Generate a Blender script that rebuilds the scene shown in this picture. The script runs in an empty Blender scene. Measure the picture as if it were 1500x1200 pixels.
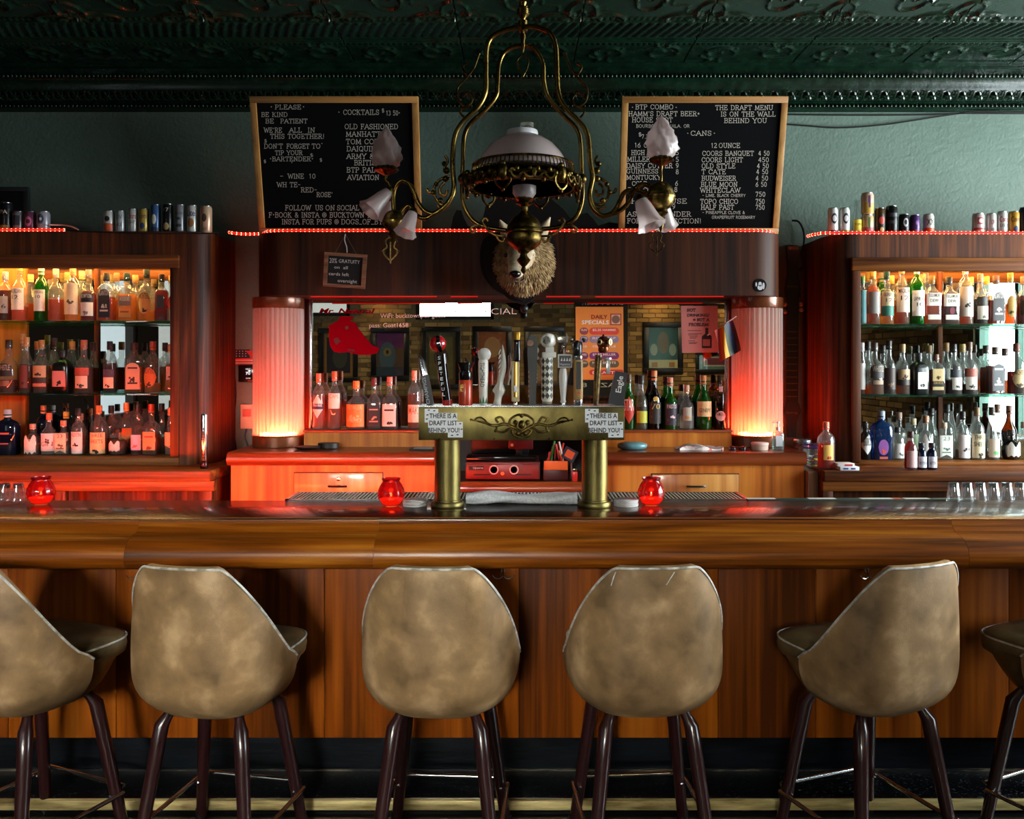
import bpy, bmesh, math, random
from mathutils import Vector, Matrix
random.seed(7)
PI = math.pi
sc = bpy.context.scene
C = sc.collection
# ------------------------------------------------------------------ camera
F, CX, CY, CH = 1300.0, 760.0, 530.0, 1.63
cam = bpy.data.objects.new('camera', bpy.data.cameras.new('camera'))
C.objects.link(cam); sc.camera = cam
cam.location = (0, 0, CH); cam.rotation_euler = (PI/2, 0, 0)
cam.data.sensor_width = 36; cam.data.lens = 36*F/1500
cam.data.shift_x = -10/1500; cam.data.shift_y = -70/1500
cam.data.clip_start = .05
# ------------------------------------------------------------------ world, windows, exposure
w = bpy.data.worlds.new('world'); sc.world = w; w.use_nodes = True
w.node_tree.nodes['Background'].inputs[0].default_value = (.75, .87, 1, 1)
w.node_tree.nodes['Background'].inputs[1].default_value = .03
vs = sc.view_settings
vs.view_transform = 'Standard'; vs.look = 'None'; vs.exposure = 0; vs.gamma = 1; vs.use_curve_mapping = False
sc.cycles.caustics_reflective = False; sc.cycles.caustics_refractive = False
sc.cycles.max_bounces = 10; sc.cycles.transparent_max_bounces = 24; sc.cycles.sample_clamp_indirect = 4
def area(name, loc, aim, sx, sy, power, col, spread=PI):
    l = bpy.data.lights.new(name, 'AREA'); l.shape = 'RECTANGLE'; l.size = sx; l.size_y = sy
    l.energy = power; l.color = col; l.spread = spread
    o = bpy.data.objects.new(name, l); C.objects.link(o); o.location = loc
    o.rotation_euler = (Vector(aim)-Vector(loc)).to_track_quat('-Z', 'Y').to_euler()
    return o
def point(name, loc, power, col, r=.02):
    l = bpy.data.lights.new(name, 'POINT'); l.energy = power; l.color = col; l.shadow_soft_size = r
    o = bpy.data.objects.new(name, l); C.objects.link(o); o.location = loc
    return o
ROOM_X, REAR, CEIL, WALL = 4.5, -5.1, 3.30, 5.12
# daylight and added fill lamps just outside the windows (window openings are built in the walls below)
area('daylight_street', (ROOM_X+.125, 2.05, 1.925), (0, 2.05, 1.925), 1.6, 2.05, 260, (.9, .96, 1))
area('daylight_corner', (ROOM_X+.125, 3.8, 1.925), (0, 3.8, 1.925), 1.8, 2.05, 440, (.95, .97, .96))  # unseen corner end of the street window, assumed from the lit wall
area('daylight_side', (-ROOM_X-.125, .025, 1.99), (0, .025, 1.99), .95, 2.02, 10, (.88, .95, 1))
area('daylight_rear', (-2.05, REAR-.13, 2.74), (-1.55, 2.9, .5), 3.3, .74, 54, (1, .95, .87), .48)  # assumed narrow beam through the rear transoms, aimed at the stools
area('transom_pane_glow', (-3.27, REAR-.12, 2.72), (-3.27, 0, 2.72), .8, .6, 1.6, (1, .95, .86))  # weak glow added so this transom shows pale in the mirror
area('fill_side_window', (-ROOM_X-.125, -2.1, 1.9), (0, -2.1, 1.9), 2.0, 1.9, 14, (1, .97, .92))  # weak fill lamp behind an added side window

# ------------------------------------------------------------------ helpers
def lin(h):
    v = [int(h[i:i+2], 16)/255 for i in (0, 2, 4)]
    return tuple(c/12.92 if c <= .04045 else ((c+.055)/1.055)**2.4 for c in v)
def SX(px, d): return (px-CX)*d/F
def SZ(py, d): return CH-(py-CY)*d/F
def W(px, py, d): return Vector((SX(px, d), d, SZ(py, d)))
def on_plane(px, py, p0, n):
    o = Vector((0, 0, CH)); r = Vector(((px-CX)/F, 1, (CY-py)/F))
    return o + r*((p0-o).dot(n)/r.dot(n))
def smooth(pts, k=5):
    pts = [Vector(p) for p in pts]; out = []
    for i in range(len(pts)-1):
        a = pts[max(i-1, 0)]; b = pts[i]; c = pts[i+1]; d = pts[min(i+2, len(pts)-1)]
        for j in range(k):
            t = j/k
            out.append(.5*((2*b)+(c-a)*t+(2*a-5*b+4*c-d)*t*t+(3*b-a-3*c+d)*t**3))
    out.append(pts[-1]); return out
def supr(a, b, n, t):
    c, s = math.cos(t), math.sin(t)
    return a*math.copysign(abs(c)**(2/n), c), b*math.copysign(abs(s)**(2/n), s)
class MB:
    def __init__(s): s.v = []; s.f = []
    def add(s, vs_, fs):
        k = len(s.v); s.v += [tuple(v) for v in vs_]; s.f += [tuple(i+k for i in f) for f in fs]; return s
    def box(s, x0, x1, y0, y1, z0, z1, bev=0, M=None):
        if bev:
            bm = bmesh.new(); bmesh.ops.create_cube(bm, size=1)
            for v in bm.verts: v.co = Vector((x0+(v.co.x+.5)*(x1-x0), y0+(v.co.y+.5)*(y1-y0), z0+(v.co.z+.5)*(z1-z0)))
            bmesh.ops.bevel(bm, geom=bm.edges[:], offset=bev, segments=2, affect='EDGES', profile=.5)
            bm.verts.index_update()
            vs_ = [v.co.copy() for v in bm.verts]; fs = [[v.index for v in f.verts] for f in bm.faces]; bm.free()
        else:
            vs_ = [Vector((x, y, z)) for z in (z0, z1) for y in (y0, y1) for x in (x0, x1)]
            fs = [(0, 2, 3, 1), (4, 5, 7, 6), (0, 1, 5, 4), (2, 6, 7, 3), (0, 4, 6, 2), (1, 3, 7, 5)]
        if M: vs_ = [M @ v for v in vs_]
        return s.add(vs_, fs)
    def lathe(s, prof, c=(0, 0, 0), seg=20, n=2, dep=1, M=None, fn=None):
        vs_ = []; fs = []; c = Vector(c)
        for r, z in prof:
            for j in range(seg):
                t = 2*PI*j/seg
                q = fn(r, z, t) if fn else r
                x, y = supr(q, q*dep, n, t)
                p = Vector((x, y, z)); vs_.append((M @ p if M else p)+c)
        m = len(prof)
        for i in range(m-1):
            for j in range(seg):
                fs.append((i*seg+j, i*seg+(j+1) % seg, (i+1)*seg+(j+1) % seg, (i+1)*seg+j))
        if prof[0][0] > 1e-5: fs.append(tuple(range(seg))[::-1])
        if prof[-1][0] > 1e-5: fs.append(tuple((m-1)*seg+j for j in range(seg)))
        return s.add(vs_, fs)
    def shell(s, prof, **k):
        s.lathe(prof, **k)
        seg = k.get('seg', 20); m = len(prof)
        s.f = [f for f in s.f if len(f) != seg or seg == 4]
        return s
    def tube(s, pts, r, seg=8, cap=True):
        pts = [Vector(p) for p in pts]; m = len(pts); vs_ = []; fs = []; up = None
        for i, p in enumerate(pts):
            t = (pts[min(i+1, m-1)]-pts[max(i-1, 0)])
            if t.length < 1e-9: t = Vector((0, 0, 1))
            t.normalize()
            if up is None:
                up = Vector((0, 0, 1)) if abs(t.z) < .9 else Vector((1, 0, 0))
            up = (up-t*up.dot(t)); up = up.normalized() if up.length > 1e-6 else t.orthogonal().normalized()
            b = t.cross(up); rr = r[i] if isinstance(r, (list, tuple)) else r
            for j in range(seg):
                a = 2*PI*j/seg; vs_.append(p+up*(rr*math.cos(a))+b*(rr*math.sin(a)))
        for i in range(m-1):
            for j in range(seg): fs.append((i*seg+j, i*seg+(j+1) % seg, (i+1)*seg+(j+1) % seg, (i+1)*seg+j))
        if cap: fs += [tuple(range(seg))[::-1], tuple((m-1)*seg+j for j in range(seg))]
        return s.add(vs_, fs)
    def ext(s, out, a, b, axis, caps=True):
        """outline extruded along an axis: x:(y,z)  y:(x,z)  z:(x,y)"""
        def mk(p, t): return {'x': (t, p[0], p[1]), 'y': (p[0], t, p[1]), 'z': (p[0], p[1], t)}[axis]
        m = len(out); vs_ = [mk(p, a) for p in out]+[mk(p, b) for p in out]
        fs = [(i, (i+1) % m, m+(i+1) % m, m+i) for i in range(m)]
        if caps: fs += [tuple(range(m))[::-1], tuple(range(m, 2*m))]
        return s.add(vs_, fs)
    def sphere(s, c, r, seg=14, ring=9, M=None, sz=1):
        prof = [(max(r*math.sin(PI*i/ring), 1e-6 if i in (0, ring) else 0), -r*sz*math.cos(PI*i/ring)) for i in range(ring+1)]
        return s.lathe(prof, c, seg, M=M)
    def grid(s, fn, nu, nv):
        vs_ = [fn(i/nu, j/nv) for j in range(nv+1) for i in range(nu+1)]
        fs = [(j*(nu+1)+i, j*(nu+1)+i+1, (j+1)*(nu+1)+i+1, (j+1)*(nu+1)+i) for j in range(nv) for i in range(nu)]
        return s.add(vs_, fs)
ORG = {}
def org(o):
    while o.parent: o = o.parent
    return ORG.get(o.name, Vector())
def link(name, mb, mat, parent=None, sharp=35, kind=None):
    me = bpy.data.meshes.new(name); o0 = org(parent) if parent else Vector()
    me.from_pydata([Vector(v)-o0 for v in mb.v], [], mb.f)
    bm = bmesh.new(); bm.from_mesh(me); bmesh.ops.recalc_face_normals(bm, faces=bm.faces[:]); bm.to_mesh(me); bm.free()
    if sharp:
        me.polygons.foreach_set('use_smooth', [True]*len(me.polygons)); me.set_sharp_from_angle(angle=math.radians(sharp))
    o = bpy.data.objects.new(name, me); C.objects.link(o)
    if mat: me.materials.append(mat)
    if parent: o.parent = parent
    if kind: o['kind'] = kind
    return o
def share(name, src, parent, loc=(0, 0, 0), rz=0):
    o = bpy.data.objects.new(name, src.data); C.objects.link(o); o.parent = parent
    o.location = Vector(loc); o.rotation_euler = (0, 0, rz); return o
def tag(o, label, cat, group=None):
    o['label'] = label; o['category'] = cat
    if group: o['group'] = group
    return o
def thing(name, label, cat, loc=(0, 0, 0), group=None):
    o = bpy.data.objects.new(name, None); C.objects.link(o); o.location = loc; o.empty_display_size = .05
    ORG[o.name] = Vector(loc); return tag(o, label, cat, group)
def single(name, mb, mat, label, cat, group=None, sharp=35):
    return tag(link(name, mb, mat, None, sharp), label, cat, group)
def struct(name, mb, mat, parent=None, sharp=35): return link(name, mb, mat, parent, sharp, None if parent else 'structure')

# ------------------------------------------------------------------ materials
MC = {}
def nmat(key):
    m = bpy.data.materials.new(key); m.use_nodes = True; nt = m.node_tree
    return m, nt, nt.nodes['Principled BSDF'], nt.nodes['Material Output']
def N(nt, t, **k):
    n = nt.nodes.new(t)
    for a, b in k.items(): setattr(n, a, b)
    return n
def P(h, rough=.5, metal=0, coat=0, spec=.5):
    key = ('P', h, rough, metal, coat, spec)
    if key not in MC:
        m, nt, b, _ = nmat('paint_'+h)
        b.inputs['Base Color'].default_value = (*lin(h), 1); b.inputs['Roughness'].default_value = rough
        b.inputs['Metallic'].default_value = metal; b.inputs['Coat Weight'].default_value = coat
        b.inputs['Specular IOR Level'].default_value = spec
        MC[key] = m
    return MC[key]
def noisy(name, h1, h2, scale=(8, 8, 8), rough=.5, bump=.1, detail=6, lo=.35, hi=.65, coat=0, metal=0, h3=None, coatr=.08, rvar=0, dist=.02):
    m, nt, b, _ = nmat(name)
    tc = N(nt, 'ShaderNodeTexCoord'); mp = N(nt, 'ShaderNodeMapping'); nz = N(nt, 'ShaderNodeTexNoise'); cr = N(nt, 'ShaderNodeValToRGB')
    mp.inputs['Scale'].default_value = scale; nz.inputs['Scale'].default_value = 1; nz.inputs['Detail'].default_value = detail
    nz.inputs['Roughness'].default_value = .62
    L = nt.links.new
    L(tc.outputs['Object'], mp.inputs[0]); L(mp.outputs[0], nz.inputs[0]); L(nz.outputs[0], cr.inputs[0])
    e = cr.color_ramp.elements; e[0].position = lo; e[0].color = (*lin(h1), 1); e[1].position = hi; e[1].color = (*lin(h2), 1)
    if h3: x = e.new((lo+hi)/2); x.color = (*lin(h3), 1)
    L(cr.outputs[0], b.inputs['Base Color'])
    b.inputs['Roughness'].default_value = rough; b.inputs['Metallic'].default_value = metal
    b.inputs['Coat Weight'].default_value = coat; b.inputs['Coat Roughness'].default_value = coatr
    if rvar:
        mr = N(nt, 'ShaderNodeMapRange'); mr.inputs[3].default_value = rough-rvar; mr.inputs[4].default_value = rough+rvar
        L(nz.outputs[0], mr.inputs[0]); L(mr.outputs[0], b.inputs['Roughness'])
    if bump:
        bp = N(nt, 'ShaderNodeBump'); bp.inputs['Strength'].default_value = bump; bp.inputs['Distance'].default_value = dist
        L(nz.outputs[0], bp.inputs['Height']); L(bp.outputs[0], b.inputs['Normal'])
    return m
def wood(name, dark, mid, light, axis='x', fine=1.0, rough=.35, coat=.3, vary=.0, coatr=.1, bump=.05, spec=.5):
    """long streaks along axis plus broad tone bands"""
    m, nt, b, _ = nmat(name); L = nt.links.new
    tc = N(nt, 'ShaderNodeTexCoord'); mp = N(nt, 'ShaderNodeMapping'); mp2 = N(nt, 'ShaderNodeMapping')
    s1 = {'x': (1.6, 60, 60), 'z': (60, 60, 1.6)}[axis]; s2 = {'x': (.7, 9, 9), 'z': (9, 9, .7)}[axis]
    mp.inputs['Scale'].default_value = [q*fine for q in s1]; mp2.inputs['Scale'].default_value = [q*fine for q in s2]
    n1 = N(nt, 'ShaderNodeTexNoise'); n2 = N(nt, 'ShaderNodeTexNoise')
    for n in (n1, n2): n.inputs['Scale'].default_value = 1; n.inputs['Detail'].default_value = 5
    n2.inputs['Distortion'].default_value = 1.2
    oi = N(nt, 'ShaderNodeObjectInfo'); ad = N(nt, 'ShaderNodeVectorMath', operation='ADD')
    cb = N(nt, 'ShaderNodeCombineXYZ'); mu = N(nt, 'ShaderNodeMath', operation='MULTIPLY'); mu.inputs[1].default_value = 37
    L(oi.outputs['Random'], mu.inputs[0]); L(mu.outputs[0], cb.inputs[0]); L(mu.outputs[0], cb.inputs[2])
    L(tc.outputs['Object'], ad.inputs[0]); L(cb.outputs[0], ad.inputs[1])
    L(ad.outputs[0], mp.inputs[0]); L(ad.outputs[0], mp2.inputs[0]); L(mp.outputs[0], n1.inputs[0]); L(mp2.outputs[0], n2.inputs[0])
    mx = N(nt, 'ShaderNodeMath', operation='MULTIPLY_ADD'); mx.inputs[1].default_value = .45
    m3 = N(nt, 'ShaderNodeMath', operation='MULTIPLY'); m3.inputs[1].default_value = .62
    L(n2.outputs[0], m3.inputs[0]); L(n1.outputs[0], mx.inputs[0]); L(m3.outputs[0], mx.inputs[2])
    src = mx.outputs[0]
    if vary:
        va = N(nt, 'ShaderNodeMath', operation='MULTIPLY_ADD'); va.inputs[1].default_value = vary; 
        sb = N(nt, 'ShaderNodeMath', operation='SUBTRACT'); sb.inputs[1].default_value = vary/2
        L(oi.outputs['Random'], va.inputs[0]); L(src, va.inputs[2]); L(va.outputs[0], sb.inputs[0]); src = sb.outputs[0]
    cr = N(nt, 'ShaderNodeValToRGB'); e = cr.color_ramp.elements
    e[0].position = .38; e[0].color = (*lin(dark), 1); e[1].position = .70; e[1].color = (*lin(light), 1)
    x = e.new(.53); x.color = (*lin(mid), 1)
    L(src, cr.inputs[0]); L(cr.outputs[0], b.inputs['Base Color'])
    b.inputs['Roughness'].default_value = rough; b.inputs['Coat Weight'].default_value = coat; b.inputs['Coat Roughness'].default_value = coatr; b.inputs['Specular IOR Level'].default_value = spec
    bp = N(nt, 'ShaderNodeBump'); bp.inputs['Strength'].default_value = bump; bp.inputs['Distance'].default_value = .01
    L(n1.outputs[0], bp.inputs['Height']); L(bp.outputs[0], b.inputs['Normal'])
    return m
def emit(name, h, st, base=None):
    m, nt, b, _ = nmat(name)
    b.inputs['Base Color'].default_value = (*lin(base or h), 1)
    b.inputs['Emission Color'].default_value = (*lin(h), 1); b.inputs['Emission Strength'].default_value = st
    return m
def thin_glass(name, h, gloss=1.0, rough=.02, body=0, bodyh='ffffff'):
    """thin-walled glass: tinted see-through with fresnel reflection, optional milky body"""
    m, nt, b, out = nmat(name); nt.nodes.remove(b); L = nt.links.new
    tr = N(nt, 'ShaderNodeBsdfTransparent'); tr.inputs[0].default_value = (*lin(h), 1)
    gl = N(nt, 'ShaderNodeBsdfGlossy'); gl.inputs['Roughness'].default_value = rough
    fr = N(nt, 'ShaderNodeFresnel'); ior = 1.45+.3*gloss
    ge = N(nt, 'ShaderNodeNewGeometry'); mr = N(nt, 'ShaderNodeMapRange'); mr.inputs[3].default_value = ior; mr.inputs[4].default_value = 1/ior
    L(ge.outputs['Backfacing'], mr.inputs[0]); L(mr.outputs[0], fr.inputs[0])   # thin wall: same reflection from both sides
    mx = N(nt, 'ShaderNodeMixShader'); L(fr.outputs[0], mx.inputs[0])
    src = tr.outputs[0]
    if body:
        df = N(nt, 'ShaderNodeBsdfDiffuse'); tl = N(nt, 'ShaderNodeBsdfTranslucent'); m2 = N(nt, 'ShaderNodeMixShader'); m3 = N(nt, 'ShaderNodeMixShader')
        df.inputs[0].default_value = tl.inputs[0].default_value = (*lin(bodyh), 1); m2.inputs[0].default_value = .5; m3.inputs[0].default_value = body
        L(df.outputs[0], m2.inputs[1]); L(tl.outputs[0], m2.inputs[2]); L(src, m3.inputs[1]); L(m2.outputs[0], m3.inputs[2]); src = m3.outputs[0]
    L(src, mx.inputs[1]); L(gl.outputs[0], mx.inputs[2]); L(mx.outputs[0], out.inputs[0])
    return m
LQ = {}
def liquid(h):
    if h not in LQ:
        m, nt, b, out = nmat('liquid_'+h); nt.nodes.remove(b); L = nt.links.new
        rf = N(nt, 'ShaderNodeBsdfTransparent'); rf.inputs[0].default_value = (*lin(h), 1)
        tl = N(nt, 'ShaderNodeBsdfTranslucent'); tl.inputs[0].default_value = (*lin(h), 1)
        df = N(nt, 'ShaderNodeBsdfDiffuse'); df.inputs[0].default_value = (*lin(h), 1)
        a = N(nt, 'ShaderNodeMixShader'); a.inputs[0].default_value = .2; c = N(nt, 'ShaderNodeMixShader'); c.inputs[0].default_value = .4
        L(tl.outputs[0], a.inputs[1]); L(df.outputs[0], a.inputs[2]); L(rf.outputs[0], c.inputs[1]); L(a.outputs[0], c.inputs[2]); L(c.outputs[0], out.inputs[0])
        LQ[h] = m
    return LQ[h]
M_CAB = wood('dark_oak_upright', '1c0b04', '4e240d', '7a4014', 'z', 1, .5, .0, spec=.2)
M_CABX = wood('dark_oak_along', '271005', '613212', '95591f', 'x', 1, .5, .0, spec=.2)
M_HOOD = wood('walnut_veneer', '1a0a04', '38180a', '52280f', 'z', .8, .5, .0, coatr=.2, spec=.18)
M_BACKTOP = wood('cherry_counter', '4a1c0a', '7e3716', 'a8562a', 'x', .6, .3, .5)
M_BACKFRONT = wood('maple_panel', '8a4512', 'c06a20', 'dc8c34', 'z', .5, .45, .05, spec=.3)
M_BARTOP = wood('bar_top_varnish', '120703', '28120a', '3f1f0d', 'x', .7, .24, .4, coatr=.07, bump=.06, spec=.5)
M_RAIL = wood('bar_rail_varnish', '421e05', '8a460a', 'b8701e', 'x', 1.1, .33, .1, coatr=.14, bump=.08, spec=.3)
M_PANEL = wood('bar_front_veneer', '552706', '8c440a', 'b06015', 'z', .6, .5, .0, vary=.2, spec=.12)
M_MIRROR = P('c9cdca', .0, 1)
M_MIRROR.node_tree.nodes['Principled BSDF'].inputs['Roughness'].default_value = .004
M_BRASS = noisy('aged_brass', '4e3f1c', '8f7840', (9, 9, 5), .27, .04, metal=1, rvar=.08, h3='70592a')
M_BRASST = noisy('brushed_tower_brass', '524829', '857847', (9, 9, 5), .4, .03, metal=1, rvar=.08, h3='766a40')
M_BRASSD = noisy('dark_cast_brass', '241b0b', '76602f', (38, 38, 38), .32, .35, metal=1, dist=.006)
M_TIN = noisy('green_tin', '06180f', '0e2a1c', (14, 14, 14), .26, .12, coat=.2, rvar=.08)
M_CHROME = P('eceef0', .16, 1)
M_STEEL = P('b9bcc0', .25, 1)
M_BLACK = P('0b0b0c', .45)
M_BLACKG = P('08080a', .15, coat=.5)
M_WHITE = P('eeeae2', .6)
M_LETTER = P('cfc5ba', .6)
G_CLEAR = thin_glass('clear_glass', 'eef2f0', 1, .02, .085)
GLASS = {'clear': G_CLEAR, 'green': thin_glass('green_glass', '6cb545', 1, .02, .3, '2f9a2e'), 'blue': thin_glass('blue_glass', '5f8fc4', body=.45, bodyh='2a4f86'),
         'navy': thin_glass('navy_glass', '2b3f66', body=.6, bodyh='16284a'), 'black': P('0a0a0b', .3, coat=.4), 'brown': thin_glass('brown_glass', '6b3a14'),
         'smoke': thin_glass('smoky_glass', 'b9b4a8')}
G_FROST = thin_glass('frosted_glass', 'd8cfd0', .3, .3, .8, 'e2d2cf')
G_SHELF = thin_glass('shelf_glass', 'a8d8c4', 1, .01, .12, '1f6d55')
G_PANE = thin_glass('window_pane_glass', 'f4f8f8', .6)
M_ROPE = emit('red_rope_tube', 'ff2414', 1.0, '5a0d08')
M_BULB = emit('rope_bulb', 'ff9070', 8)

# ------------------------------------------------------------------ lettering
_tc = {}
def tmesh(s, spacing=1.0, bold=0):
    k = (s, spacing, bold)
    if k not in _tc:
        cu = bpy.data.curves.new('t', 'FONT'); cu.body = s; cu.resolution_u = 2; cu.space_character = spacing; cu.offset = bold
        o = bpy.data.objects.new('t', cu); C.objects.link(o)
        dg = bpy.context.evaluated_depsgraph_get(); me = o.evaluated_get(dg).to_mesh()
        vs_ = [(v.co.x, v.co.y) for v in me.vertices]; fs = [tuple(p.vertices) for p in me.polygons]
        bpy.data.objects.remove(o); bpy.data.curves.remove(cu)
        _tc[k] = (vs_, fs)
    return _tc[k]
def put_text(mb, s, fn, x0, x1, y0, h, bold=0, align=None):
    """text fitted between x0..x1 on baseline y0 with cap height h; fn maps (x,y) to 3D"""
    vs_, fs = tmesh(s, 1.0, bold)
    if not vs_: return
    a = min(v[0] for v in vs_); b = max(v[0] for v in vs_); kx = (x1-x0)/max(b-a, 1e-4); ky = h/.69
    mb.add([fn(x0+(v[0]-a)*kx, y0+v[1]*ky) for v in vs_], fs)
def arc(cx, cy, rx, ry, a0, a1, n=9):
    return [(cx+rx*math.cos(math.radians(a0+(a1-a0)*i/n)), cy+ry*math.sin(math.radians(a0+(a1-a0)*i/n))) for i in range(n+1)]
GL = {
 'A': (.8, [[(0, 0), (.4, 1), (.8, 0)], [(.15, .36), (.65, .36)]]),
 'B': (.7, [[(.12, 0), (.12, 1)], [(.0, 1), (.42, 1)]+arc(.42, .77, .2, .23, 90, -90, 6)+[(.12, .54)], [(.42, .54)]+arc(.42, .27, .25, .27, 90, -90, 6)+[(0, 0)]]),
 'C': (.75, [[(.72, .74)]+arc(.38, .5, .36, .5, 45, 315)+[(.72, .26)], [(.72, .95), (.72, .7)]]),
 'D': (.8, [[(.12, 0), (.12, 1)], [(0, 1), (.35, 1)]+arc(.35, .5, .4, .5, 90, -90, 8)+[(0, 0)]]),
 'E': (.7, [[(.12, 0), (.12, 1)], [(0, 1), (.62, 1), (.62, .8)], [(.12, .52), (.45, .52)], [(.45, .64), (.45, .4)], [(0, 0), (.66, 0), (.66, .22)]]),
 'F': (.65, [[(.12, 0), (.12, 1)], [(0, 1), (.6, 1), (.6, .8)], [(.12, .52), (.45, .52)], [(.45, .64), (.45, .4)]]),
 'G': (.8, [[(.7, .76)]+arc(.38, .5, .36, .5, 45, 315)+[(.7, .4), (.48, .4)], [(.7, .95), (.7, .72)]]),
 'H': (.8, [[(.12, 0), (.12, 1)], [(.68, 0), (.68, 1)], [(.12, .52), (.68, .52)]]),
 'I': (.3, [[(.15, 0), (.15, 1)]]), 'J': (.55, [[(.4, 1), (.4, .25)]+arc(.22, .22, .18, .22, 0, -170, 6)]),
 'K': (.8, [[(.12, 0), (.12, 1)], [(.68, 1), (.12, .45)], [(.3, .62), (.7, 0)]]),
 'L': (.65, [[(.12, 0), (.12, 1)], [(0, 0), (.6, 0), (.6, .24)]]),
 'M': (.95, [[(.1, 0), (.12, 1), (.47, .12), (.83, 1), (.85, 0)]]), 'N': (.8, [[(.12, 0), (.12, 1), (.68, 0), (.68, 1)]]),
 'O': (.82, [arc(.41, .5, .37, .5, 0, 360, 16)]), 'P': (.68, [[(.12, 0), (.12, 1)], [(0, 1), (.4, 1)]+arc(.4, .74, .24, .26, 90, -90, 6)+[(.12, .48)]]),
 'Q': (.82, [arc(.41, .5, .37, .5, 0, 360, 16), [(.45, .25), (.78, -.1)]]),
 'R': (.75, [[(.12, 0), (.12, 1)], [(0, 1), (.4, 1)]+arc(.4, .75, .22, .25, 90, -90, 6)+[(.12, .5)], [(.38, .5), (.68, 0)]]),
 'S': (.62, [arc(.31, .75, .25, .25, 30, 270, 8)+arc(.31, .25, .27, .25, 90, -150, 8), [(.55, .97), (.55, .72)], [(.05, .03), (.05, .3)]]),
 'T': (.72, [[(.36, 0), (.36, 1)], [(.02, .76), (.02, 1), (.7, 1), (.7, .76)]]),
 'U': (.8, [[(.12, 1), (.12, .35)]+arc(.4, .32, .28, .32, 180, 360, 8)+[(.68, .35), (.68, 1)]]),
 'V': (.8, [[(0, 1), (.4, 0), (.8, 1)]]), 'W': (1.05, [[(0, 1), (.27, 0), (.52, .9), (.78, 0), (1.05, 1)]]),
 'X': (.8, [[(.05, 1), (.72, 0)], [(.72, 1), (.05, 0)]]), 'Y': (.78, [[(.02, 1), (.39, .48), (.76, 1)], [(.39, .48), (.39, 0)]]),
 'Z': (.7, [[(.05, .78), (.05, 1), (.62, 1), (.03, 0), (.65, 0), (.65, .24)]]),
 '0': (.6, [arc(.3, .5, .25, .5, 0, 360, 14)]), '1': (.4, [[(.05, .8), (.2, 1), (.2, 0)]]),
 '2': (.6, [arc(.3, .74, .24, .26, 160, -30, 6)+[(.05, 0), (.55, 0), (.55, .15)]]), '3': (.6, [arc(.28, .76, .22, .24, 150, -80, 7)+arc(.28, .27, .25, .27, 85, -150, 8)]),
 '4': (.62, [[(.42, 0), (.42, 1), (.03, .3), (.6, .3)]]), '5': (.6, [[(.52, 1), (.12, 1), (.1, .58)]+arc(.28, .32, .26, .32, 110, -150, 8)]),
 '6': (.6, [[(.48, 1), (.15, .6)]+arc(.3, .3, .25, .3, 150, 510, 12)]), '7': (.58, [[(.05, .85), (.05, 1), (.53, 1), (.2, 0)]]),
 '8': (.6, [arc(.3, .75, .21, .25, 0, 360, 10), arc(.3, .26, .26, .26, 0, 360, 10)]), '9': (.6, [arc(.3, .7, .25, .3, 0, 360, 12), [(.55, .7), (.48, .3), (.15, 0)]]),
 '!': (.3, [[(.15, .3), (.15, 1)], [(.15, 0), (.15, .1)]]), '.': (.25, [[(.12, 0), (.12, .1)]]), ',': (.25, [[(.12, .1), (.08, -.15)]]),
 "'": (.25, [[(.14, 1), (.1, .75)]]), '-': (.5, [[(.05, .5), (.45, .5)]]), '_': (.5, [[(.0, 0), (.5, 0)]]), '*': (.4, [[(.2, .65), (.2, .45)], [(.1, .55), (.3, .55)]]),
 '+': (.5, [[(.05, .5), (.45, .5)], [(.25, .3), (.25, .75)]]), '$': (.62, [arc(.31, .72, .22, .2, 30, 270, 8)+arc(.31, .3, .24, .22, 90, -150, 8), [(.31, 1.05), (.31, -.05)]]),
 '&': (.8, [[(.75, 0), (.2, .75)]+arc(.36, .8, .17, .19, 200, -60, 7)+[(.12, .35)]+arc(.34, .24, .25, .24, 160, 340, 7)+[(.72, .5)]]),
 '@': (.9, [arc(.45, .5, .42, .48, -50, 300, 16), arc(.45, .5, .17, .22, 0, 360, 8)]),
}
def serif_text(mb, s, fn, x0, x1, y0, h, sw=.09, serif=True):
    gap = .16; tot = sum(GL[c][0]+gap if c != ' ' else .55 for c in s)-gap
    k = (x1-x0)/tot; x = 0
    def seg(a, b):
        dx, dy = (b[0]-a[0])*k, (b[1]-a[1])*h; l = math.hypot(dx, dy) or 1; t = sw*h/2; nx, ny = -dy/l*t, dx/l*t
        ax, ay, bx_, by = x0+a[0]*k-dx/l*t*.6, y0+a[1]*h-dy/l*t*.6, x0+b[0]*k+dx/l*t*.6, y0+b[1]*h+dy/l*t*.6
        mb.add([fn(ax+nx, ay+ny), fn(ax-nx, ay-ny), fn(bx_-nx, by-ny), fn(bx_+nx, by+ny)], [(0, 1, 2, 3)])
    for c in s:
        if c == ' ': x += .55; continue
        wd, pls = GL[c]
        for pl in pls:
            q = [(p[0]+x, p[1]) for p in pl]
            for a, b in zip(q, q[1:]): seg(a, b)
            if serif and c.isalpha():
                for e, o in ((q[0], q[1]), (q[-1], q[-2])):
                    if e[1] in (0, 1) and abs(e[1]-o[1]) > abs(e[0]-o[0]): seg((e[0]-.14, e[1]), (e[0]+.14, e[1]))
        x += wd+gap
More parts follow.
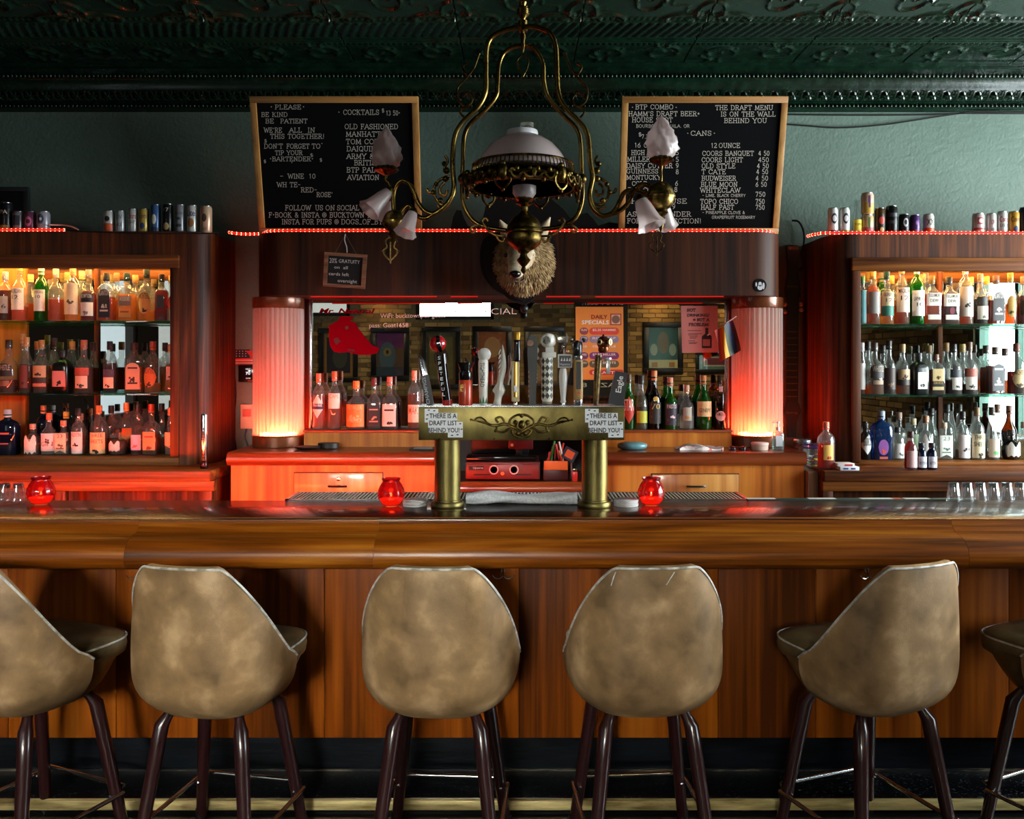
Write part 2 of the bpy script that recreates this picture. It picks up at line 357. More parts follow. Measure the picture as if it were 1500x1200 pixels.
# ================================================================== THE ROOM
def bump_voronoi(m, scale, strength, dist):
    nt = m.node_tree; b = nt.nodes['Principled BSDF']; L = nt.links.new
    tc = N(nt, 'ShaderNodeTexCoord'); mp = N(nt, 'ShaderNodeMapping'); vo = N(nt, 'ShaderNodeTexVoronoi'); nz = N(nt, 'ShaderNodeTexNoise')
    wv = N(nt, 'ShaderNodeTexWave'); wv.wave_type = 'RINGS'; wv.inputs['Scale'].default_value = 9; wv.inputs['Distortion'].default_value = 9
    wv.inputs['Detail Scale'].default_value = 1.2; wv.inputs['Detail'].default_value = 2
    mp.inputs['Scale'].default_value = (scale,)*3; vo.inputs['Scale'].default_value = 1; vo.feature = 'SMOOTH_F1'; nz.inputs['Scale'].default_value = scale*.55; nz.inputs['Detail'].default_value = 3
    L(tc.outputs['Object'], mp.inputs[0]); L(tc.outputs['Object'], nz.inputs[0]); L(tc.outputs['Object'], wv.inputs[0]); L(mp.outputs[0], vo.inputs[0])
    ad = N(nt, 'ShaderNodeMath', operation='ADD'); a2 = N(nt, 'ShaderNodeMath', operation='MULTIPLY_ADD'); a2.inputs[1].default_value = .5
    L(vo.outputs['Distance'], ad.inputs[0]); L(nz.outputs[0], ad.inputs[1]); L(wv.outputs[1], a2.inputs[0]); L(ad.outputs[0], a2.inputs[2])
    bp = N(nt, 'ShaderNodeBump'); bp.inputs['Strength'].default_value = strength; bp.inputs['Distance'].default_value = dist
    L(a2.outputs[0], bp.inputs['Height']); L(bp.outputs[0], b.inputs['Normal'])
M_WALL = noisy('embossed_green_paper', '5f7469', '697e73', (3, 3, 3), .55, 0)
bump_voronoi(M_WALL, 75, .24, .005)
M_FLOOR = noisy('dark_floor', '08090b', '15171a', (5, 5, 5), .35, .05, coat=.3)
struct('floor', MB().box(-ROOM_X, ROOM_X, REAR, WALL, -.1, 0), M_FLOOR)
struct('ceiling', MB().box(-ROOM_X, ROOM_X, REAR, WALL+.1, CEIL+.02, CEIL+.12), M_TIN)
struct('wall_back', MB().box(-ROOM_X, ROOM_X, WALL, WALL+.12, 0, CEIL), M_WALL)
def wall_with_hole(name, mat, axis, at, th, a0, a1, holes):
    """a wall slab with rectangular openings (a0,a1,z0,z1), built from strips"""
    mb = MB(); xs = sorted({a0, a1, *[h[0] for h in holes], *[h[1] for h in holes]})
    for p, q in zip(xs, xs[1:]):
        hs = [h for h in holes if h[0] <= p and h[1] >= q]
        spans = [(0, CEIL)] if not hs else [(0, hs[0][2]), (hs[0][3], CEIL)]
        for z0, z1 in spans:
            if axis == 'x': mb.box(at, at+th, p, q, z0, z1)
            else: mb.box(p, q, at, at+th, z0, z1)
    return struct(name, mb, mat)
M_MORTAR = noisy('lime_mortar', '5a4d38', '7a6a4d', (20, 20, 20), .9, .2)
HR = (1.25, 4.7, .9, 2.95); HL = (-.45, .5, .98, 3.0)
HB = [(-3.7, -2.85, 2.4, 3.1), (-1.74, -.42, 2.34, 3.1), (.2, 1.9, 2.72, 3.1)]  # transom windows assumed from pale mirror shapes; the third is unseen and added
wall_right = wall_with_hole('wall_right', M_MORTAR, 'x', ROOM_X, .15, REAR, WALL, [HR])
HL_FILL = (-3.15, -1.05, .95, 2.95)  # unseen opening added for fill light on the stools
wall_left = wall_with_hole('wall_left', P('231811', .8, spec=.1), 'x', -ROOM_X-.15, .15, REAR, WALL, [HL, HL_FILL])
wall_rear = wall_with_hole('wall_rear', M_MORTAR, 'y', REAR-.15, .15, -ROOM_X, ROOM_X, HB)
# bricks (seen small, only in the mirrors)
M_BRICK, _nt, _b, _ = nmat('old_common_brick')
_g = N(_nt, 'ShaderNodeNewGeometry'); _cr = N(_nt, 'ShaderNodeValToRGB'); _e = _cr.color_ramp.elements
_e[0].color = (*lin('5a4224'), 1); _e[1].color = (*lin('b5935a'), 1); _x = _e.new(.5); _x.color = (*lin('8f6f3f'), 1)
_nt.links.new(_g.outputs['Random Per Island'], _cr.inputs[0]); _nt.links.new(_cr.outputs[0], _b.inputs['Base Color']); _b.inputs['Roughness'].default_value = .9
def bricks(parent, axis, at, a0, a1, holes, sign):
    mb = MB(); rr = random.Random(3); z = .02; row = 0
    while z < CEIL-.08:
        a = a0-(row % 2)*.11
        while a < a1:
            p, q = max(a, a0), min(a+.205, a1)
            if q-p > .03 and not any(q > h[0]-.05 and p < h[1]+.05 and z+.065 > h[2]-.05 and z < h[3]+.05 for h in holes):
                t = .012+rr.random()*.012
                if axis == 'x': mb.box(min(at, at+sign*t), max(at, at+sign*t), p, q, z, z+.063)
                else: mb.box(p, q, min(at, at+sign*t), max(at, at+sign*t), z, z+.063)
            a += .216
        z += .076; row += 1
    link('bricks', mb, M_BRICK, parent, 0, 'stuff')
bricks(wall_rear, 'y', REAR, -ROOM_X, ROOM_X, HB, 1)
bricks(wall_right, 'x', ROOM_X, REAR, WALL, [HR], -1)
M_GREENTRIM = P('31594a', .4)
def window(n, axis, at, h, mull, mat):
    a0, a1, z0, z1 = h
    def bx(mb, p, q, zz0, zz1, t0, t1):
        return mb.box(t0, t1, p, q, zz0, zz1) if axis == 'x' else mb.box(p, q, t0, t1, zz0, zz1)
    mb = MB(); t = .06
    for p, q, r, s_ in ((a0, a0+t, z0, z1), (a1-t, a1, z0, z1), (a0, a1, z0, z0+t), (a0, a1, z1-t, z1)): bx(mb, p, q, r, s_, at-.05, at+.05)
    o = struct('window_%d' % n, mb, mat)
    for i in range(1, mull):
        c = a0+(a1-a0)*i/mull; link('mullion', bx(MB(), c-.03, c+.03, z0+t, z1-t, at-.04, at+.04), mat, o)
    for i in range(mull):
        p = a0+(a1-a0)*i/mull; q = a0+(a1-a0)*(i+1)/mull
        link('window_pane', bx(MB(), p+.03, q-.03, z0+t, z1-t, at-.004, at+.004), G_PANE, o)
window(1, 'x', ROOM_X+.08, HR, 5, M_GREENTRIM)
window(2, 'x', -ROOM_X-.08, HL, 1, P('2a1a12', .5))
window(6, 'x', -ROOM_X-.08, HL_FILL, 2, P('2a1a12', .5))  # added window in front of the side fill lamp
for i, h in enumerate(HB): window(3+i, 'y', REAR-.08, h, 1 if i != 2 else 2, P('15130f', .5))
link('transom', MB().box(-ROOM_X-.13, -ROOM_X-.03, HL[0], HL[1], 2.2, 2.32), P('2a1a12', .5), bpy.data.objects['window_2'])
struct('trim_1', MB().box(-ROOM_X+.02, ROOM_X-.03, REAR+.025, REAR+.06, 0, 1.02).box(-ROOM_X+.02, ROOM_X-.03, REAR+.02, REAR+.1, 1.02, 1.06), M_CAB)

# --- pressed tin ceiling: relief panels near the back wall
PW = .61; D0, D1 = 3.72, 4.957
def gs(x, s): return math.exp(-(x/s)**2)
def relief(x, d):
    h = 0.0
    u = (x % PW)
    if d > 4.60:                                   # scroll band
        for c, sg in ((.155, 1), (.455, -1)):
            dx, dy = u-c, (d-4.78)*sg; r = math.hypot(dx, dy); t = math.atan2(dy, dx)
            sp = .02+.07*((t/(2*PI)) % 1)
            h += .011*gs(r-sp, .010)*(1 if r < .12 else 0)
            h += .008*gs(r-.10, .012)*(1 if math.cos(t-1) > 0 else 0)
            h += .009*gs(abs(dx)-.02-.4*abs(dy-.1), .012)*gs(dy-.1, .05)
        h += .008*gs(d-4.625, .012)+.006*gs(d-4.93, .014)
        if abs(d-4.655) < .014: h += .008*abs(math.cos(PI*x/.03))
    elif d > 4.34:                                 # gadroon ridges
        a = (x+.35*(d-4.45))/.047
        h += .012*abs(math.cos(PI*a))*min(1, (d-4.35)/.03, (4.57-d)/.03) if 4.35 < d < 4.57 else 0
        h += .009*gs(d-4.585, .01)+.009*gs(d-4.345, .01)
    else:                                          # flower tiles
        if abs(d-4.315) < .013: h += .008*abs(math.cos(PI*x/.03))
        v = (d-3.70) % .61
        for cx_, cy_ in ((.305, .305), (0, 0), (.61, 0), (0, .61), (.61, .61)):
            dx, dy = u-cx_, v-cy_; r = math.hypot(dx, dy); t = math.atan2(dy, dx)
            h += .012*gs(r-.15*(1+.35*math.cos(4*t)), .014)+.010*gs(r-.07*(1+.3*math.cos(8*t)), .011)+.012*gs(r, .02)
        h += .006*gs((dx-dy)*.7-.02*math.sin(40*(dx+dy)), .01)
    e = min(u, PW-u)
    return -h+(.006 if e < .004 else 0)
nx_, ny_ = 104, 196
mb = MB().grid(lambda a, b: (a*PW-PW/2, (b-.5)*(D1-D0), relief(a*PW, D0+b*(D1-D0))), nx_, ny_)
ceil_o = bpy.data.objects['ceiling']
p0 = link('ceiling_panel', mb, M_TIN, ceil_o); p0.location = (-5*PW, (D0+D1)/2, CEIL)
for i in range(1, 11): share('ceiling_panel', p0, ceil_o, ((i-5)*PW, (D0+D1)/2, CEIL))
# --- cornice
prof = [(4.957, 3.302), (4.957, 3.283), (4.985, 3.275), (4.985, 3.250)]+[(4.985-.013*math.sin(PI*i/6), 3.245-.026*i/6) for i in range(7)]+[(4.99, 3.212), (5.0, 3.2)] \
    + [(5.0+.075*(1-math.cos(PI/2*i/6)), 3.2-.085*math.sin(PI/2*i/6)) for i in range(1, 7)]+[(5.07, 3.112), (5.07, 3.108)]+[(5.085-.010*math.sin(PI*i/5), 3.105-.022*i/5) for i in range(6)]+[(5.095, 3.08), (5.119, 3.07), (5.119, 3.302)]
cornice = struct('trim_2', MB().ext(prof, -ROOM_X, ROOM_X, 'x'), M_TIN)
mb = MB()
for d, z, pit, r in ((4.972, 3.232, .024, .0105), (5.075, 3.094, .024, .0085)):
    x = -3.2
    while x < 3.2: mb.sphere((x, d, z), r, 6, 4, sz=1.25); x += pit
link('bead_moulding', mb, M_TIN, cornice, 60, 'stuff')
mb = MB()
for k in range(6):
    a = k*PI/3; mb.tube([(0, 0, 0), (.013*math.cos(a), -.006, .013*math.sin(a)), (.031*math.cos(a), -.003, .031*math.sin(a))], [.004, .008, .002], 5)
mb.sphere((0, -.005, 0), .008, 8, 5)
for sg in (1, -1): mb.tube(smooth([(sg*.03, 0, -.03), (sg*.045, -.004, -.01), (sg*.045, -.004, .02), (sg*.03, 0, .028)], 3), .004, 5)
fl = link('cornice_flower', mb, M_TIN, cornice, 60)
n = int(6.4/.088)
for i in range(n):
    o = fl if i == 0 else share('cornice_flower', fl, cornice)
    o.location = (-3.2+i*.088, 5.015, 3.134); o.rotation_euler = (.72, 0, 0)

# ================================================================== BACK BAR: end cabinets
def arc_pts(cx, cy, r, a0, a1, n=8): return [(cx+r*math.cos(math.radians(a0+(a1-a0)*i/n)), cy+r*math.sin(math.radians(a0+(a1-a0)*i/n))) for i in range(n+1)]
def cabinet(s, label, xe, xo, xo2, ledge, sh1, sh2, mull, wood_to, ztop):
    """s=-1 left / +1 right; xe outer rounded end, xo opening edge; all as |x|"""
    t = thing('liquor_cabinet', label, 'cabinet', (s*2.4, 4.9, 0))
    FR = 4.66; far = 3.5
    def X(a): return s*a
    def bx(a, b, y0, y1, z0, z1, bev=0): return MB().box(min(X(a), X(b)), max(X(a), X(b)), y0, y1, z0, z1, bev)
    out = [(X(p[0]), p[1]) for p in [(xo, FR)]+[(q[0], q[1]) for q in arc_pts(xe+.13, FR+.13, .13, 270, 180, 10)]+[(xe, 5.11), (xo, 5.11)]]
    link('pilaster', MB().ext(out, 1.085, ztop, 'z'), M_CAB, t)
    link('fascia', bx(xo, far, FR, FR+.04, ztop-.125, ztop), M_CAB, t)
    link('top_board', bx(xo, far, FR+.04, 5.11, ztop-.03, ztop), M_CAB, t)
    zi = ztop-.125-.068
    link('frame_rail', bx(xo-.045, far, FR-.018, FR+.03, zi, ztop-.125, .004), M_CABX, t)
    link('frame_stile', bx(xo-.045, xo, FR-.018, FR+.03, ledge, zi, .004), M_CAB, t)
    link('end_panel', bx(far-.03, far, FR, 5.11, 1.085, ztop-.03), M_CAB, t)
    link('bottom_ledge', bx(xo-.045, far-.03, FR-.012, 5.02, 1.085, ledge, .006), M_CABX, t)
    link('back_board', bx(xo, far-.03, 5.03, 5.11, ledge, ztop-.03), M_CAB, t)
    link('mirror_panel', bx(xo+.002, mull-.012, 5.018, 5.03, ledge+.01, ztop-.04), M_MIRROR, t)
    link('mirror_panel', bx(mull+.012, wood_to, 5.018, 5.03, ledge+.01, ztop-.04), M_MIRROR, t)
    link('mirror_strip', bx(mull-.012, mull+.012, 5.005, 5.03, ledge, ztop-.04), M_CAB, t)
    if wood_to < far-.1: link('inner_panel', bx(wood_to, far-.03, 5.0, 5.03, ledge, ztop-.04), M_BACKFRONT, t)
    for z in (sh1, sh2): link('glass_shelf', bx(xo+.004, far-.035, 4.715, 5.012, z-.009, z, .002), G_SHELF, t)
    WT = emit('assumed_warm_tube', 'ffc878', 115)
    for yy in (4.745, 4.985): link('assumed_lamp_tube', MB().tube([(X(xo+.06), yy, ztop-.07), (X(far-.3), yy, ztop-.07)], .010, 8), WT, t)  # unseen tubes behind the header, assumed from the golden light on the bottles
    # lower counter
    xc = xo2
    link('counter_top', bx(xc, far, 4.40, 5.1, 1.035, 1.088, .008), M_CABX, t)
    link('apron_rail', bx(xc-.01 if s < 0 else xc, far, 4.42, 4.46, .985, 1.035, .003), M_CABX, t)
    for a in (xc+.025, xc+.755, xc+1.5): link('apron_post', bx(a-.025, a+.025, 4.42, 4.46, 0, .985, .003), M_CAB, t)
    link('lower_panel', bx(xc+.03, far, 4.62, 4.66, 0, 1.035), M_CAB, t)
    link('side_panel', bx(xc+.002, xc+.03, 4.46, 5.1, 0, 1.035), M_CAB, t)
    return t
ZL1, ZL2, ZLB = SZ(470, 4.72), SZ(577, 4.72), SZ(670, 4.66)
ZR1, ZR2, ZRB = SZ(475, 4.72), SZ(579, 4.72), SZ(677, 4.66)
cabinet(-1, 'dark oak liquor cabinet with mirrored back beside the wall thermostat', 1.632, 1.826, 1.53, ZLB, ZL1, ZL2, -SX(143, 5.02), -SX(40, 5.02), 2.315)
cabinet(1, 'dark oak liquor cabinet with mirrored back beside the hanging guitar neck', 1.632, 1.79, 1.515, ZRB, ZR1, ZR2, SX(1376, 5.02), 3.46, 2.30)

# ================================================================== BACK BAR: centre
t = thing('back_counter', 'orange cherry wood back counter with drawers below the big mirror', 'counter', (0, 4.8, 0))
ZC = 1.17; NX0, NX1 = SX(650, 4.5), SX(872, 4.5)
nose = [(5.1, ZC-.055), (5.1, ZC), (4.52, ZC)]+[(4.515+.033*math.cos(math.radians(a)), ZC-.034+.034*math.sin(math.radians(a))) for a in range(90, 271, 20)]
for a, b in ((SX(332, 4.49), NX0), (NX1, SX(1182, 4.49))):
    mb = MB().ext(nose, a, b, 'x'); link('counter_top', mb, M_BACKTOP, t)
link('front_panel', MB().box(SX(340, 4.54), NX0, 4.52, 4.56, 0, ZC-.055), M_BACKFRONT, t)
for a, b in ((870, 1000), (1000, 1120), (1120, 1176)): link('front_panel', MB().box(SX(a, 4.54), SX(b, 4.54), 4.52, 4.56, 0, ZC-.055), M_BACKFRONT, t)
for x in (SX(340, 4.54), SX(1176, 4.54)-.02): link('side_panel', MB().box(x, x+.02, 4.56, 5.1, 0, ZC-.055), M_BACKFRONT, t)
for x0, x1, y0, lock in ((431, 560, 693, 1), (955, 1082, 695, 0)):
    z1 = SZ(y0, 4.51)
    dr = link('drawer', MB().box(SX(x0, 4.51), SX(x1, 4.51), 4.507, 4.52, z1-.17, z1, .003), wood('drawer_wood', '9a5520', 'c07a35', 'dca055', 'z', .6, .35, .3), t)
    link('drawer_seam_shade', MB().box(SX(x0, 4.51)-.004, SX(x1, 4.51)+.004, 4.5165, 4.5195, z1-.174, z1+.004), P('1a0c06', .8), dr)  # dark sheet painting in the shade of the seam around the drawer
    xm = SX((x0+x1)/2, 4.5); zh = SZ(712, 4.5)
    link('handle', MB().tube(smooth([(xm-.055, 4.507, zh), (xm-.045, 4.485, zh), (xm, 4.478, zh), (xm+.045, 4.485, zh), (xm+.055, 4.507, zh)], 4), [.004]*4+[.007]*9+[.004]*4, 8), M_CHROME, dr)
    if lock: link('lock', MB().lathe([(0, .006), (.005, .006), (.011, .004), (.012, 0)], (xm, 4.506, SZ(702, 4.5)), 14, M=Matrix.Rotation(PI/2, 3, 'X')), M_CHROME, dr)
# lower register bay
link('bay_shelf', MB().ext([(y, z-.15) for y, z in nose], NX0, NX1, 'x'), M_BACKTOP, t)
link('bay_front', MB().box(NX0, NX1, 4.52, 4.56, 0, ZC-.205), M_BACKFRONT, t)
for x in (NX0, NX1-.02): link('bay_side', MB().box(x, x+.02, 4.56, 5.1, ZC-.15, ZC-.055), M_BACKFRONT, t)
link('bay_back', MB().box(NX0, NX1, 4.97, 5.0, ZC-.15, ZC+.085), P('1a0c08', .5), t)
# riser ledge for the bottles
ZK = 1.262
for a, b in ((SX(445, 4.78), NX0), (NX1, SX(1072, 4.78))): 
    link('riser', MB().box(a, b, 4.785, 4.96, ZC, ZK-.012), M_BACKFRONT, t)
link('bottle_ledge', MB().box(SX(444, 4.78), SX(1073, 4.78), 4.77, 4.96, ZK-.012, ZK, .003), M_BACKTOP, t)
# big mirror
MX0, MX1, MD = SX(455, 4.92), SX(1066, 4.92), 4.93
m = thing('bar_mirror', 'wide mirror behind the bar under the walnut hood', 'mirror', (0, MD, ZK))
link('mirror_glass', MB().box(MX0, MX1, MD, MD+.012, ZK, 1.975), M_MIRROR, m)
for x in (MX0, MX1): link('edge_strip', MB().box(x-.008, x+.008, MD-.012, MD+.012, ZK, 1.976, .002), M_STEEL, m)
single('mirror_backing', MB().box(SX(444, 4.9), SX(1074, 4.9), MD+.013, 5.11, ZK+.0, 1.974), M_CAB, 'dark wood backing board holding the wide bar mirror', 'panel')
# glass rod columns
M_COPPER = noisy('copper_band', '5a2c16', '8a4a28', (6, 6, 2), .28, .03, coat=.4, metal=.3)
M_ROD = thin_glass('rod_glass', 'f2e8e2', .5, .06, .5, 'f0e6de')
M_COLBACK = P('d8c2b0', .6)
M_GLOW = emit('column_lamp', 'ff4628', 400)
def column(px, label):
    cx, cy = SX(px, 4.85), 4.85
    c = thing('glass_column', label, 'column', (cx, cy, ZC))
    link('base_band', MB().lathe([(.135, ZC), (.138, ZC+.004), (.138, ZC+.055), (.133, ZC+.062), (.1, ZC+.062)], (cx, cy, 0), 40), M_COPPER, c)
    link('top_band', MB().lathe([(.1, 1.918), (.134, 1.918), (.138, 1.924), (.138, 1.976)], (cx, cy, 0), 40), M_COPPER, c)
    link('core', MB().lathe([(.05, ZC+.062), (.05, 1.918)], (cx, cy, 0), 24), M_COLBACK, c)
    src = None
    for i in range(32):
        a = 2*PI*i/32; q = (cx+.1245*math.cos(a), cy+.1245*math.sin(a))
        if src is None:
            src = link('glass_rod', MB().tube([(0, 0, ZC+.062), (0, 0, 1.918)], .0120, 10), M_ROD); src.parent = c
            src.location = (q[0]-cx, q[1]-cy, -ZC)
        else: share('glass_rod', src, c, (q[0]-cx, q[1]-cy, -ZC))
    lm = link('lamp_ring', MB().lathe([(.080, ZC+.064), (.098, ZC+.064), (.098, ZC+.070), (.080, ZC+.070)], (cx, cy, 0), 36), M_GLOW, c)
column(408, 'fluted glass rod column glowing red beside the thermostat')
column(1109, 'fluted glass rod column glowing red beside the rainbow flag')
# hood
hx0, hx1, hf = SX(370, 4.66), SX(1150, 4.66), 4.63
out = [(hx0, 5.11)]+arc_pts(hx0+.17, hf+.17, .17, 180, 270, 10)+arc_pts(hx1-.17, hf+.17, .17, 270, 360, 10)+[(hx1, 5.11)]
hood = thing('bar_hood', 'walnut veneer hood with rounded ends over the bar mirror', 'hood', (0, 4.87, 1.976))
link('hood_body', MB().ext(out, 1.976, 2.308, 'z'), M_HOOD, hood)
M_NEON = emit('under_hood_tube', 'ff2418', .55, '400805')
for a, b in ((455, 640), (660, 700), (800, 850), (872, 1060)):
    link('light_tube', MB().tube([(SX(a, 4.66), 4.66, 1.9715), (SX(b, 4.66), 4.66, 1.9725)], .0032, 8), M_NEON, hood)
# LED rope along the tops
def rope(pts, name, label):
    r = thing(name, label, 'light', pts[0], 'red rope lights')
    pts = smooth(pts, 8)
    link('rope_tube', MB().tube(pts, .0075, 8), M_ROPE, r)
    mb = MB(); L_ = 0; nxt = .01
    for a, b in zip(pts, pts[1:]):
        l = (b-a).length
        while nxt < L_+l:
            mb.sphere(a.lerp(b, (nxt-L_)/l), .0082, 6, 4); nxt += .023
        L_ += l
    link('rope_bulbs', mb, M_BULB, r, 60, 'stuff')
zt = 2.316
rope([(-3.3, 4.67, 2.3235), (-2.8, 4.67, 2.3235), (SX(95, 4.67), 4.67, 2.3235)], 'rope_light', 'short lit red rope light on top of the cabinet by the thermostat')
rope([(hx0+.015, 4.80, zt), (hx0+.06, 4.70, zt), (hx0+.17, 4.645, zt), (-.6, 4.642, zt), (.6, 4.642, zt), (hx1-.17, 4.645, zt), (hx1-.06, 4.70, zt), (hx1-.015, 4.80, zt)], 'rope_light', 'long lit red rope light along the top edge of the hood')
rope([(1.56, 4.80, 2.3085), (1.585, 4.715, 2.3085), (1.68, 4.67, 2.3085), (2.4, 4.67, 2.3085), (3.3, 4.67, 2.3085)], 'rope_light', 'lit red rope light on top of the cabinet by the guitar neck')
rope([(-1.555, 4.76, 2.325), (-1.53, 4.74, 2.318), (-1.47, 4.76, 2.315), (hx0+.008, 4.815, 2.325)], 'rope_light', 'short lit red rope light bridging cabinet and hood')
rope([(-.52, 5.02, 2.316), (-.3, 5.03, 2.316), (-.06, 5.02, 2.316)], 'rope_light', 'assumed short lit red rope light lying on the hood behind the carved crest')  # unseen rope piece, assumed and added to redden the wall behind the crest
single('power_wire', MB().tube(smooth([W(95, 337, 4.66), W(130, 339, 4.65), W(220, 341, 4.64), W(320, 342, 4.66)], 6), .004, 6), M_BLACK, 'thin dark wire along the cabinet top beneath the row of cans', 'wire')
single('extension_cable', MB().tube(smooth([W(72, 331, 4.7)+Vector((0, 0, .006)), W(92, 330, 4.72), W(105, 332, 4.7), W(115, 337, 4.69)], 6), .004, 6), P('e0a59a', .5), 'pale cord looping off the end of the rope light', 'cord')

# ================================================================== THE BAR
bar = thing('bar_counter', 'long varnished dark wooden bar with padded-look arm rail', 'bar', (0, 3.35, 0))
ZB = 1.07; BX = 4.2
link('bar_top', MB().box(-BX, BX, 3.16, 3.586, ZB-.045, ZB, .004), M_BARTOP, bar)
rp = [(3.19, ZB+.001), (3.168, ZB+.001), (3.160, ZB-.004), (3.157, ZB-.014), (3.152, ZB-.022), (3.143, ZB-.028), (3.139, ZB-.036), (3.128, ZB-.042), (3.103, ZB-.046), (3.075, ZB-.053), (3.052, ZB-.066),
      (3.037, ZB-.085), (3.030, ZB-.108), (3.033, ZB-.131), (3.044, ZB-.147), (3.060, ZB-.154), (3.10, ZB-.154), (3.36, ZB-.154), (3.36, ZB-.046), (3.19, ZB-.046)]
for a, b in ((-BX, -1.35), (-1.35, SX(548, 3.05)), (SX(548, 3.05), SX(1416, 3.05)), (SX(1416, 3.05), BX)):
    link('arm_rail', MB().ext(rp, a+.0006, b-.0006, 'x'), M_RAIL, bar, 40)
edges = [-BX]+[SX(p, 3.35) for p in (-700, -480, -260, -100, 12, 170, 290, 475, 590, 760, 905, 1052, 1195, 1350, 1478, 1640, 1840, 2050)]+[BX]
for a, b in zip(edges, edges[1:]): link('front_panel', MB().box(a+.001, b-.001, 3.35, 3.375, .21, ZB-.154, .0015), M_PANEL, bar)
M_KICK = noisy('scuffed_black_board', '04060a', '141a22', (4, 30, 30), .45, .15, lo=.4, hi=.75)
M_KICK.node_tree.nodes['Principled BSDF'].inputs['Specular IOR Level'].default_value = .12
link('kick_board', MB().box(-BX, BX, 3.43, 3.46, .05, .21), M_KICK, bar)
link('inner_wall', MB().box(-BX, BX, 3.46, 3.56, 0, ZB-.05), M_CAB, bar)
M_TERR = noisy('black_speckled_terrazzo', '06080b', '5a626a', (110, 110, 110), .3, .05, lo=.60, hi=.72, detail=2)
link('foot_step', MB().box(-BX, BX, 3.215, 3.46, 0, .05, .004), M_TERR, bar)
link('step_nosing', MB().ext([(3.215, .012), (3.215, .048), (3.208, .050), (3.200, .046), (3.197, .034), (3.197, .014), (3.203, .012)], -BX, BX, 'x'), noisy('worn_brass_nosing', '7a6632', 'e0cc8c', (3, 30, 30), .4, .1, metal=.2), bar)
M_TRIMW = noisy('scraped_paint_edge', '0a0c10', '8d8168', (7, 60, 60), .5, 0, lo=.5, hi=.72)
link('kick_trim', MB().box(-BX, BX, 3.424, 3.43, .05, .058), M_TRIMW, bar)
# assumed, unseen red LED strip under the bar's back edge (reddens the back counter)
for a, b, st in ((-2.75, -.45, 1), ):
    s_ = thing('assumed_led_strip', 'assumed red LED strip under the service edge of the bar', 'light', ((a+b)/2, 3.6, 1.02))
    link('housing', MB().box(a, b, 3.755, 3.768, .925, .9745), M_BLACK, s_)
    link('diffuser', MB().box(a+.01, b-.01, 3.768, 3.774, .930, .970), emit('assumed_led_red', 'ff4626', 150), s_)
# ================================================================== STOOLS
def vinyl():
    m, nt, b, _ = nmat('worn_taupe_vinyl'); L = nt.links.new
    tc = N(nt, 'ShaderNodeTexCoord'); oi = N(nt, 'ShaderNodeObjectInfo'); cb = N(nt, 'ShaderNodeCombineXYZ'); mu = N(nt, 'ShaderNodeMath', operation='MULTIPLY'); mu.inputs[1].default_value = 50
    ad = N(nt, 'ShaderNodeVectorMath', operation='ADD'); L(oi.outputs['Random'], mu.inputs[0]); L(mu.outputs[0], cb.inputs[0]); L(mu.outputs[0], cb.inputs[1])
    L(tc.outputs['Object'], ad.inputs[0]); L(cb.outputs[0], ad.inputs[1])
    n1 = N(nt, 'ShaderNodeTexNoise'); n1.inputs['Scale'].default_value = 9.5; n1.inputs['Detail'].default_value = 7; n1.inputs['Distortion'].default_value = .15
    n2 = N(nt, 'ShaderNodeTexNoise'); n2.inputs['Scale'].default_value = 260; n2.inputs['Detail'].default_value = 2
    L(ad.outputs[0], n1.inputs[0]); L(tc.outputs['Object'], n2.inputs[0])
    cr = N(nt, 'ShaderNodeValToRGB'); e = cr.color_ramp.elements; e[0].position = .3; e[0].color = (*lin('745a3c'), 1); e[1].position = .72; e[1].color = (*lin('cba87e'), 1); x = e.new(.52); x.color = (*lin('9c7b55'), 1)
    L(n1.outputs[0], cr.inputs[0]); L(cr.outputs[0], b.inputs['Base Color']); b.inputs['Roughness'].default_value = .42
    bp = N(nt, 'ShaderNodeBump'); bp.inputs['Strength'].default_value = .12; bp.inputs['Distance'].default_value = .004
    L(n2.outputs[0], bp.inputs['Height']); L(bp.outputs[0], b.inputs['Normal'])
    return m
M_VINYL = vinyl()
M_SEATV = noisy('seat_vinyl', '5a4a32', '806a48', (9, 9, 9), .35, .03)
M_PIPING = noisy('worn_pale_piping', '8d8578', 'e6e2da', (25, 25, 25), .35, .1)
M_LEG = P('2d1213', .28, coat=.4)
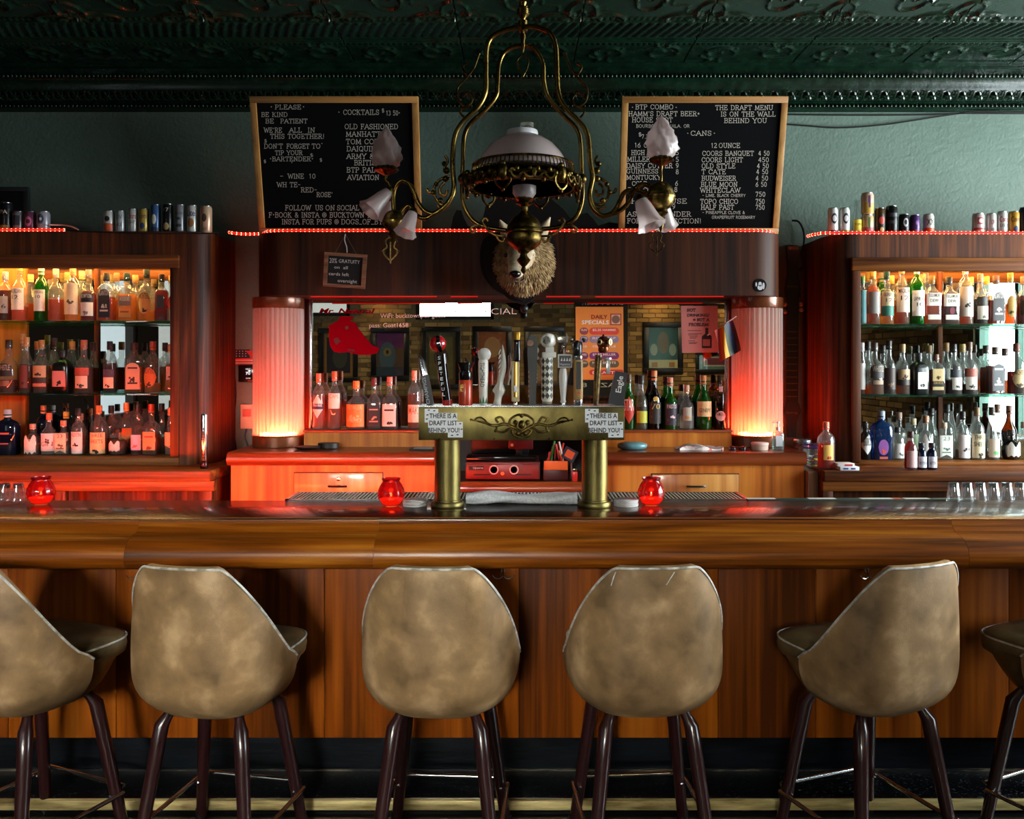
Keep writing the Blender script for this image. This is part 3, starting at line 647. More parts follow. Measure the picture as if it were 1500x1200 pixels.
def stool():
    t = thing('bar_stool', 'x', 'stool')
    ZS, ZT, ZU = .680, 1.000, .510
    A, B, SN = .255, .245, 2.7
    def ztop(a):                     # a: angle from the rear in degrees
        a = abs(a)
        if a < 26: return ZT
        u = min(1, (a-26)/70); return ZT-(ZT-ZS+.03)*u**1.3
    def rad(z):                      # bucket swell
        u = (z-ZU)/.18
        if u < 1: return 1-.36*(1-max(u, 0))**3.4
        return 1.0-.09*((z-ZS)/(ZT-ZS))**1.6
    AM = 94
    def shell(off, back=False):
        def fn(u, v):
            a = -AM+2*AM*u; zt = ztop(a); z = ZU+(zt-ZU)*v; k = rad(z)
            th = math.radians(-90+a); x, y = supr(A*k-off, B*k-off, SN, th)
            return (x, y-.01-.10*max(0, (z-.62))**1.25*math.cos(math.radians(a)), z)
        return fn
    fo, fi = shell(0), shell(.035)
    mb = MB().grid(fo, 44, 20); link('back_shell', mb, M_VINYL, t, 60)
    mb = MB().grid(lambda u, v: fi(u, .35+.65*v), 44, 12); link('back_padding', mb, M_SEATV, t, 60)
    rim = MB().grid(lambda u, v: Vector(fo(u, 1)).lerp(Vector(fi(u, 1)), v)+Vector((0, 0, .006*math.sin(PI*v))), 44, 3)
    for u in (0, 1): rim.grid(lambda p, q, u=u: Vector(fo(u, q)).lerp(Vector(fi(u, q)), p), 2, 12)
    link('back_rim', rim, M_VINYL, t, 60)
    pts = [Vector(fo(u/60, 1)) for u in range(61)]
    link('piping', MB().tube(pts, .0042, 6), M_PIPING, t, 60)
    # bucket underside and front
    def under(u, v):
        th = 2*PI*u; k = .64; x, y = supr(A*k, B*k, SN, th); return (x*(1-v), (y-.01)*(1-v), ZU-.012*math.sin(PI/2*v))
    link('seat_pan', MB().grid(under, 40, 4), M_BLACK, t, 60)
    def front(u, v):
        a = AM-2+(360-2*AM+4)*u; z = ZU+(ZS-.03-ZU)*v; k = .64+.32*v**.6
        th = math.radians(-90+a); x, y = supr(A*k, (B+.035*v)*k, SN, th); return (x, y-.01, z)
    link('seat_front', MB().grid(front, 24, 8), M_SEATV, t, 60)
    def cush(sc_, z): return [(supr(.236*sc_, .245*sc_, 4.2, 2*PI*i/48), z) for i in range(48)]
    mb = MB(); rings = [(.9, ZS-.06), (.985, ZS-.045), (1, ZS-.02), (.985, ZS+.003), (.93, ZS+.014), (.7, ZS+.022), (.3, ZS+.020)]
    vs_ = []; 
    for k, z in rings: vs_ += [(p[0], p[1]*(1 if p[1] > 0 else .72)-.0+.0, z) for p, z in cush(k, z)]
    fs = [(i*48+j, i*48+(j+1) % 48, (i+1)*48+(j+1) % 48, (i+1)*48+j) for i in range(len(rings)-1) for j in range(48)]+[tuple((len(rings)-1)*48+j for j in range(48))]
    mb.add(vs_, fs); cu = link('seat', mb, M_SEATV, t, 60)
    pp = [Vector((p[0], p[1]*(1 if p[1] > 0 else .72), ZS+.004)) for p, z in cush(.99, 0)]
    link('seat_piping', MB().tube([p for p in pp if p.y > -.02][0:60], .0038, 6), M_PIPING, cu, 60)
    feet = {}
    for sx in (-1, 1):
        for sy in (-1, 1):
            top = Vector((sx*.11, sy*.10, ZU+.012)); mid = Vector((sx*.138, sy*.132, ZU-.045)); bot = Vector((sx*.195, sy*.2, 0))
            lg = link('leg', MB().tube([top, top.lerp(mid, .6), mid, mid.lerp(bot, .2), bot], [.015, .017, .0235, .023, .019], 12), M_LEG, t, 60)
            link('foot', MB().lathe([(.0205, 0), (.021, .006), (.021, .028), (.0195, .03)], (bot.x, bot.y, 0), 12), M_BLACK, lg)
            feet[sx, sy] = mid.lerp(bot, (mid.z-.155)/mid.z)
            p = feet[sx, sy]; link('bolt', MB().sphere(p+Vector((sx*.004, -.022 if sy < 0 else -.024, -.012)), .006, 8, 5), M_CHROME, lg)
    for i, (a, b) in enumerate((((-1, -1), (1, -1)), ((-1, 1), (1, 1)), ((-1, -1), (-1, 1)), ((1, -1), (1, 1)))):
        pa, pb = feet[a], feet[b]; e = (pb-pa).normalized()*.012
        off = (pa+pb)*.5; off.z = 0; off = off.normalized()*.026
        dz = Vector((0, 0, .004 if i < 2 else -.012))
        link('foot_bar', MB().tube([pa-e+off+dz, pb+e+off+dz], .0075, 10), M_CHROME, t, 60)
    return t
def copy_tree(o, parent=None):
    c = o.copy(); C.objects.link(c); c.parent = parent
    for ch in list(o.children): copy_tree(ch, c)
    return c
st0 = stool()
STOOLS = [(-1.625, 2.97, -24, 'taupe vinyl bar stool swivelled toward the single purse hook by the inverted glasses candle'),
          (-.985, 2.95, -11, 'taupe vinyl bar stool with frayed pale piping, neighbour of the swivelled end stool'),
          (-.252, 2.95, -3.5, 'clean taupe vinyl bar stool square to the bar under the left tap column'),
          (.405, 2.96, 4, 'taupe vinyl bar stool with torn piping threads hanging at its top'),
          (1.16, 2.97, 21, 'darker taupe vinyl bar stool swivelled away, small scratches on its back'),
          (1.885, 3.0, 26, 'dark vinyl bar stool, mostly its seat showing, below the row of inverted shot glasses')]
STLAB = ['taupe bar stool swivelled toward its neighbour, below the candle beside few shot glasses', 'taupe bar stool with worn piping below the wall thermostat',
         'taupe bar stool square to the bar below the brass tap tower, candle side', 'taupe bar stool with two torn piping threads hanging from its top edge',
         'dark taupe bar stool turned away with small pale scratches on its back', 'dark bar stool below the long row of upturned shot glasses']
stools = []
for i, (x, y, a, _) in enumerate(STOOLS):
    o = st0 if i == 0 else copy_tree(st0)
    o.location = (x, y, 0); o.rotation_euler = (0, 0, math.radians(a)); o['label'] = STLAB[i]; o['group'] = 'bar stools along the bar'; stools.append(o)
# torn threads on one stool
for px, pts in ((900, [(902, 838), (899, 845), (895, 858)]), (985, [(988, 838), (983, 846), (976, 857)])):
    mb = MB().tube(smooth([W(a, b, 2.682-.003*i) for i, (a, b) in enumerate(pts)], 4), .0018, 5)
    o = link('loose_thread', mb, M_PIPING); o.parent = stools[3]; o.matrix_parent_inverse = (Matrix.Translation(stools[3].location) @ Matrix.Rotation(math.radians(4), 4, 'Z')).inverted()
for px, lab in ((737, 'small double chrome purse hook under the bar rail between two stools'), (205, 'small chrome purse hook beside the worn-piping stool'), (1272, 'small chrome purse hook above the scratched dark stool')):
    x = SX(px, 3.33); z = SZ(838, 3.33); mb = MB()
    for sg in (-1, 1): mb.tube(smooth([(x, 3.345, z+.01), (x, 3.33, z-.012), (x+sg*.014, 3.318, z-.022), (x+sg*.030, 3.31, z-.018), (x+sg*.040, 3.305, z-.006)], 4), .0025, 6)
    mb.box(x-.008, x+.008, 3.344, 3.35, z-.004, z+.03)
    single('purse_hook', mb, M_CHROME, lab, 'hook')

# ================================================================== BOTTLES
PROF = {
 'w': [(.9, 0), (1, .015), (1, .54), (.95, .60), (.78, .66), (.52, .71), (0, .77)],
 't': [(.9, 0), (1, .015), (1, .48), (.93, .54), (.7, .61), (.48, .68), (0, .76)],
 's': [(.9, 0), (1, .02), (1, .42), (.97, .50), (.82, .58), (.5, .64), (0, .68)],
 'c': [(.92, 0), (1, .015), (1, .26), (.88, .40), (.66, .55), (.48, .68), (0, .80)],
 'p': [(.72, 0), (.86, .04), (.97, .14), (1, .28), (.98, .42), (.86, .52), (.6, .59), (0, .65)],
 'd': [(.88, 0), (1, .02), (1, .60), (.92, .68), (.66, .74), (.45, .77), (0, .80)],
}
def bottle(x, d, z0, h, R, style, glass, liq, fill, cap, labels, label, group, rot=0, name='liquor_bottle', cat='bottle', n=2, dep=1.0, spout=False):
    t = thing(name, label, cat, (x, d, z0), group)
    nr = min(max(.0135, .33*R), .017)/R; pr = PROF[style]
    capz = .895
    pf = [(max(a, nr)*R if a else nr*R, b*h) for a, b in pr]+[(nr*R, capz*h*.97), (nr*R*1.18, capz*h*.975), (nr*R*1.18, capz*h)]
    seg = 24
    ax = Matrix.Rotation(rot, 3, 'Z')
    def sec(r):   # round off square bottles toward the neck
        return 2+(n-2)*max(0, min(1, (r/R-nr)/(.75-nr)))
    def lathe(pf_, closed):
        vs_ = []; fs = []
        for r, z in pf_:
            k = max(0, min(1, (r/R-nr)/(1-nr))); nn = sec(r); dp = 1+(dep-1)*k
            for j in range(seg):
                a, b = supr(r, r*dp, nn, 2*PI*(j+.5)/seg); vs_.append(ax @ Vector((a, b, z))+Vector((x, d, z0)))
        m_ = len(pf_); fs = [(i*seg+j, i*seg+(j+1) % seg, (i+1)*seg+(j+1) % seg, (i+1)*seg+j) for i in range(m_-1) for j in range(seg)]
        fs.append(tuple(range(seg))[::-1]); 
        if closed: fs.append(tuple((m_-1)*seg+j for j in range(seg)))
        return MB().add(vs_, fs)
    link('glass', lathe(pf, False), GLASS[glass], t, 50)
    if liq:
        fz = fill*h; lp = []
        for (r, z), (r2, z2) in zip(pf, pf[1:]):
            if z > fz: break
            lp.append((r*.93, max(z, .006)))
            if z2 > fz:
                k = (fz-z)/max(z2-z, 1e-5); lp.append(((r+(r2-r)*k)*.93, fz)); break
        if len(lp) > 1: link('liquid', lathe(lp, True), liquid(liq), t, 50)
    if cap:
        cr_ = nr*R*1.12
        link('stopper', MB().lathe([(cr_*.96, capz*h*.93), (cr_, capz*h*.94), (cr_, h-.003), (cr_*.9, h)], (x, d, z0), 16), P(cap, .45), t, 50)
        if spout: link('pour_spout', MB().tube(smooth([(x, d, z0+h), (x, d, z0+h+.02), (x-.014, d-.004, z0+h+.045), (x-.022, d-.006, z0+h+.062)], 3), .0035, 6), M_CHROME, t)
    def wrap(u, v, off):
        q = min(abs(u)/R, .985); y = -R*dep*(1-q**n)**(1/n)-off
        return ax @ Vector((u, y, v*h))+Vector((x, d, z0))
    for lb in labels.split('|') if labels else []:
        q = lb.split(':'); shp, hx, zz, wf = q[0], q[1], q[2], float(q[3])
        a, b = [float(i) for i in zz.split('-')]; hw = R*wf*.98
        def zr(u):
            e = u/hw
            if shp == 'r': return a, b
            if shp == 'o': k = math.sqrt(max(0, 1-e*e)); c = (a+b)/2; return c-(b-a)/2*k, c+(b-a)/2*k
            if shp == 'a': return a, b-(b-a)*.22*(1-math.sqrt(max(0, 1-e*e)))
            if shp == 'v': return a+(b-a)*.14*(1-abs(e)), b
            if shp == 'd': c = (a+b)/2; k = 1-abs(e)*.8; return c-(b-a)/2*k, c+(b-a)/2*k
            if shp == 'x': return a+(b-a)*.12*(.5+.5*math.sin(9*e)), b-(b-a)*.35*(.5+.5*math.sin(5*e+1))
        off = .0008+.0005*labels.split('|').index(lb)
        mb = MB().grid(lambda p, r: wrap(-hw+2*hw*p, zr(-hw+2*hw*p)[0]+(zr(-hw+2*hw*p)[1]-zr(-hw+2*hw*p)[0])*r, off), 12, 2)
        lo = link('label', mb, P(hx, .55), t, 60)
        if len(q) > 4 and q[4]:
            tm = MB(); lines = q[4].split('/'); hh = (b-a)/(len(lines)*1.6+.8); ink = q[5] if len(q) > 5 else '1b1714'
            for i, s in enumerate(lines):
                tm = MB(); zc = b-hh*(1.25+1.6*i)
                if s == '#':      # drawn emblem: blob of strokes
                    for k in range(9):
                        r1 = hw*.5*random.random(); aa = random.random()*6.28; c0 = (r1*math.cos(aa), zc-hh*.6+r1*math.sin(aa)*.7/h)
                        tm.add([wrap(c0[0]+hw*.17*math.cos(w_), c0[1]+hw*.17*math.sin(w_)/h, off+.0006) for w_ in (0, 1.3, 2.6, 3.9, 5.2)], [(0, 1, 2, 3, 4)])
                elif s == '=':
                    tm.add([wrap(u, v, off+.0006) for u, v in ((-hw*.7, zc), (hw*.7, zc), (hw*.7, zc+hh*.35), (-hw*.7, zc+hh*.35))], [(0, 1, 2, 3)])
                elif s == '/':
                    pass
                else:
                    wd = min(hw*.82, len(s)*hh*h*.42); put_text(tm, s, lambda u, v: wrap(u, zc+v/h, off+.0006), -wd, wd, 0, hh*h, .004)
                if tm.v: link('label_print', tm, P(ink, .6), lo, 0)
    return t
AMB, GOLD, DARK, RED, PALE = 'dd8222', 'f5bb52', '8a4218', 'b02a1e', 'f8f0e6'
TSL, TSR = 'cabinet by thermostat', 'cabinet by guitar neck'
def row(items, zs, base_d, where, grp, bd=.105):
    for it in items:
        x, ty, wpx, st, gl, lq, fl, cap, lb, desc = it[:10]; o = it[10] if len(it) > 10 else {}
        back = o.get('back', 0); d = base_d+(bd if back else 0)+random.uniform(-.004, .004)
        R = wpx*d/F/2*.97; h = SZ(ty, d)-zs
        bottle(SX(x, d), d, zs, h, R, st, gl, lq, fl, cap, lb, desc+', '+where, grp, random.uniform(-.12, .12)+o.get('rot', 0), n=o.get('n', 2), dep=o.get('dep', 1.0), spout=o.get('spout', False))
B = {'back': 1}; SQ = {'n': 5, 'dep': .62}; SQR = {'n': 5, 'dep': .85}
BW = B
row([
 (8, 398, 17, 'd', 'clear', DARK, .62, 'b8b8b8', 'r:b9b2a8:.16-.50:.85:=/16', 'dark whisky bottle with grey label and silver stopper'),
 (29, 388, 23, 'w', 'clear', AMB, .26, 'c9b060', 'r:e6dcd0:.2-.58:.9:MACALLAN/12/=', 'clear whisky bottle with tall white number label'),
 (60.5, 389, 20, 'd', 'green', 'a8b040', .5, 'e8e4da', 'r:e9e6dd:.18-.56:.88:LAPHROAIG/10/=/=', 'green glass whisky bottle with white neck wrap'),
 (82, 394, 23, 'w', 'clear', AMB, .42, 'e8dcb0', '', 'engraved clear bottle half full of amber whiskey'),
 (107, 390, 24, 'd', 'clear', GOLD, .15, 'd8c080', 'r:d9c7a6:.12-.68:.88:=/#/=:4a3a2a', 'gold bottle with tall cream horse label'),
 (130, 395, 22, 't', 'clear', RED, .58, '9a8a7a', 'r:e2ded8:.1-.36:.86:#:777777|r:17171a:.36-.54:.86:REDEMPTION:c8c8c8', 'dark red rye bottle with black over white label'),
 (156, 400, 25, 'd', 'clear', AMB, .5, '1a1a1a', 'a:16161a:.08-.66:.72:BLANTON/#/=:b9b9b9', 'flask shaped rye bottle with black arched label', SQ),
 (186, 400, 26, 'w', 'clear', GOLD, .56, '0f3a30', 'r:6a6a5e:.32-.52:.72:WOODFORD:d8d0b8|r:c98e3a:.08-.28:.7:=:7a4a16', 'honey coloured bottle with grey label and green stopper', {'n': 4, 'dep': .7}),
 (215, 395, 25, 'w', 'clear', GOLD, .2, '2a3a2a', 'o:b89a50:.14-.56:.76:MICHTERS/#:2a2010', 'gold bottle with oval tan label and dark neck'),
 (237, 402, 19, 'w', 'clear', RED, .66, '1a1410', 'r:120d10:.28-.55:.55', 'red liqueur bottle with small black label', SQR),
 (251, 404, 14, 't', 'clear', PALE, .3, 'c8a060', 'd:a84038:.24-.55:.8', 'slim bottle with red triangle label'),
 (45, 402, 16, 't', 'clear', AMB, .4, 'd0b070', '', 'slim amber bottle standing behind the green one', B),
 (99, 399, 17, 'w', 'clear', GOLD, .5, 'c89a50', '', 'golden bottle behind the horse label bottle', B),
 (120, 397, 17, 'w', 'clear', AMB, .5, 'e0c080', '', 'amber bottle behind the dark red rye', B),
 (171, 400, 18, 'w', 'clear', AMB, .45, '8a6a3a', '', 'amber bottle behind the arched label flask', B),
 (198, 403, 18, 'w', 'clear', GOLD, .55, 'b08a50', '', 'golden bottle behind the honey coloured one', B),
], ZL1, 4.79, 'top shelf, '+TSL, 'bottles on top shelf beside thermostat')
row([
 (13, 498, 26, 's', 'clear', DARK, .25, '2a1a12', 'a:241a18:.32-.56:.8:WHISTLE:b89a80|r:8a5038:.14-.24:.6', 'wide shouldered clear bottle with dark arched label'),
 (39, 494, 20, 't', 'clear', DARK, .52, 'c08a50', 'r:6a2a20:.1-.5:.6:#:201010', 'long neck bottle of dark bourbon with maroon label'),
 (61, 498, 24, 't', 'clear', DARK, .2, 'a8763a', 'r:b89068:.30-.52:.9:#:2a1a10|r:2a1a14:.20-.30:.9|r:b06a50:.13-.19:.9', 'long neck bourbon bottle with tan and black label'),
 (92, 513, 26, 'd', 'black', None, 0, '14100e', 'r:d08a80:.16-.52:.82:#:160e0e', 'matte black bottle with pink photo label', SQR),
 (123, 498, 26, 's', 'clear', DARK, .48, 'b06a4a', 'r:b04a38:.34-.48:.8:=:401410|r:e2b49a:.1-.33:.7:#:2a1614', 'dark bourbon bottle with red over cream label'),
 (161, 500, 20, 'd', 'clear', '5a2408', .58, '281612', 'r:4a3a50:.32-.46:.8:=:b8a0b0|r:e8b898:.1-.31:.75:#:2a1614', 'amber bottle with purple over cream label, standing alone'),
 (197, 502, 27, 'd', 'clear', AMB, .52, '3a2216', 'a:c89878:.08-.6:.78:=/#/=:33201a', 'flask shaped bottle with portrait arch label', SQ),
 (224, 500, 25, 'w', 'clear', GOLD, .2, '8a4a2a', 'o:c8722e:.12-.5:.8:MICHTERS/#:33180a', 'gold bottle with orange oval label'),
 (250, 505, 16, 't', 'clear', GOLD, .3, 'a87a50', 'r:c89880:.28-.55:.6:#:2a2020', 'slim gold bottle with little bird label'),
 (34, 489, 16, 't', 'clear', AMB, .3, 'b88a58', '', 'tall clear bottle behind the dark arched label one', B),
 (55, 500, 17, 't', 'clear', AMB, .2, 'b8925a', '', 'clear bottle behind the tan label bourbon', B),
 (80, 495, 18, 't', 'clear', AMB, .25, '3a2a1a', 'r:a06a4a:.25-.5:.8', 'clear bottle behind the matte black one', B),
 (106, 500, 17, 't', 'clear', AMB, .3, 'b89048', '', 'clear bottle behind and beside the red label bourbon', B),
 (136, 502, 17, 't', 'clear', DARK, .5, '3a2a2a', '', 'dark bottle tucked behind the red label bourbon', B),
 (242, 502, 14, 't', 'clear', GOLD, .4, '4a2a1a', '', 'slim bottle behind the orange oval label one', B),
], ZL2, 4.79, 'middle shelf, '+TSL, 'bottles on middle shelf beside thermostat')
row([
 (11, 600, 33, 'd', 'navy', None, 0, 'b8c4d0', 'r:a05038:.24-.27:.45|r:a05038:.46-.50:.5', 'big dark blue gin bottle', {'n': 4, 'dep': .7}),
 (48, 621, 24, 's', 'clear', 'c87a50', .35, 'd0a890', 'x:f0d8d0:.04-.66:.75:=/=:c8a8a0', 'squat clear bottle with torn white label'),
 (72, 605, 22, 's', 'clear', PALE, .3, 'c86a40', 'r:f0d8d4:.1-.52:.9:#/GIN:4a3a3a', 'gin bottle with white label and tan cork'),
 (93, 616, 22, 's', 'clear', PALE, .25, 'c8886a', 'v:ecd2b4:.06-.64:.84:23/#/=:6a5a48', 'square bottle with cream shield label numbered', SQR),
 (115, 598, 20, 'w', 'clear', PALE, .2, '141212', 'r:f2dcd8:.04-.5:.88:VALENTIN/#/=:1a1012', 'clear vodka bottle with white and black label'),
 (145, 594, 25, 'w', 'clear', 'f0c890', .3, 'd8803a', 'r:eec890:.04-.46:.92:THREE/SHEETS/#:2a1c12', 'rum bottle with wide cream label and black lettering'),
 (173, 627, 28, 'p', 'clear', '9a6a14', .55, '1c1810', 'x:efd0c8:.14-.55:.6:=:5a2a20', 'squat face shaped bottle of golden tequila'),
 (202, 592, 20, 'c', 'clear', 'c04a38', .15, '1a1616', 'r:d8b0c8:.1-.4:.8:#:b0604a', 'clear cone shaped bottle with pink label'),
 (222, 592, 24, 's', 'clear', AMB, .35, 'b04a20', 'r:d8905a:.1-.46:.8:=/#:983a28', 'amber bottle with orange label and wax top', SQR),
 (250, 597, 17, 'c', 'clear', PALE, .3, 'd8804a', 'r:e8a878:.2-.48:.86:=/=:a8683a', 'slim bottle with plain orange label'),
 (64, 594, 20, 'd', 'navy', None, 0, 'b86a3a', '', 'second navy blue bottle behind the gin', B),
 (97, 603, 16, 't', 'smoke', PALE, .3, 'c8b040', 'r:c87a50:.3-.5:.8', 'bottle with metal pour spout behind the numbered one', {'back': 1, 'spout': True}),
 (118, 606, 22, 's', 'clear', PALE, .3, 'c8a080', '', 'round clear bottle behind the vodka', B),
 (163, 594, 20, 'w', 'clear', AMB, .3, '181414', '', 'bottle with black stopper behind the rum', B),
 (185, 590, 21, 'w', 'clear', 'e0a050', .4, 'd8823a', 'r:e0a868:.1-.5:.9', 'orange topped bottle behind the face bottle', B),
 (237, 591, 16, 'c', 'clear', PALE, .3, '1a1414', '', 'tall cone bottle behind the wax topped one', B),
], ZLB, 4.79, 'bottom ledge, '+TSL, 'bottles on bottom ledge beside thermostat')
row([
 (1263, 404, 13, 'd', 'clear', PALE, .3, '4a7a40', 'r:4f8a90:.03-.7:.95:=/=/=:a8d0d0', 'pale teal labelled bottle'),
 (1279, 396, 21, 'w', 'clear', AMB, .72, 'd8b060', 'r:8f8a86:.2-.6:.9:=/=:6a6664', 'amber whisky bottle with plain grey label and gold cap'),
 (1299, 396, 20, 's', 'clear', GOLD, .55, '0f4a42', 'r:d8c8a8:.34-.60:.92:GLENLIVET/12:5a4030|r:2f7a6a:.16-.34:.92', 'malt bottle with cream and teal label'),
 (1321, 386, 22, 'w', 'clear', AMB, .3, 'c8a850', 'r:eed6c4:.2-.60:.92:MACALLAN/12/=', 'tall malt bottle with pinkish white label'),
 (1343, 387, 22, 'd', 'green', 'a8b040', .5, 'e6e2d8', 'r:eeebe2:.14-.56:.88:=/LAPHROAIG/10/=', 'green malt bottle with white label and white neck wrap'),
 (1365, 404, 24, 'w', 'clear', AMB, .62, '8a6a30', 'r:ece6da:.38-.64:.92:TULLAMORE/DEW:3a3028|r:e6dccc:.1-.2:.8', 'amber irish whiskey with split white label, gold cap', SQR),
 (1390, 406, 26, 'w', 'clear', '8a3408', .66, '16181a', 'r:ece6da:.38-.64:.92:TULLAMORE/DEW:3a3028|r:e6dccc:.1-.2:.75|o:7a2030:.21-.36:.3', 'reddish irish whiskey with split white label, black cap', SQR),
 (1414, 387, 22, 'd', 'clear', AMB, .15, 'e0dcd4', 'r:d6cec2:.13-.62:.9:=/#/=:3a342e', 'bottle with tall label of a dark horse drawing'),
 (1436, 401, 21, 't', 'clear', '5a3a18', .5, 'a89070', 'r:2a2a28:.36-.54:.86:=/=:989488|r:d8d2c4:.1-.36:.82:#:6a6258', 'bottle with black over white feather label'),
 (1459, 404, 25, 'd', 'clear', '9a4a14', .5, '6a5040', 'a:3a3a3c:.08-.66:.72:BLANTON/#/=:d8d8d8', 'flask bottle with arched silver and black label', SQ),
 (1480, 400, 18, 'w', 'clear', AMB, .4, 'a89040', 'o:b8a060:.14-.56:.8:#:4a4020', 'gold bottle with tan oval label', {'rot': -.3}),
 (1499, 405, 18, 'w', 'clear', DARK, .6, 'a08060', 'r:241a10:.2-.5:.8', 'dark whiskey bottle at the shelf end'),
 (1306, 404, 17, 'w', 'clear', GOLD, .5, 'd0a850', '', 'gold capped bottle behind the teal label malt', B),
 (1422, 406, 17, 'w', 'clear', GOLD, .5, 'd0a850', '', 'gold capped bottle behind the horse drawing bottle', B),
 (1445, 405, 18, 'w', 'clear', GOLD, .6, 'c8a040', '', 'gold capped bottle behind the feather label bottle', B),
 (1352, 402, 16, 'w', 'clear', AMB, .5, 'b08a50', '', 'amber bottle behind the green malt', B),
], ZR1, 4.79, 'top shelf, '+TSR, 'bottles on top shelf beside guitar neck')
row([
 (1262, 502, 11, 'd', 'clear', AMB, .2, 'a0a0a0', 'r:ece8e4:.1-.6:.9', 'narrow bottle with blank white label'),
 (1281, 502, 27, 's', 'clear', AMB, .18, '3a2a24', 'a:3a3434:.32-.58:.82:WHISTLE:b0a090|r:9a8068:.2-.28:.6', 'wide shouldered bottle with dark arched label'),
 (1302, 499, 20, 't', 'clear', DARK, .48, '1a1412', 'r:3a2a26:.1-.5:.88:#:8a7058', 'long neck bottle with brown engraved label'),
 (1322, 504, 21, 't', 'clear', AMB, .18, 'a88a60', 'r:c8a880:.3-.5:.9:#:3a2a1a|r:3a3430:.19-.3:.9', 'long neck bourbon bottle with tan and black label'),
 (1346, 517, 25, 'd', 'black', None, 0, '3a3a3c', 'r:dcdcda:.14-.54:.6:#:1a1c1e', 'matte black bottle with white photo label', SQR),
 (1371, 519, 23, 'd', 'clear', '8a3a0c', .62, '6a4a34', 'r:d8c088:.34-.64:.7:#:6a4a20|r:1a1614:.2-.34:.7:DAVIESS:c8a060|r:d8c088:.12-.2:.7', 'short square bottle with yellow and black label', SQR),
 (1397, 504, 23, 's', 'clear', '7a2c10', .28, '16161a', 'r:3a3e44:.34-.5:.85:=/=:b0b4b8|r:ddd8cc:.1-.34:.7:#:2a2622', 'clear bottle with slate over white sprig label'),
 (1420, 501, 23, 's', 'clear', '6a1c10', .2, '6a4c3a', 'r:a8584a:.34-.5:.85:=/=:d8a8a0|r:ddd8cc:.1-.34:.7:#:2a2622', 'clear bottle with red over white sprig label'),
 (1458, 508, 26, 'd', 'clear', '9a4a14', .6, '5a4a40', 'a:44484c:.08-.64:.76:=/#/=:e2e2e0', 'flask bottle with portrait arch label', SQ),
 (1489, 503, 26, 'w', 'clear', '7a2a0c', .45, '6a3a24', 'o:c8b080:.14-.5:.8:MICHTERS/#:4a3a24', 'amber bottle with cream oval label'),
 (1271, 500, 15, 't', 'clear', AMB, .2, '1a1614', '', 'clear bottle behind the dark arched label bottle', B),
 (1293, 506, 15, 't', 'clear', AMB, .2, '1a1614', '', 'clear bottle behind the brown engraved label bottle', B),
 (1361, 506, 17, 't', 'clear', AMB, .3, '9a7850', '', 'clear bottle behind the short square one', B),
 (1386, 502, 18, 't', 'clear', AMB, .3, '9a7040', 'r:d8d4cc:.3-.5:.8', 'clear bottle behind the slate label bottle', B),
 (1410, 504, 15, 't', 'clear', AMB, .3, 'b89a60', '', 'clear bottle behind the red sprig label bottle', B),
 (1444, 506, 17, 's', 'clear', '9a4a14', .55, '3a2c24', '', 'amber bottle behind the portrait flask', B),
 (1472, 510, 17, 't', 'clear', AMB, .3, '4a2c24', '', 'clear bottle behind the cream oval label bottle', B),
], ZR2, 4.79, 'middle shelf, '+TSR, 'bottles on middle shelf beside guitar neck')
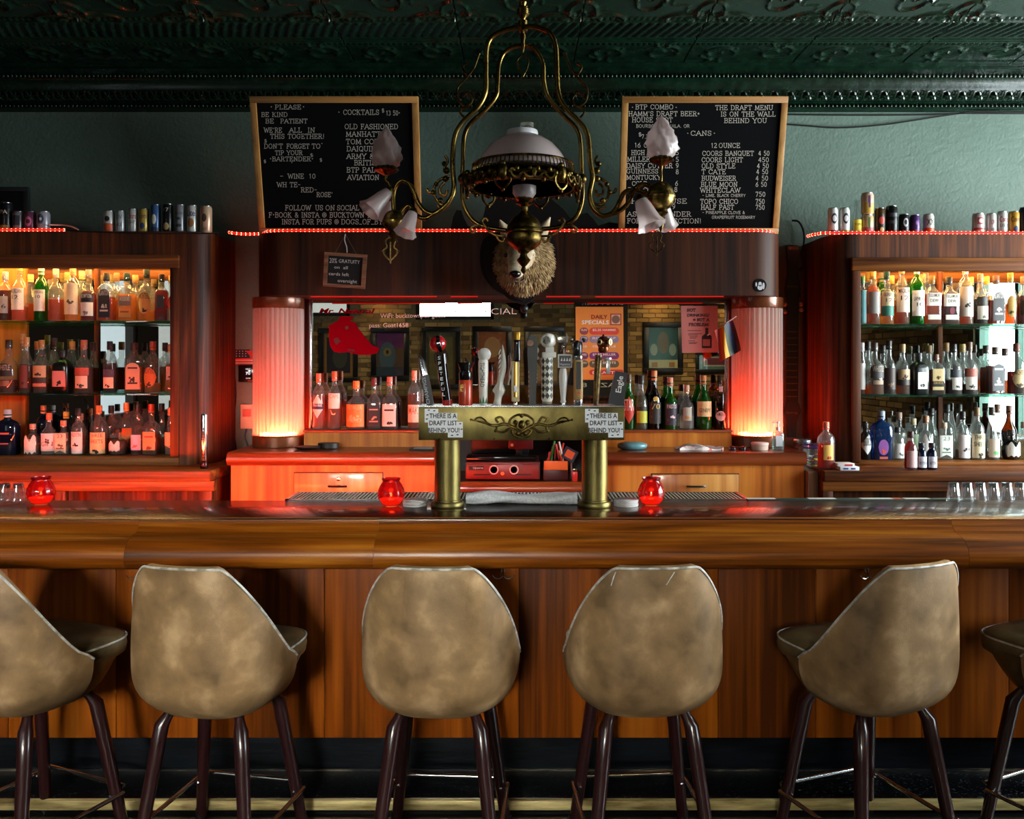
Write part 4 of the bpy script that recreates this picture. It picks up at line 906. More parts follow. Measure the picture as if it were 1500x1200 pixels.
row([
 (1268, 620, 16, 'd', 'black', None, 0, '1a1a1a', 'd:e2e2de:.14-.66:.95:HENDRICKS', 'black gin bottle with white diamond label'),
 (1291, 602, 31, 'd', 'blue', None, 0, '8a98a8', 'o:8a4a9a:.1-.42:.5:#:ff5a30|r:c85a48:.02-.07:.4', 'blue gin bottle with painted red and violet figure', {'n': 4, 'dep': .7}),
 (1317, 604, 23, 's', 'clear', PALE, .55, 'a88a78', '', 'clear cork stoppered bottle behind the blue gin figure', B),
 (1315, 626, 20, 'd', 'clear', PALE, .5, '2a2a2a', 'r:d0d0cc:.06-.5:.8:#:5a5a5a', 'clear bottle with grey emblem'),
 (1338, 613, 15, 'd', 'clear', 'c8d8c0', .5, 'd8c8a0', 'r:a8c0a0:.2-.6:.9', 'pale green labelled bottle behind the red bitters', B),
 (1356, 609, 21, 's', 'clear', PALE, .3, '9a6a40', 'x:e8e6e2:.1-.6:.8', 'round clear bottle behind the dropper bottles'),
 (1364, 598, 18, 't', 'clear', PALE, .3, '14141a', '', 'tall black stoppered bottle behind dropper bottles', B),
 (1383, 619, 22, 's', 'clear', PALE, .3, 'b8a088', 'v:eef0ea:.06-.66:.86:23/#/=:6a8a78', 'square bottle with white shield label numbered', SQR),
 (1387, 592, 21, 's', 'clear', PALE, .3, '1c1a1a', '', 'tall clear bottle behind the numbered one', B),
 (1410, 603, 21, 'w', 'clear', 'd8c0b0', .2, '141416', 'r:e8e2e2:.04-.52:.9:=/#/=:26161c', 'vodka bottle with white and black label'),
 (1405, 592, 18, 't', 'clear', PALE, .3, '2a2624', '', 'tall bottle behind the vodka', B),
 (1431, 597, 22, 'w', 'clear', PALE, .3, '8a6a48', 'r:e2d6b0:.04-.5:.92:THREE/SHEETS/#:26201a', 'rum bottle with wide cream label and black lettering'),
 (1453, 596, 21, 'c', 'clear', 'c0a0a0', .15, '4a3a34', 'r:c8b8a8:.05-.4:.84:#:58b868', 'cone shaped bottle with colourful dotted label'),
 (1461, 592, 16, 'c', 'clear', PALE, .3, '8a6a58', '', 'tall cone bottle behind the colourful one', B),
 (1481, 630, 26, 'p', 'smoke', '8a5a30', .3, '26241f', 'x:e2e2dc:.1-.62:.75:=:6a4a40', 'squat bottle with white face mask'),
 (1478, 594, 21, 't', 'brown', DARK, .5, '8a5a48', '', 'brown long neck bottle behind the face mask bottle', B),
 (1500, 618, 17, 's', 'clear', 'c8b890', .5, 'c8c0b0', '', 'pale round bottle at the ledge end'),
], ZRB, 4.79, 'bottom ledge, '+TSR, 'bottles on bottom ledge beside guitar neck')
cb = 'in front of the bar mirror'; gc = 'bottles standing before the bar mirror'
row([
 (467, 547, 19, 'd', 'clear', 'f4b090', .6, 'd8704a', 'd:f0d8c8:.2-.62:.9|r:3a2a4a:.36-.46:.9:PRAIRIE:f0d8d0', 'clear vodka bottle with pointed pale label'),  # orange glow put into the liquid colour of this bottle and its neighbour
 (490, 544, 21, 'w', 'clear', 'f4b090', .5, 'd8663a', 'r:f2dccc:.36-.62:.8:CAPE/=:c88a58', 'clear bottle with high pale label'),
 (522, 558, 30, 's', 'clear', 'e09060', .5, 'e07a30', 'r:e88038:.06-.52:.92:HOWLER/#/HEAD:f0b880', 'squat bottle with large orange label'),
 (548, 553, 22, 's', 'clear', '7a2a18', .4, '6a2018', 'r:1c1214:.06-.46:.86:=/#/=:c8907a', 'clear bottle with square black label', SQR),
 (571, 552, 24, 's', 'clear', 'b06040', .5, 'd87a68', 'r:f2c8bc:.06-.48:.86:=/#:2a1614', 'clear bottle with pale pink label and dark emblem', SQR),
 (607, 543, 20, 'd', 'clear', 'e08030', .6, 'e0a088', 'r:f0c8b0:.12-.42:.9:MAK:b0603a', 'amber bottle with pale label beside tap tower'),
 (921, 548, 19, 't', 'green', '5a7a30', .6, '4a2a1a', 'd:c83a28:.1-.6:.95:STAR:f0e0d0', 'green bottle with red diamond label'),
 (939.5, 550, 19, 't', 'clear', 'b8a838', .6, '1a1410', 'r:c8c23a:.12-.34:.88:=/=:6a7a1a|r:2a2418:.35-.42:.88:=:c8c0a0', 'herbal liqueur bottle with lime label'),
 (958.5, 543, 21, 't', 'brown', '1a0c06', .6, 'e08a50', 'r:1a120e:.1-.46:.85:70/=:c8a050|o:c89a40:.48-.56:.4', 'dark brown bottle with gold foil neck'),
 (982, 553, 21, 's', 'green', '3a4a20', .6, 'd88a70', 'r:2a1c30:.08-.5:.86:PASTIS/#/=:e0c8c8', 'dark bottle with black and white pastis label'),
 (1006, 564, 22, 's', 'clear', PALE, .3, 'd8a080', 'r:b0a898:.2-.5:.6:#:c8842a', 'squat clear bottle with grey label'),
 (1031, 550, 23, 't', 'green', '5a7a30', .5, 'd88a50', 'r:e2c088:.24-.52:.94:=/GENEPY:4a3a20', 'green bottle with wide cream label'),
 (1054.5, 550, 19, 'd', 'smoke', '241210', .5, '14100e', 'o:e8b8b0:.16-.34:.8:AMARO:3a1a1a|r:e0a0a0:.7-.8:.3', 'dark amaro bottle with round pink label'),
], ZK, 4.85, cb, gc)

# ================================================================== CANS
def can(x, d, z0, h, R, body, bands, label, group, top='9a9ca0'):
    t = thing('beer_can', label, 'can', (x, d, z0), group)
    link('can_body', MB().lathe([(R*.8, 0), (R*.86, .003), (R, .012), (R, h-.014), (R*.86, h-.004)], (x, d, z0), 20), P(body, .3, .25), t, 40)
    link('can_lid', MB().lathe([(R*.86, h-.004), (R*.88, h-.001), (R*.86, h), (R*.8, h-.003), (0.0001, h-.003)], (x, d, z0), 20), P(top, .3, 1), t, 40)
    def wr(u, v, off): 
        q = min(abs(u)/R, .97); return Vector((x+u, d-R*math.sqrt(1-q*q)-off, z0+v*h))
    for k, lb in enumerate(bands.split('|') if bands else []):
        q = lb.split(':'); a, b = [float(i) for i in q[1].split('-')]; shp = q[2]; wf = float(q[3]); hw = R*wf*.96
        if shp == 't':
            mb = MB(); put_text(mb, q[4], lambda u, v: wr(u, a+v/h, .0012), -hw, hw, 0, (b-a)*h, .006)
        elif shp == 'o':
            mb = MB(); c = (a+b)/2; rg = [wr(hw*f_*math.cos(i*PI/8), c+(b-a)/2*f_*math.sin(i*PI/8), .0008+.0003*k) for f_ in (.4, .75, 1) for i in range(16)]
            mb.add(rg, [tuple(range(16))]+[(r*16+i, r*16+(i+1) % 16, r*16+16+(i+1) % 16, r*16+16+i) for r in (0, 1) for i in range(16)])
        else:
            mb = MB().grid(lambda p, r: wr(-hw+2*hw*p, a+(b-a)*r, .0006+.0002*k), 10, 1)
        link('can_print', mb, P(q[0], .4), t, 0 if shp in 'to' else 60)
    return t
gL, gR = 'cans on the cabinet by the thermostat', 'cans on the cabinet by the guitar neck'
wl, wr_ = ', on the cabinet by the thermostat', ', on the cabinet by the guitar neck'
for x, ty, wpx, body, bands, desc in [
 (9, 297, 17, '14141a', 'c8b8a0:.62-.74:t:.7:IPA|8a6a2a:.1-.25:r:.95', 'tall black beer can with tan lettering'),
 (27, 310, 15, '7a7a80', '2a2a34:.35-.8:r:.7|d8603a:.12-.28:t:.7:AXW', 'grey can with orange lettering'),
 (45, 310, 15, '6a3a5a', 'c86a8a:.3-.75:o:.7|3a2040:.42-.62:o:.4', 'purple can with pink roundel'),
 (64, 310, 18, '9a9aa4', '2a3a5a:.4-.85:o:.5|c8d0d8:.55-.7:o:.25', 'silver can with navy shield'),
 (160, 309, 15, 'c8c4c0', 'd8582a:.06-.42:r:.97|1a1414:.5-.75:o:.5', 'white and orange can with black mark'),
 (177, 309, 13.5, 'b8b8ba', '6a6a6e:.62-.8:t:.7:LIV|55555a:.3-.45:t:.7:ALE', 'silver can with grey script'),
 (195, 306, 13.5, 'c4c0bc', 'a82a34:.58-.8:t:.9:Coors|4a4a52:.38-.5:t:.8:LIGHT', 'silver can with red script'),
 (211, 306, 14, 'b89a48', '5a3a10:.6-.8:t:.85:Coors|2a3a6a:.16-.42:o:.5', 'yellow banquet can with blue seal'),
 (228, 300, 14, '3a5a8a', 'd8d4c8:.3-.65:o:.5|1c2c4c:.04-.2:r:.95', 'blue can with white horse shape'),
 (246, 299, 15, '101012', 'b0905a:.1-.35:o:.6|a8a098:.72-.85:t:.5:17', 'black can with gold seal'),
 (264, 300, 14.5, '8a8a90', '3a3a44:.65-.72:t:.8:ABCDE|3a3a44:.45-.55:o:.4|3a3a44:.2-.32:o:.6', 'silver can with dense grey pattern'),
 (282, 301, 15, 'd4d2ce', '1c2c5c:.6-.82:t:.8:Lite|a8683a:.2-.52:o:.6', 'white can with navy lettering and copper seal'),
 (302, 302, 17, 'c8a488', '4a3426:.4-.7:o:.4|4a3426:.1-.2:t:.4:ALE', 'tan can with brown bow mark')]:
    d = 4.74; R = wpx*d/F/2; z0 = 2.315; can(SX(x, d), d, z0, SZ(ty, d)-z0, R, body, bands, desc+wl, gL)
for x, ty, wpx, body, bands, desc in [
 (1220, 305, 15, 'dcd6d4', '6a2a5a:.04-.2:r:.97|2a2a30:.42-.8:o:.6|c8c4c8:.5-.72:o:.42', 'white can with wave seal and purple base'),
 (1237, 305, 15, 'd8d6d0', '7aa83a:.04-.2:r:.97|2a2a30:.42-.8:o:.6|c8c4c8:.5-.72:o:.42', 'white can with wave seal and green base'),
 (1289, 305, 15, '4a3418', '1c120c:.1-.8:o:.8|b83a2a:.4-.68:o:.6|d8b070:.12-.3:o:.4', 'brown can with red oval emblem'),
 (1306, 302, 17, '0e0e10', '2e2e34:.62-.75:r:.97|2e2e34:.4-.5:r:.97|b0782a:.04-.14:r:.97', 'tall black can with amber base'),
 (1324, 314, 15, '1a1a1e', 'b8b8bc:.4-.8:o:.5|1a1a1e:.5-.72:o:.3|c8a8b8:.1-.25:t:.6:PAW', 'black can with white circle'),
 (1340, 315, 14.5, '4c2f68', '8a5a9a:.5-.7:o:.3|c890a0:.1-.3:t:.4:W', 'purple can with pale flecks'),
 (1360, 314, 15.5, 'd2cac4', 'd8582a:.06-.36:r:.97|1a1414:.48-.76:t:.7:XX', 'white can with black mark over orange'),
 (1433, 313, 17, 'c8b4b0', 'a8424a:.5-.8:r:.6|d8d0cc:.55-.75:o:.4|b04038:.25-.35:r:.97', 'pink and white can with red band'),
 (1452, 313, 14, 'c8c0bc', 'a84a4a:.5-.7:t:.5:CAN|8a8a90:.2-.35:o:.4', 'pale silver can with small red print'),
 (1468, 310, 14, 'c8c4c0', 'a82a34:.56-.78:t:.9:Coors|4a4a52:.36-.48:t:.8:LIGHT', 'silver can with red script'),
 (1485, 310, 15, 'c08a30', '4a2a0c:.56-.78:t:.9:Coors|2a3a6a:.14-.4:o:.5', 'gold banquet can with blue seal'),
 (1501, 304, 15, '1c2440', 'c8c8d0:.5-.7:o:.4', 'navy can at the row end')]:
    d = 4.74; R = wpx*d/F/2; z0 = 2.30; can(SX(x, d), d, z0, SZ(ty, d)-z0, R, body, bands, desc+wr_, gR)
d = 4.74; z0 = 2.30; h1 = SZ(315, d)-z0
can(SX(1270.5, d), d, z0, h1, 18*d/F/2, 'd8b48a', 'c85a6a:.04-.4:r:.97|4a7a3a:.3-.85:r:.14', 'cream and pink can under another can'+wr_, gR)
can(SX(1270.5, d), d, z0+h1, SZ(283, d)-z0-h1, 18*d/F/2, 'd8b49a', 'c8a040:.04-.52:r:.97|5a2a6a:.3-.85:r:.16', 'cream and yellow can stacked on another can'+wr_, gR)
bottle(SX(1255, d), d, z0, SZ(287, d)-z0, 14*d/F/2, 'c', 'clear', None, 0, '', 'r:d8c83a:.12-.4:.9:=/TOPO/=:5a3a1a', 'clear soda bottle with yellow label'+wr_, None)
# ================================================================== BEER TOWER
TD = 3.37
tw = thing('beer_tower', 'wide brass beer tower on two columns at the bar middle', 'beer tower', (0, 3.43, ZB))
tx0, tx1, tz0, tz1 = SX(613, TD), SX(915, TD), SZ(645, TD), SZ(596, TD)
link('tower_box', MB().box(tx0, tx1, TD, TD+.15, tz0, tz1, .003), M_BRASST, tw)
link('top_plate', MB().box(tx0-.002, tx1+.002, TD-.002, TD+.152, tz1, tz1+.004), M_STEEL, tw)
for px in (655.5, 871):
    x, y = SX(px, 3.43), 3.43
    link('tower_column', MB().lathe([(.05, ZB+.02), (.05, tz0+.01)], (x, y, 0), 36), M_BRASST, tw)
    fl_ = link('base_flange', MB().lathe([(.062, ZB), (.064, ZB+.004), (.064, ZB+.016), (.060, ZB+.022), (.052, ZB+.023), (.052, ZB+.028), (.049, ZB+.03)], (x, y, 0), 36), M_BRASST, tw)
for i in range(4):
    x = tx0+(tx1-tx0)*(.1+.267*i); link('screw', MB().sphere((x, TD-.001, tz0+.005), .0045, 8, 5), M_BRASSD, tw)
# cast scroll ornament
mb = MB(); pl0 = Vector((0, TD, 0)); nY = Vector((0, -1, 0))
def OP(px, py, off=.006): p = on_plane(px, py, pl0, nY); p.y -= off; return p
def leaf(pts, r): mb.tube(smooth([OP(a, b, .004) for a, b in pts], 4), r, 8)
for s_ in (-1, 1):
    def q(dx, dy): return (764+s_*dx, 623+dy)
    leaf([q(0, 10), q(12, 3), q(25, -2), q(40, 1), q(55, -4), q(74, -8)], [.006]*6+[.0055]*6+[.005]*6+[.003]*3)
    leaf([q(16, 2), q(26, 10), q(36, 8), q(36, 1)], .0045)
    leaf([q(24, -2), q(30, -12), q(38, -9), q(34, -4)], .0045)
    leaf([q(50, -2), q(56, -9), q(64, -11), q(70, -6)], .0038)
    mb.sphere(OP(*q(9, -4), .004), .010, 10, 6); mb.sphere(OP(*q(5, 12), .004), .008, 10, 6); mb.sphere(OP(*q(38, 8), .003), .007, 8, 5); mb.sphere(OP(*q(74, -8), .002), .005, 8, 5)
    leaf([q(2, -16), q(9, -14), q(17, -8), q(17, 0), q(10, 2), q(8, -4)], .0045)
    leaf([q(3, 18), q(10, 15), q(14, 8), q(8, 4)], .005)
mb.sphere(OP(764, 609, .003), .008, 10, 6); mb.sphere(OP(764, 622, .005), .013, 12, 7, sz=1.3); mb.sphere(OP(764, 637, .004), .008, 10, 6)
link('scroll_ornament', mb, M_BRASSD, tw, 60)
# "there is a draft list behind you" stickers
for x0, lab in ((622, 'white draft list sticker on the beer tower, knife handle end'), (857, 'white draft list sticker on the beer tower, script handle end')):
    s_ = thing('paper_sticker', lab, 'sticker', OP(x0+28, 620, 0), 'draft list stickers')
    pl = Vector((0, TD-.0012, 0))
    def PP(px, py, o=0): p = on_plane(px, py, pl, nY); p.y -= o; return p
    y0 = 599
    ol = [(0, 0), (20, 0), (20, 6), (48, 6), (48, 19), (56, 19), (56, 42), (34, 42), (34, 35), (5, 35), (5, 20), (0, 20)]
    vs_ = [PP(x0+a, y0+b) for a, b in ol]; bk = [v+Vector((0, .001, 0)) for v in vs_]; m_ = len(ol)
    link('paper', MB().add(vs_+bk, [tuple(range(m_)), tuple(range(m_, 2*m_))[::-1]]+[(i, (i+1) % m_, m_+(i+1) % m_, m_+i) for i in range(m_)]), P('e9ebee', .6), s_, 0)
    mb = MB()
    for tx, a, b, yb in (('THERE IS A', 7, 47, 13.5), ('DRAFT LIST', 7, 48, 24), ('BEHIND YOU!', 5, 51, 34.5)):
        put_text(mb, tx, lambda u, v, yb=yb: PP(x0+u, y0+yb-v, .0008), a, b, 0, 6.6, .022)
    for a, b in ((6, 2), (14, 3), (4, 9), (3, 15), (52, 22), (54, 30), (40, 39), (48, 38)):
        mb.add([PP(x0+a-1.6, y0+b-.6, .0008), PP(x0+a+1.6, y0+b-1.2, .0008), PP(x0+a+1.6, y0+b+.6, .0008), PP(x0+a-1.2, y0+b+.8, .0008)], [(0, 1, 2, 3)])
    link('print', mb, P('14161a', .6), s_, 0)
# ------------------------------------------------------------------ tap handles
HD = 3.45; ZT_ = tz1+.004
def hx(px): return SX(px, HD)
def hz(py): return max(SZ(py, HD), ZT_)
PXM = HD/F
def tap(label, px): 
    return thing('tap_handle', label, 'tap handle', (hx(px), HD, ZT_), 'tap handles on the tower')
def ferrule(t, px, z1=None):
    link('ferrule', MB().lathe([(.008, ZT_), (.008, ZT_+.006), (.006, ZT_+.012)], (hx(px), HD, 0), 12), M_CHROME, t)
def lean(px0, py0, px1, py1): return hx(px0), hz(py0), hx(px1), hz(py1)
def blade(mb, px0, py0, px1, py1, w0, w1, th=.018):
    a = Vector((hx(px0), HD, hz(py0))); b = Vector((hx(px1), HD, hz(py1))); ax = (b-a).normalized(); sd = Vector((ax.z, 0, -ax.x))
    vs_ = []
    for p, w_ in ((a, w0), (b, w1)):
        for sx, sy in ((-1, -1), (1, -1), (1, 1), (-1, 1)): vs_.append(p+sd*(sx*w_*PXM/2)+Vector((0, sy*th/2, 0)))
    return mb.add(vs_, [(0, 1, 2, 3)[::-1], (4, 5, 6, 7), (0, 1, 5, 4), (1, 2, 6, 5), (2, 3, 7, 6), (3, 0, 4, 7)])
def vtext(t, s, px0, py0, px1, py1, h, ink, name='lettering', d=HD-.0105, flip=1):
    """text running along the handle from (px0,py0) to (px1,py1)"""
    a = Vector((SX(px0, d), d, SZ(py0, d))); b = Vector((SX(px1, d), d, SZ(py1, d))); ax = (b-a); L_ = ax.length; ax.normalize(); up = Vector((-ax.z, 0, ax.x))*flip
    mb = MB(); put_text(mb, s, lambda u, v: a+ax*u+up*v, 0, L_, -h*PXM/2, h*PXM, .01); link(name, mb, ink, t, 0)
# 1 knife
t = tap('knife shaped tap handle with steel point and black lettered grip', 631)
link('grip', blade(MB(), 631, 594, 622, 550, 10, 12), M_BLACK, t)
mb = MB(); a, b, c = Vector((hx(622), HD, hz(550))), Vector((hx(617.5), HD, hz(530))), Vector((hx(614), HD, hz(519)))
link('steel_point', MB().tube([a, b, c], [.016, .014, .002], 10), M_STEEL, t)
vtext(t, 'CHAMPIGS', 627.5, 592, 620.5, 553, 5, P('8a8a8e', .5), flip=-1 if 0 else 1)
# 2 red ball
t = tap('black tap handle topped by a glossy red ball', 653)
link('grip', MB().tube([(hx(655), HD, ZT_+.018), (hx(650), HD, hz(555)), (hx(646), HD, hz(519))], [.018, .0195, .0215], 12), M_BLACKG, t)
link('red_collar', MB().tube([(hx(655.3), HD, ZT_), (hx(655), HD, ZT_+.018)], .0185, 12), P('b01c1c', .3), t)
link('ball', MB().sphere((hx(641.5), HD, hz(503.5)), 12.2*PXM, 20, 12), P('a3121a', .12, coat=.8), t)
link('ball_band', MB().lathe([(11.9*PXM, -.008), (12.7*PXM, -.006), (12.7*PXM, .006), (11.9*PXM, .008)], (hx(643.5), HD, hz(503.5)), 24, M=Matrix.Rotation(math.radians(78), 3, 'Y')), M_BLACKG, t)
for i, ch in enumerate('SPITEFUL'):
    mb = MB(); d_ = HD-.024; px, py = 643+i*1.0, 527+i*7.6
    put_text(mb, ch, lambda u, v: Vector((SX(px+u, d_), d_, SZ(py-v, d_))), -2, 2, 0, 4.8, .01); link('letter', mb, P('c8c8cc', .5), t, 0)
# 3 black crown over orange-red can
t = tap('orange red cylindrical tap handle with black crowned top', 682); x = hx(682)
link('grip', MB().lathe([(.0255, ZT_), (.0265, ZT_+.004), (.0265, hz(558)), (.024, hz(556.5))], (x, HD, 0), 24), P('c23a1c', .3, coat=.3), t)
link('crown', MB().lathe([(.024, hz(557)), (.026, hz(553)), (.026, hz(546)), (.022, hz(545)), (.022, hz(542)), (.03, hz(534)), (.031, hz(531)), (.024, hz(534))], (x, HD, 0), 24, fn=lambda r, z, a: r*(1+.08*math.cos(5*a)) if z > hz(540) else r), M_BLACKG, t)
vtext(t, 'PB', 676, 574, 676, 563, 5, P('d8b040', .4), d=HD-.0275, flip=1)
# 4 white lettered
t = tap('white tap handle with green leaf, vertical dark lettering and carved top', 708); x = hx(708)
link('grip', MB().lathe([(.0155, ZT_), (.016, ZT_+.01), (.0195, hz(545)), (.0195, hz(530)), (.017, hz(527))], (x, HD, 0), 20), P('d8d4c8', .35, coat=.3), t)
link('carved_top', MB().lathe([(.016, 0), (.022, .008), (.026, .022), (.022, .036), (.012, .044), (.0001, .046)], (hx(709.5), HD, hz(527)), 16, dep=.7, fn=lambda r, z, a: r*(1+.07*math.cos(4*a+60*z))), P('dcd8d0', .3, coat=.4), t)
vtext(t, 'TIGHTHEAD', 706.5, 531, 706.5, 567, 6, P('22261f', .5), d=HD-.0205, flip=1)
mb = MB(); d_ = HD-.0175
for dx in (-4, 0, 4): mb.add([Vector((SX(708+dx-2, d_), d_, SZ(591, d_))), Vector((SX(708+dx+2, d_), d_, SZ(591, d_))), Vector((SX(708+dx*1.2, d_), d_, SZ(582 if dx else 579, d_)))], [(0, 1, 2)])
link('leaf_print', mb, P('1f6a34', .5), t, 0)
# 5 pale bone/dragon spine
t = tap('pale carved bone shaped tap handle with jagged spine', 731)
mb = MB(); pts = smooth([Vector((hx(728), HD, ZT_)), Vector((hx(731), HD, hz(575))), Vector((hx(733), HD, hz(558))), Vector((hx(737), HD, hz(540))), Vector((hx(737), HD, hz(522))), Vector((hx(736), HD, hz(505)))], 4)
mb.tube(pts, [.016, .015, .014, .015, .021, .024, .019, .013, .012, .012, .012, .012, .012, .012, .011, .010, .009, .007, .005, .003, .001][:len(pts)], 10)
for i in range(7):
    zz = hz(516+7*i); mb.lathe([(.010, 0), (.012, .003), (.0001, .006)], (hx(734)-.004, HD, zz), 8, M=Matrix.Rotation(math.radians(-70), 3, 'Y'))
mb.sphere((hx(726), HD, hz(572)), .012, 10, 6)
link('carving', mb, P('c9c4b8', .45), t, 60)
# 6 gold tube
t = tap('slim golden tap handle with white back, black neck and gold tip', 755); x = hx(755)
link('grip', MB().box(x-.0155, x+.0155, HD-.011, HD+.011, ZT_+.012, hz(529), .004), P('c9b98e', .35), t)
link('gold_core', MB().tube([(x, HD-.012, ZT_+.03), (x, HD-.012, hz(531))], .0065, 10), P('b8841e', .25, .4), t)
link('neck', MB().lathe([(.014, hz(530)), (.0155, hz(526)), (.013, hz(505)), (.0145, hz(499)), (.013, hz(498))], (hx(757.5), HD, 0), 16), M_BLACKG, t)
link('tip', MB().lathe([(.011, hz(498)), (.0115, hz(488)), (.010, hz(486.5))], (hx(758), HD, 0), 14), P('b88a2a', .3, .5), t)
link('badge', MB().box(x-.006, x+.006, HD-.0195, HD-.011, ZT_+.05, ZT_+.075, .002), P('c8ccd2', .4), t); ferrule(t, 755)
# 7 black paddle
t = tap('flat black paddle tap handle with rounded top and round badge', 781); x = hx(780)
o_ = [(x-.013, ZT_), (x+.013, ZT_), (x+.018, hz(530)), (x+.0195, hz(520))]+[(x+.0195*math.cos(i*PI/8), hz(503)+.034*math.sin(i*PI/8)) for i in range(9)]+[(x-.0195, hz(520)), (x-.018, hz(530))]
link('paddle', MB().ext(o_, HD-.007, HD+.007, 'y'), M_BLACK, t)
link('badge', MB().lathe([(.0001, .003), (.012, .003), (.014, 0)], (hx(777), HD-.0072, hz(503)), 18, M=Matrix.Rotation(PI/2, 3, 'X')), P('7a4a24', .4), t)
mb = MB()
for i in range(6): mb.box(x-.0165, x-.0135, HD-.0085, HD-.0066, hz(582-7*i), hz(578-7*i))
link('orange_marks', mb, P('b8561e', .5), t)
# 8 harlequin
t = tap('black and white diamond patterned tap handle with round horn head', 801.5); x = hx(801.5); r = .0225
z0_, z1_ = ZT_+.022, hz(524)
link('grip', MB().lathe([(r*.8, z0_-.01), (r, z0_), (r, z1_)], (x, HD, 0), 24), P('dcd8ca', .35), t)
mb = MB(); rows_ = 6; cols = 8; dz = (z1_-z0_)/rows_
for i in range(rows_):
    for j in range(cols):
        th = 2*PI*(j+.5*(i % 2 == 9))/cols
        def cp(a, z): return Vector((x+(r+.0006)*math.cos(a), HD+(r+.0006)*math.sin(a), z))
        w_ = PI/cols; zc = z0_+dz*(i+.5)
        mb.add([cp(th-w_, zc), cp(th-w_/2, zc-dz/4), cp(th, zc-dz/2), cp(th+w_/2, zc-dz/4), cp(th+w_, zc), cp(th+w_/2, zc+dz/4), cp(th, zc+dz/2), cp(th-w_/2, zc+dz/4)], [tuple(range(8))])
link('black_diamonds', mb, P('111112', .35), t, 0)
link('foot_ring', MB().lathe([(.010, ZT_), (.018, ZT_+.003), (.021, ZT_+.010), (.017, ZT_+.014)], (x, HD, 0), 20), P('c8b8a8', .25, .6), t)
link('head_block', MB().box(x-.020, x+.034, HD-.02, HD+.02, z1_, hz(516), .003).box(x-.006, x+.026, HD-.016, HD+.016, hz(517), hz(508), .002), P('d8d6ce', .3), t)
R90 = Matrix.Rotation(PI/2, 3, 'X') @ Matrix.Rotation(math.radians(-20), 3, 'Y')
link('horn_ring', MB().lathe([(.016, .026), (.019, .029), (.026, .022), (.0285, .008), (.0285, -.014), (.02, -.02)], (hx(803), HD, hz(499)), 24, M=R90), P('dad8d0', .25, coat=.4), t)
link('horn_centre', MB().lathe([(.0001, .020), (.016, .026)], (hx(803), HD, hz(499)), 20, M=R90), P('14120f', .4), t)
# 9 white turned handle with sign
t = tap('white turned tap handle carrying a small framed sign', 825); x = hx(825)
link('grip', MB().lathe([(.010, ZT_+.008), (.012, ZT_+.012), (.0095, ZT_+.02), (.0125, hz(575)), (.016, hz(560)), (.017, hz(552)), (.015, hz(543)), (.011, hz(539.5))], (x, HD, 0), 20), P('d9d6d0', .3, coat=.4), t); ferrule(t, 825)
link('sign_frame', MB().box(hx(817), hx(838), HD-.009, HD+.009, hz(539), hz(519), .002), P('d2d0cc', .4), t)
link('sign_face', MB().box(hx(819), hx(836), HD-.0105, HD-.009, hz(537), hz(521)), P('17181c', .4), t)
mb = MB()
for i in range(4): mb.add([W(821+i*4, 529, HD-.0115), W(823+i*4, 529, HD-.0115), W(824+i*4, 529, HD-.0115), W(823+i*4, 524, HD-.0115)], [(0, 1, 2, 3)])
put_text(mb, 'Hamms', lambda u, v: W(820+u, 535.5-v, HD-.0115), 0, 15, 0, 4); link('sign_print', mb, P('e0dcda', .5), t, 0)
mb = MB().tube([(hx(827), HD, hz(519)), (hx(827), HD, hz(506))], .006, 8).sphere((hx(826), HD, hz(508)), .011, 10, 6).box(hx(816), hx(830), HD-.008, HD+.008, hz(502), hz(492), .002).tube([(hx(828), HD, hz(506)), (hx(831), HD, hz(495)), (hx(829), HD, hz(488))], [.008, .006, .001], 8)
link('metal_topper', mb, P('a8a49a', .25, .8), t)
# 10 animal head with wood grip
t = tap('wood and black tap handle with black animal head top', 846.5); x = hx(847)
link('grip', MB().lathe([(.0175, hz(585)), (.0185, hz(580)), (.0185, hz(528))], (x, HD, 0), 20, n=3), P('a8804a', .4), t)
link('dark_inlay', MB().box(x-.009, x+.009, HD-.0205, HD-.017, hz(570), hz(530)), P('16120f', .4), t)
for za, zb in ((594, 585), (528.5, 521)): link('silver_collar', MB().lathe([(.0175, hz(za)), (.0185, hz(za)+.002), (.0185, hz(zb)-.002), (.0165, hz(zb))], (x, HD, 0), 20), M_CHROME, t)
link('badge', MB().lathe([(.0001, .002), (.008, .003), (.0095, 0)], (x, HD-.0187, hz(577)), 16, M=Matrix.Rotation(PI/2, 3, 'X')), P('b86a30', .35), t)
mb = MB().lathe([(.0155, 0), (.018, .012), (.019, .026), (.0205, .04), (.018, .052), (.0001, .058)], (hx(846), HD, hz(521)), 16, dep=1.1)
mb.tube(smooth([(hx(846), HD-.005, hz(503)), (hx(843), HD-.022, hz(508)), (hx(843), HD-.030, hz(514))], 3), [.014]*3+[.012]*3+[.008], 10)
for s_ in (-1, 1): mb.lathe([(.007, 0), (.010, .006), (.0001, .014)], (hx(846)+s_*.019, HD, hz(499)), 10, M=Matrix.Rotation(s_*1.1, 3, 'Y'))
link('animal_head', mb, P('131418', .3, coat=.4), t, 60)
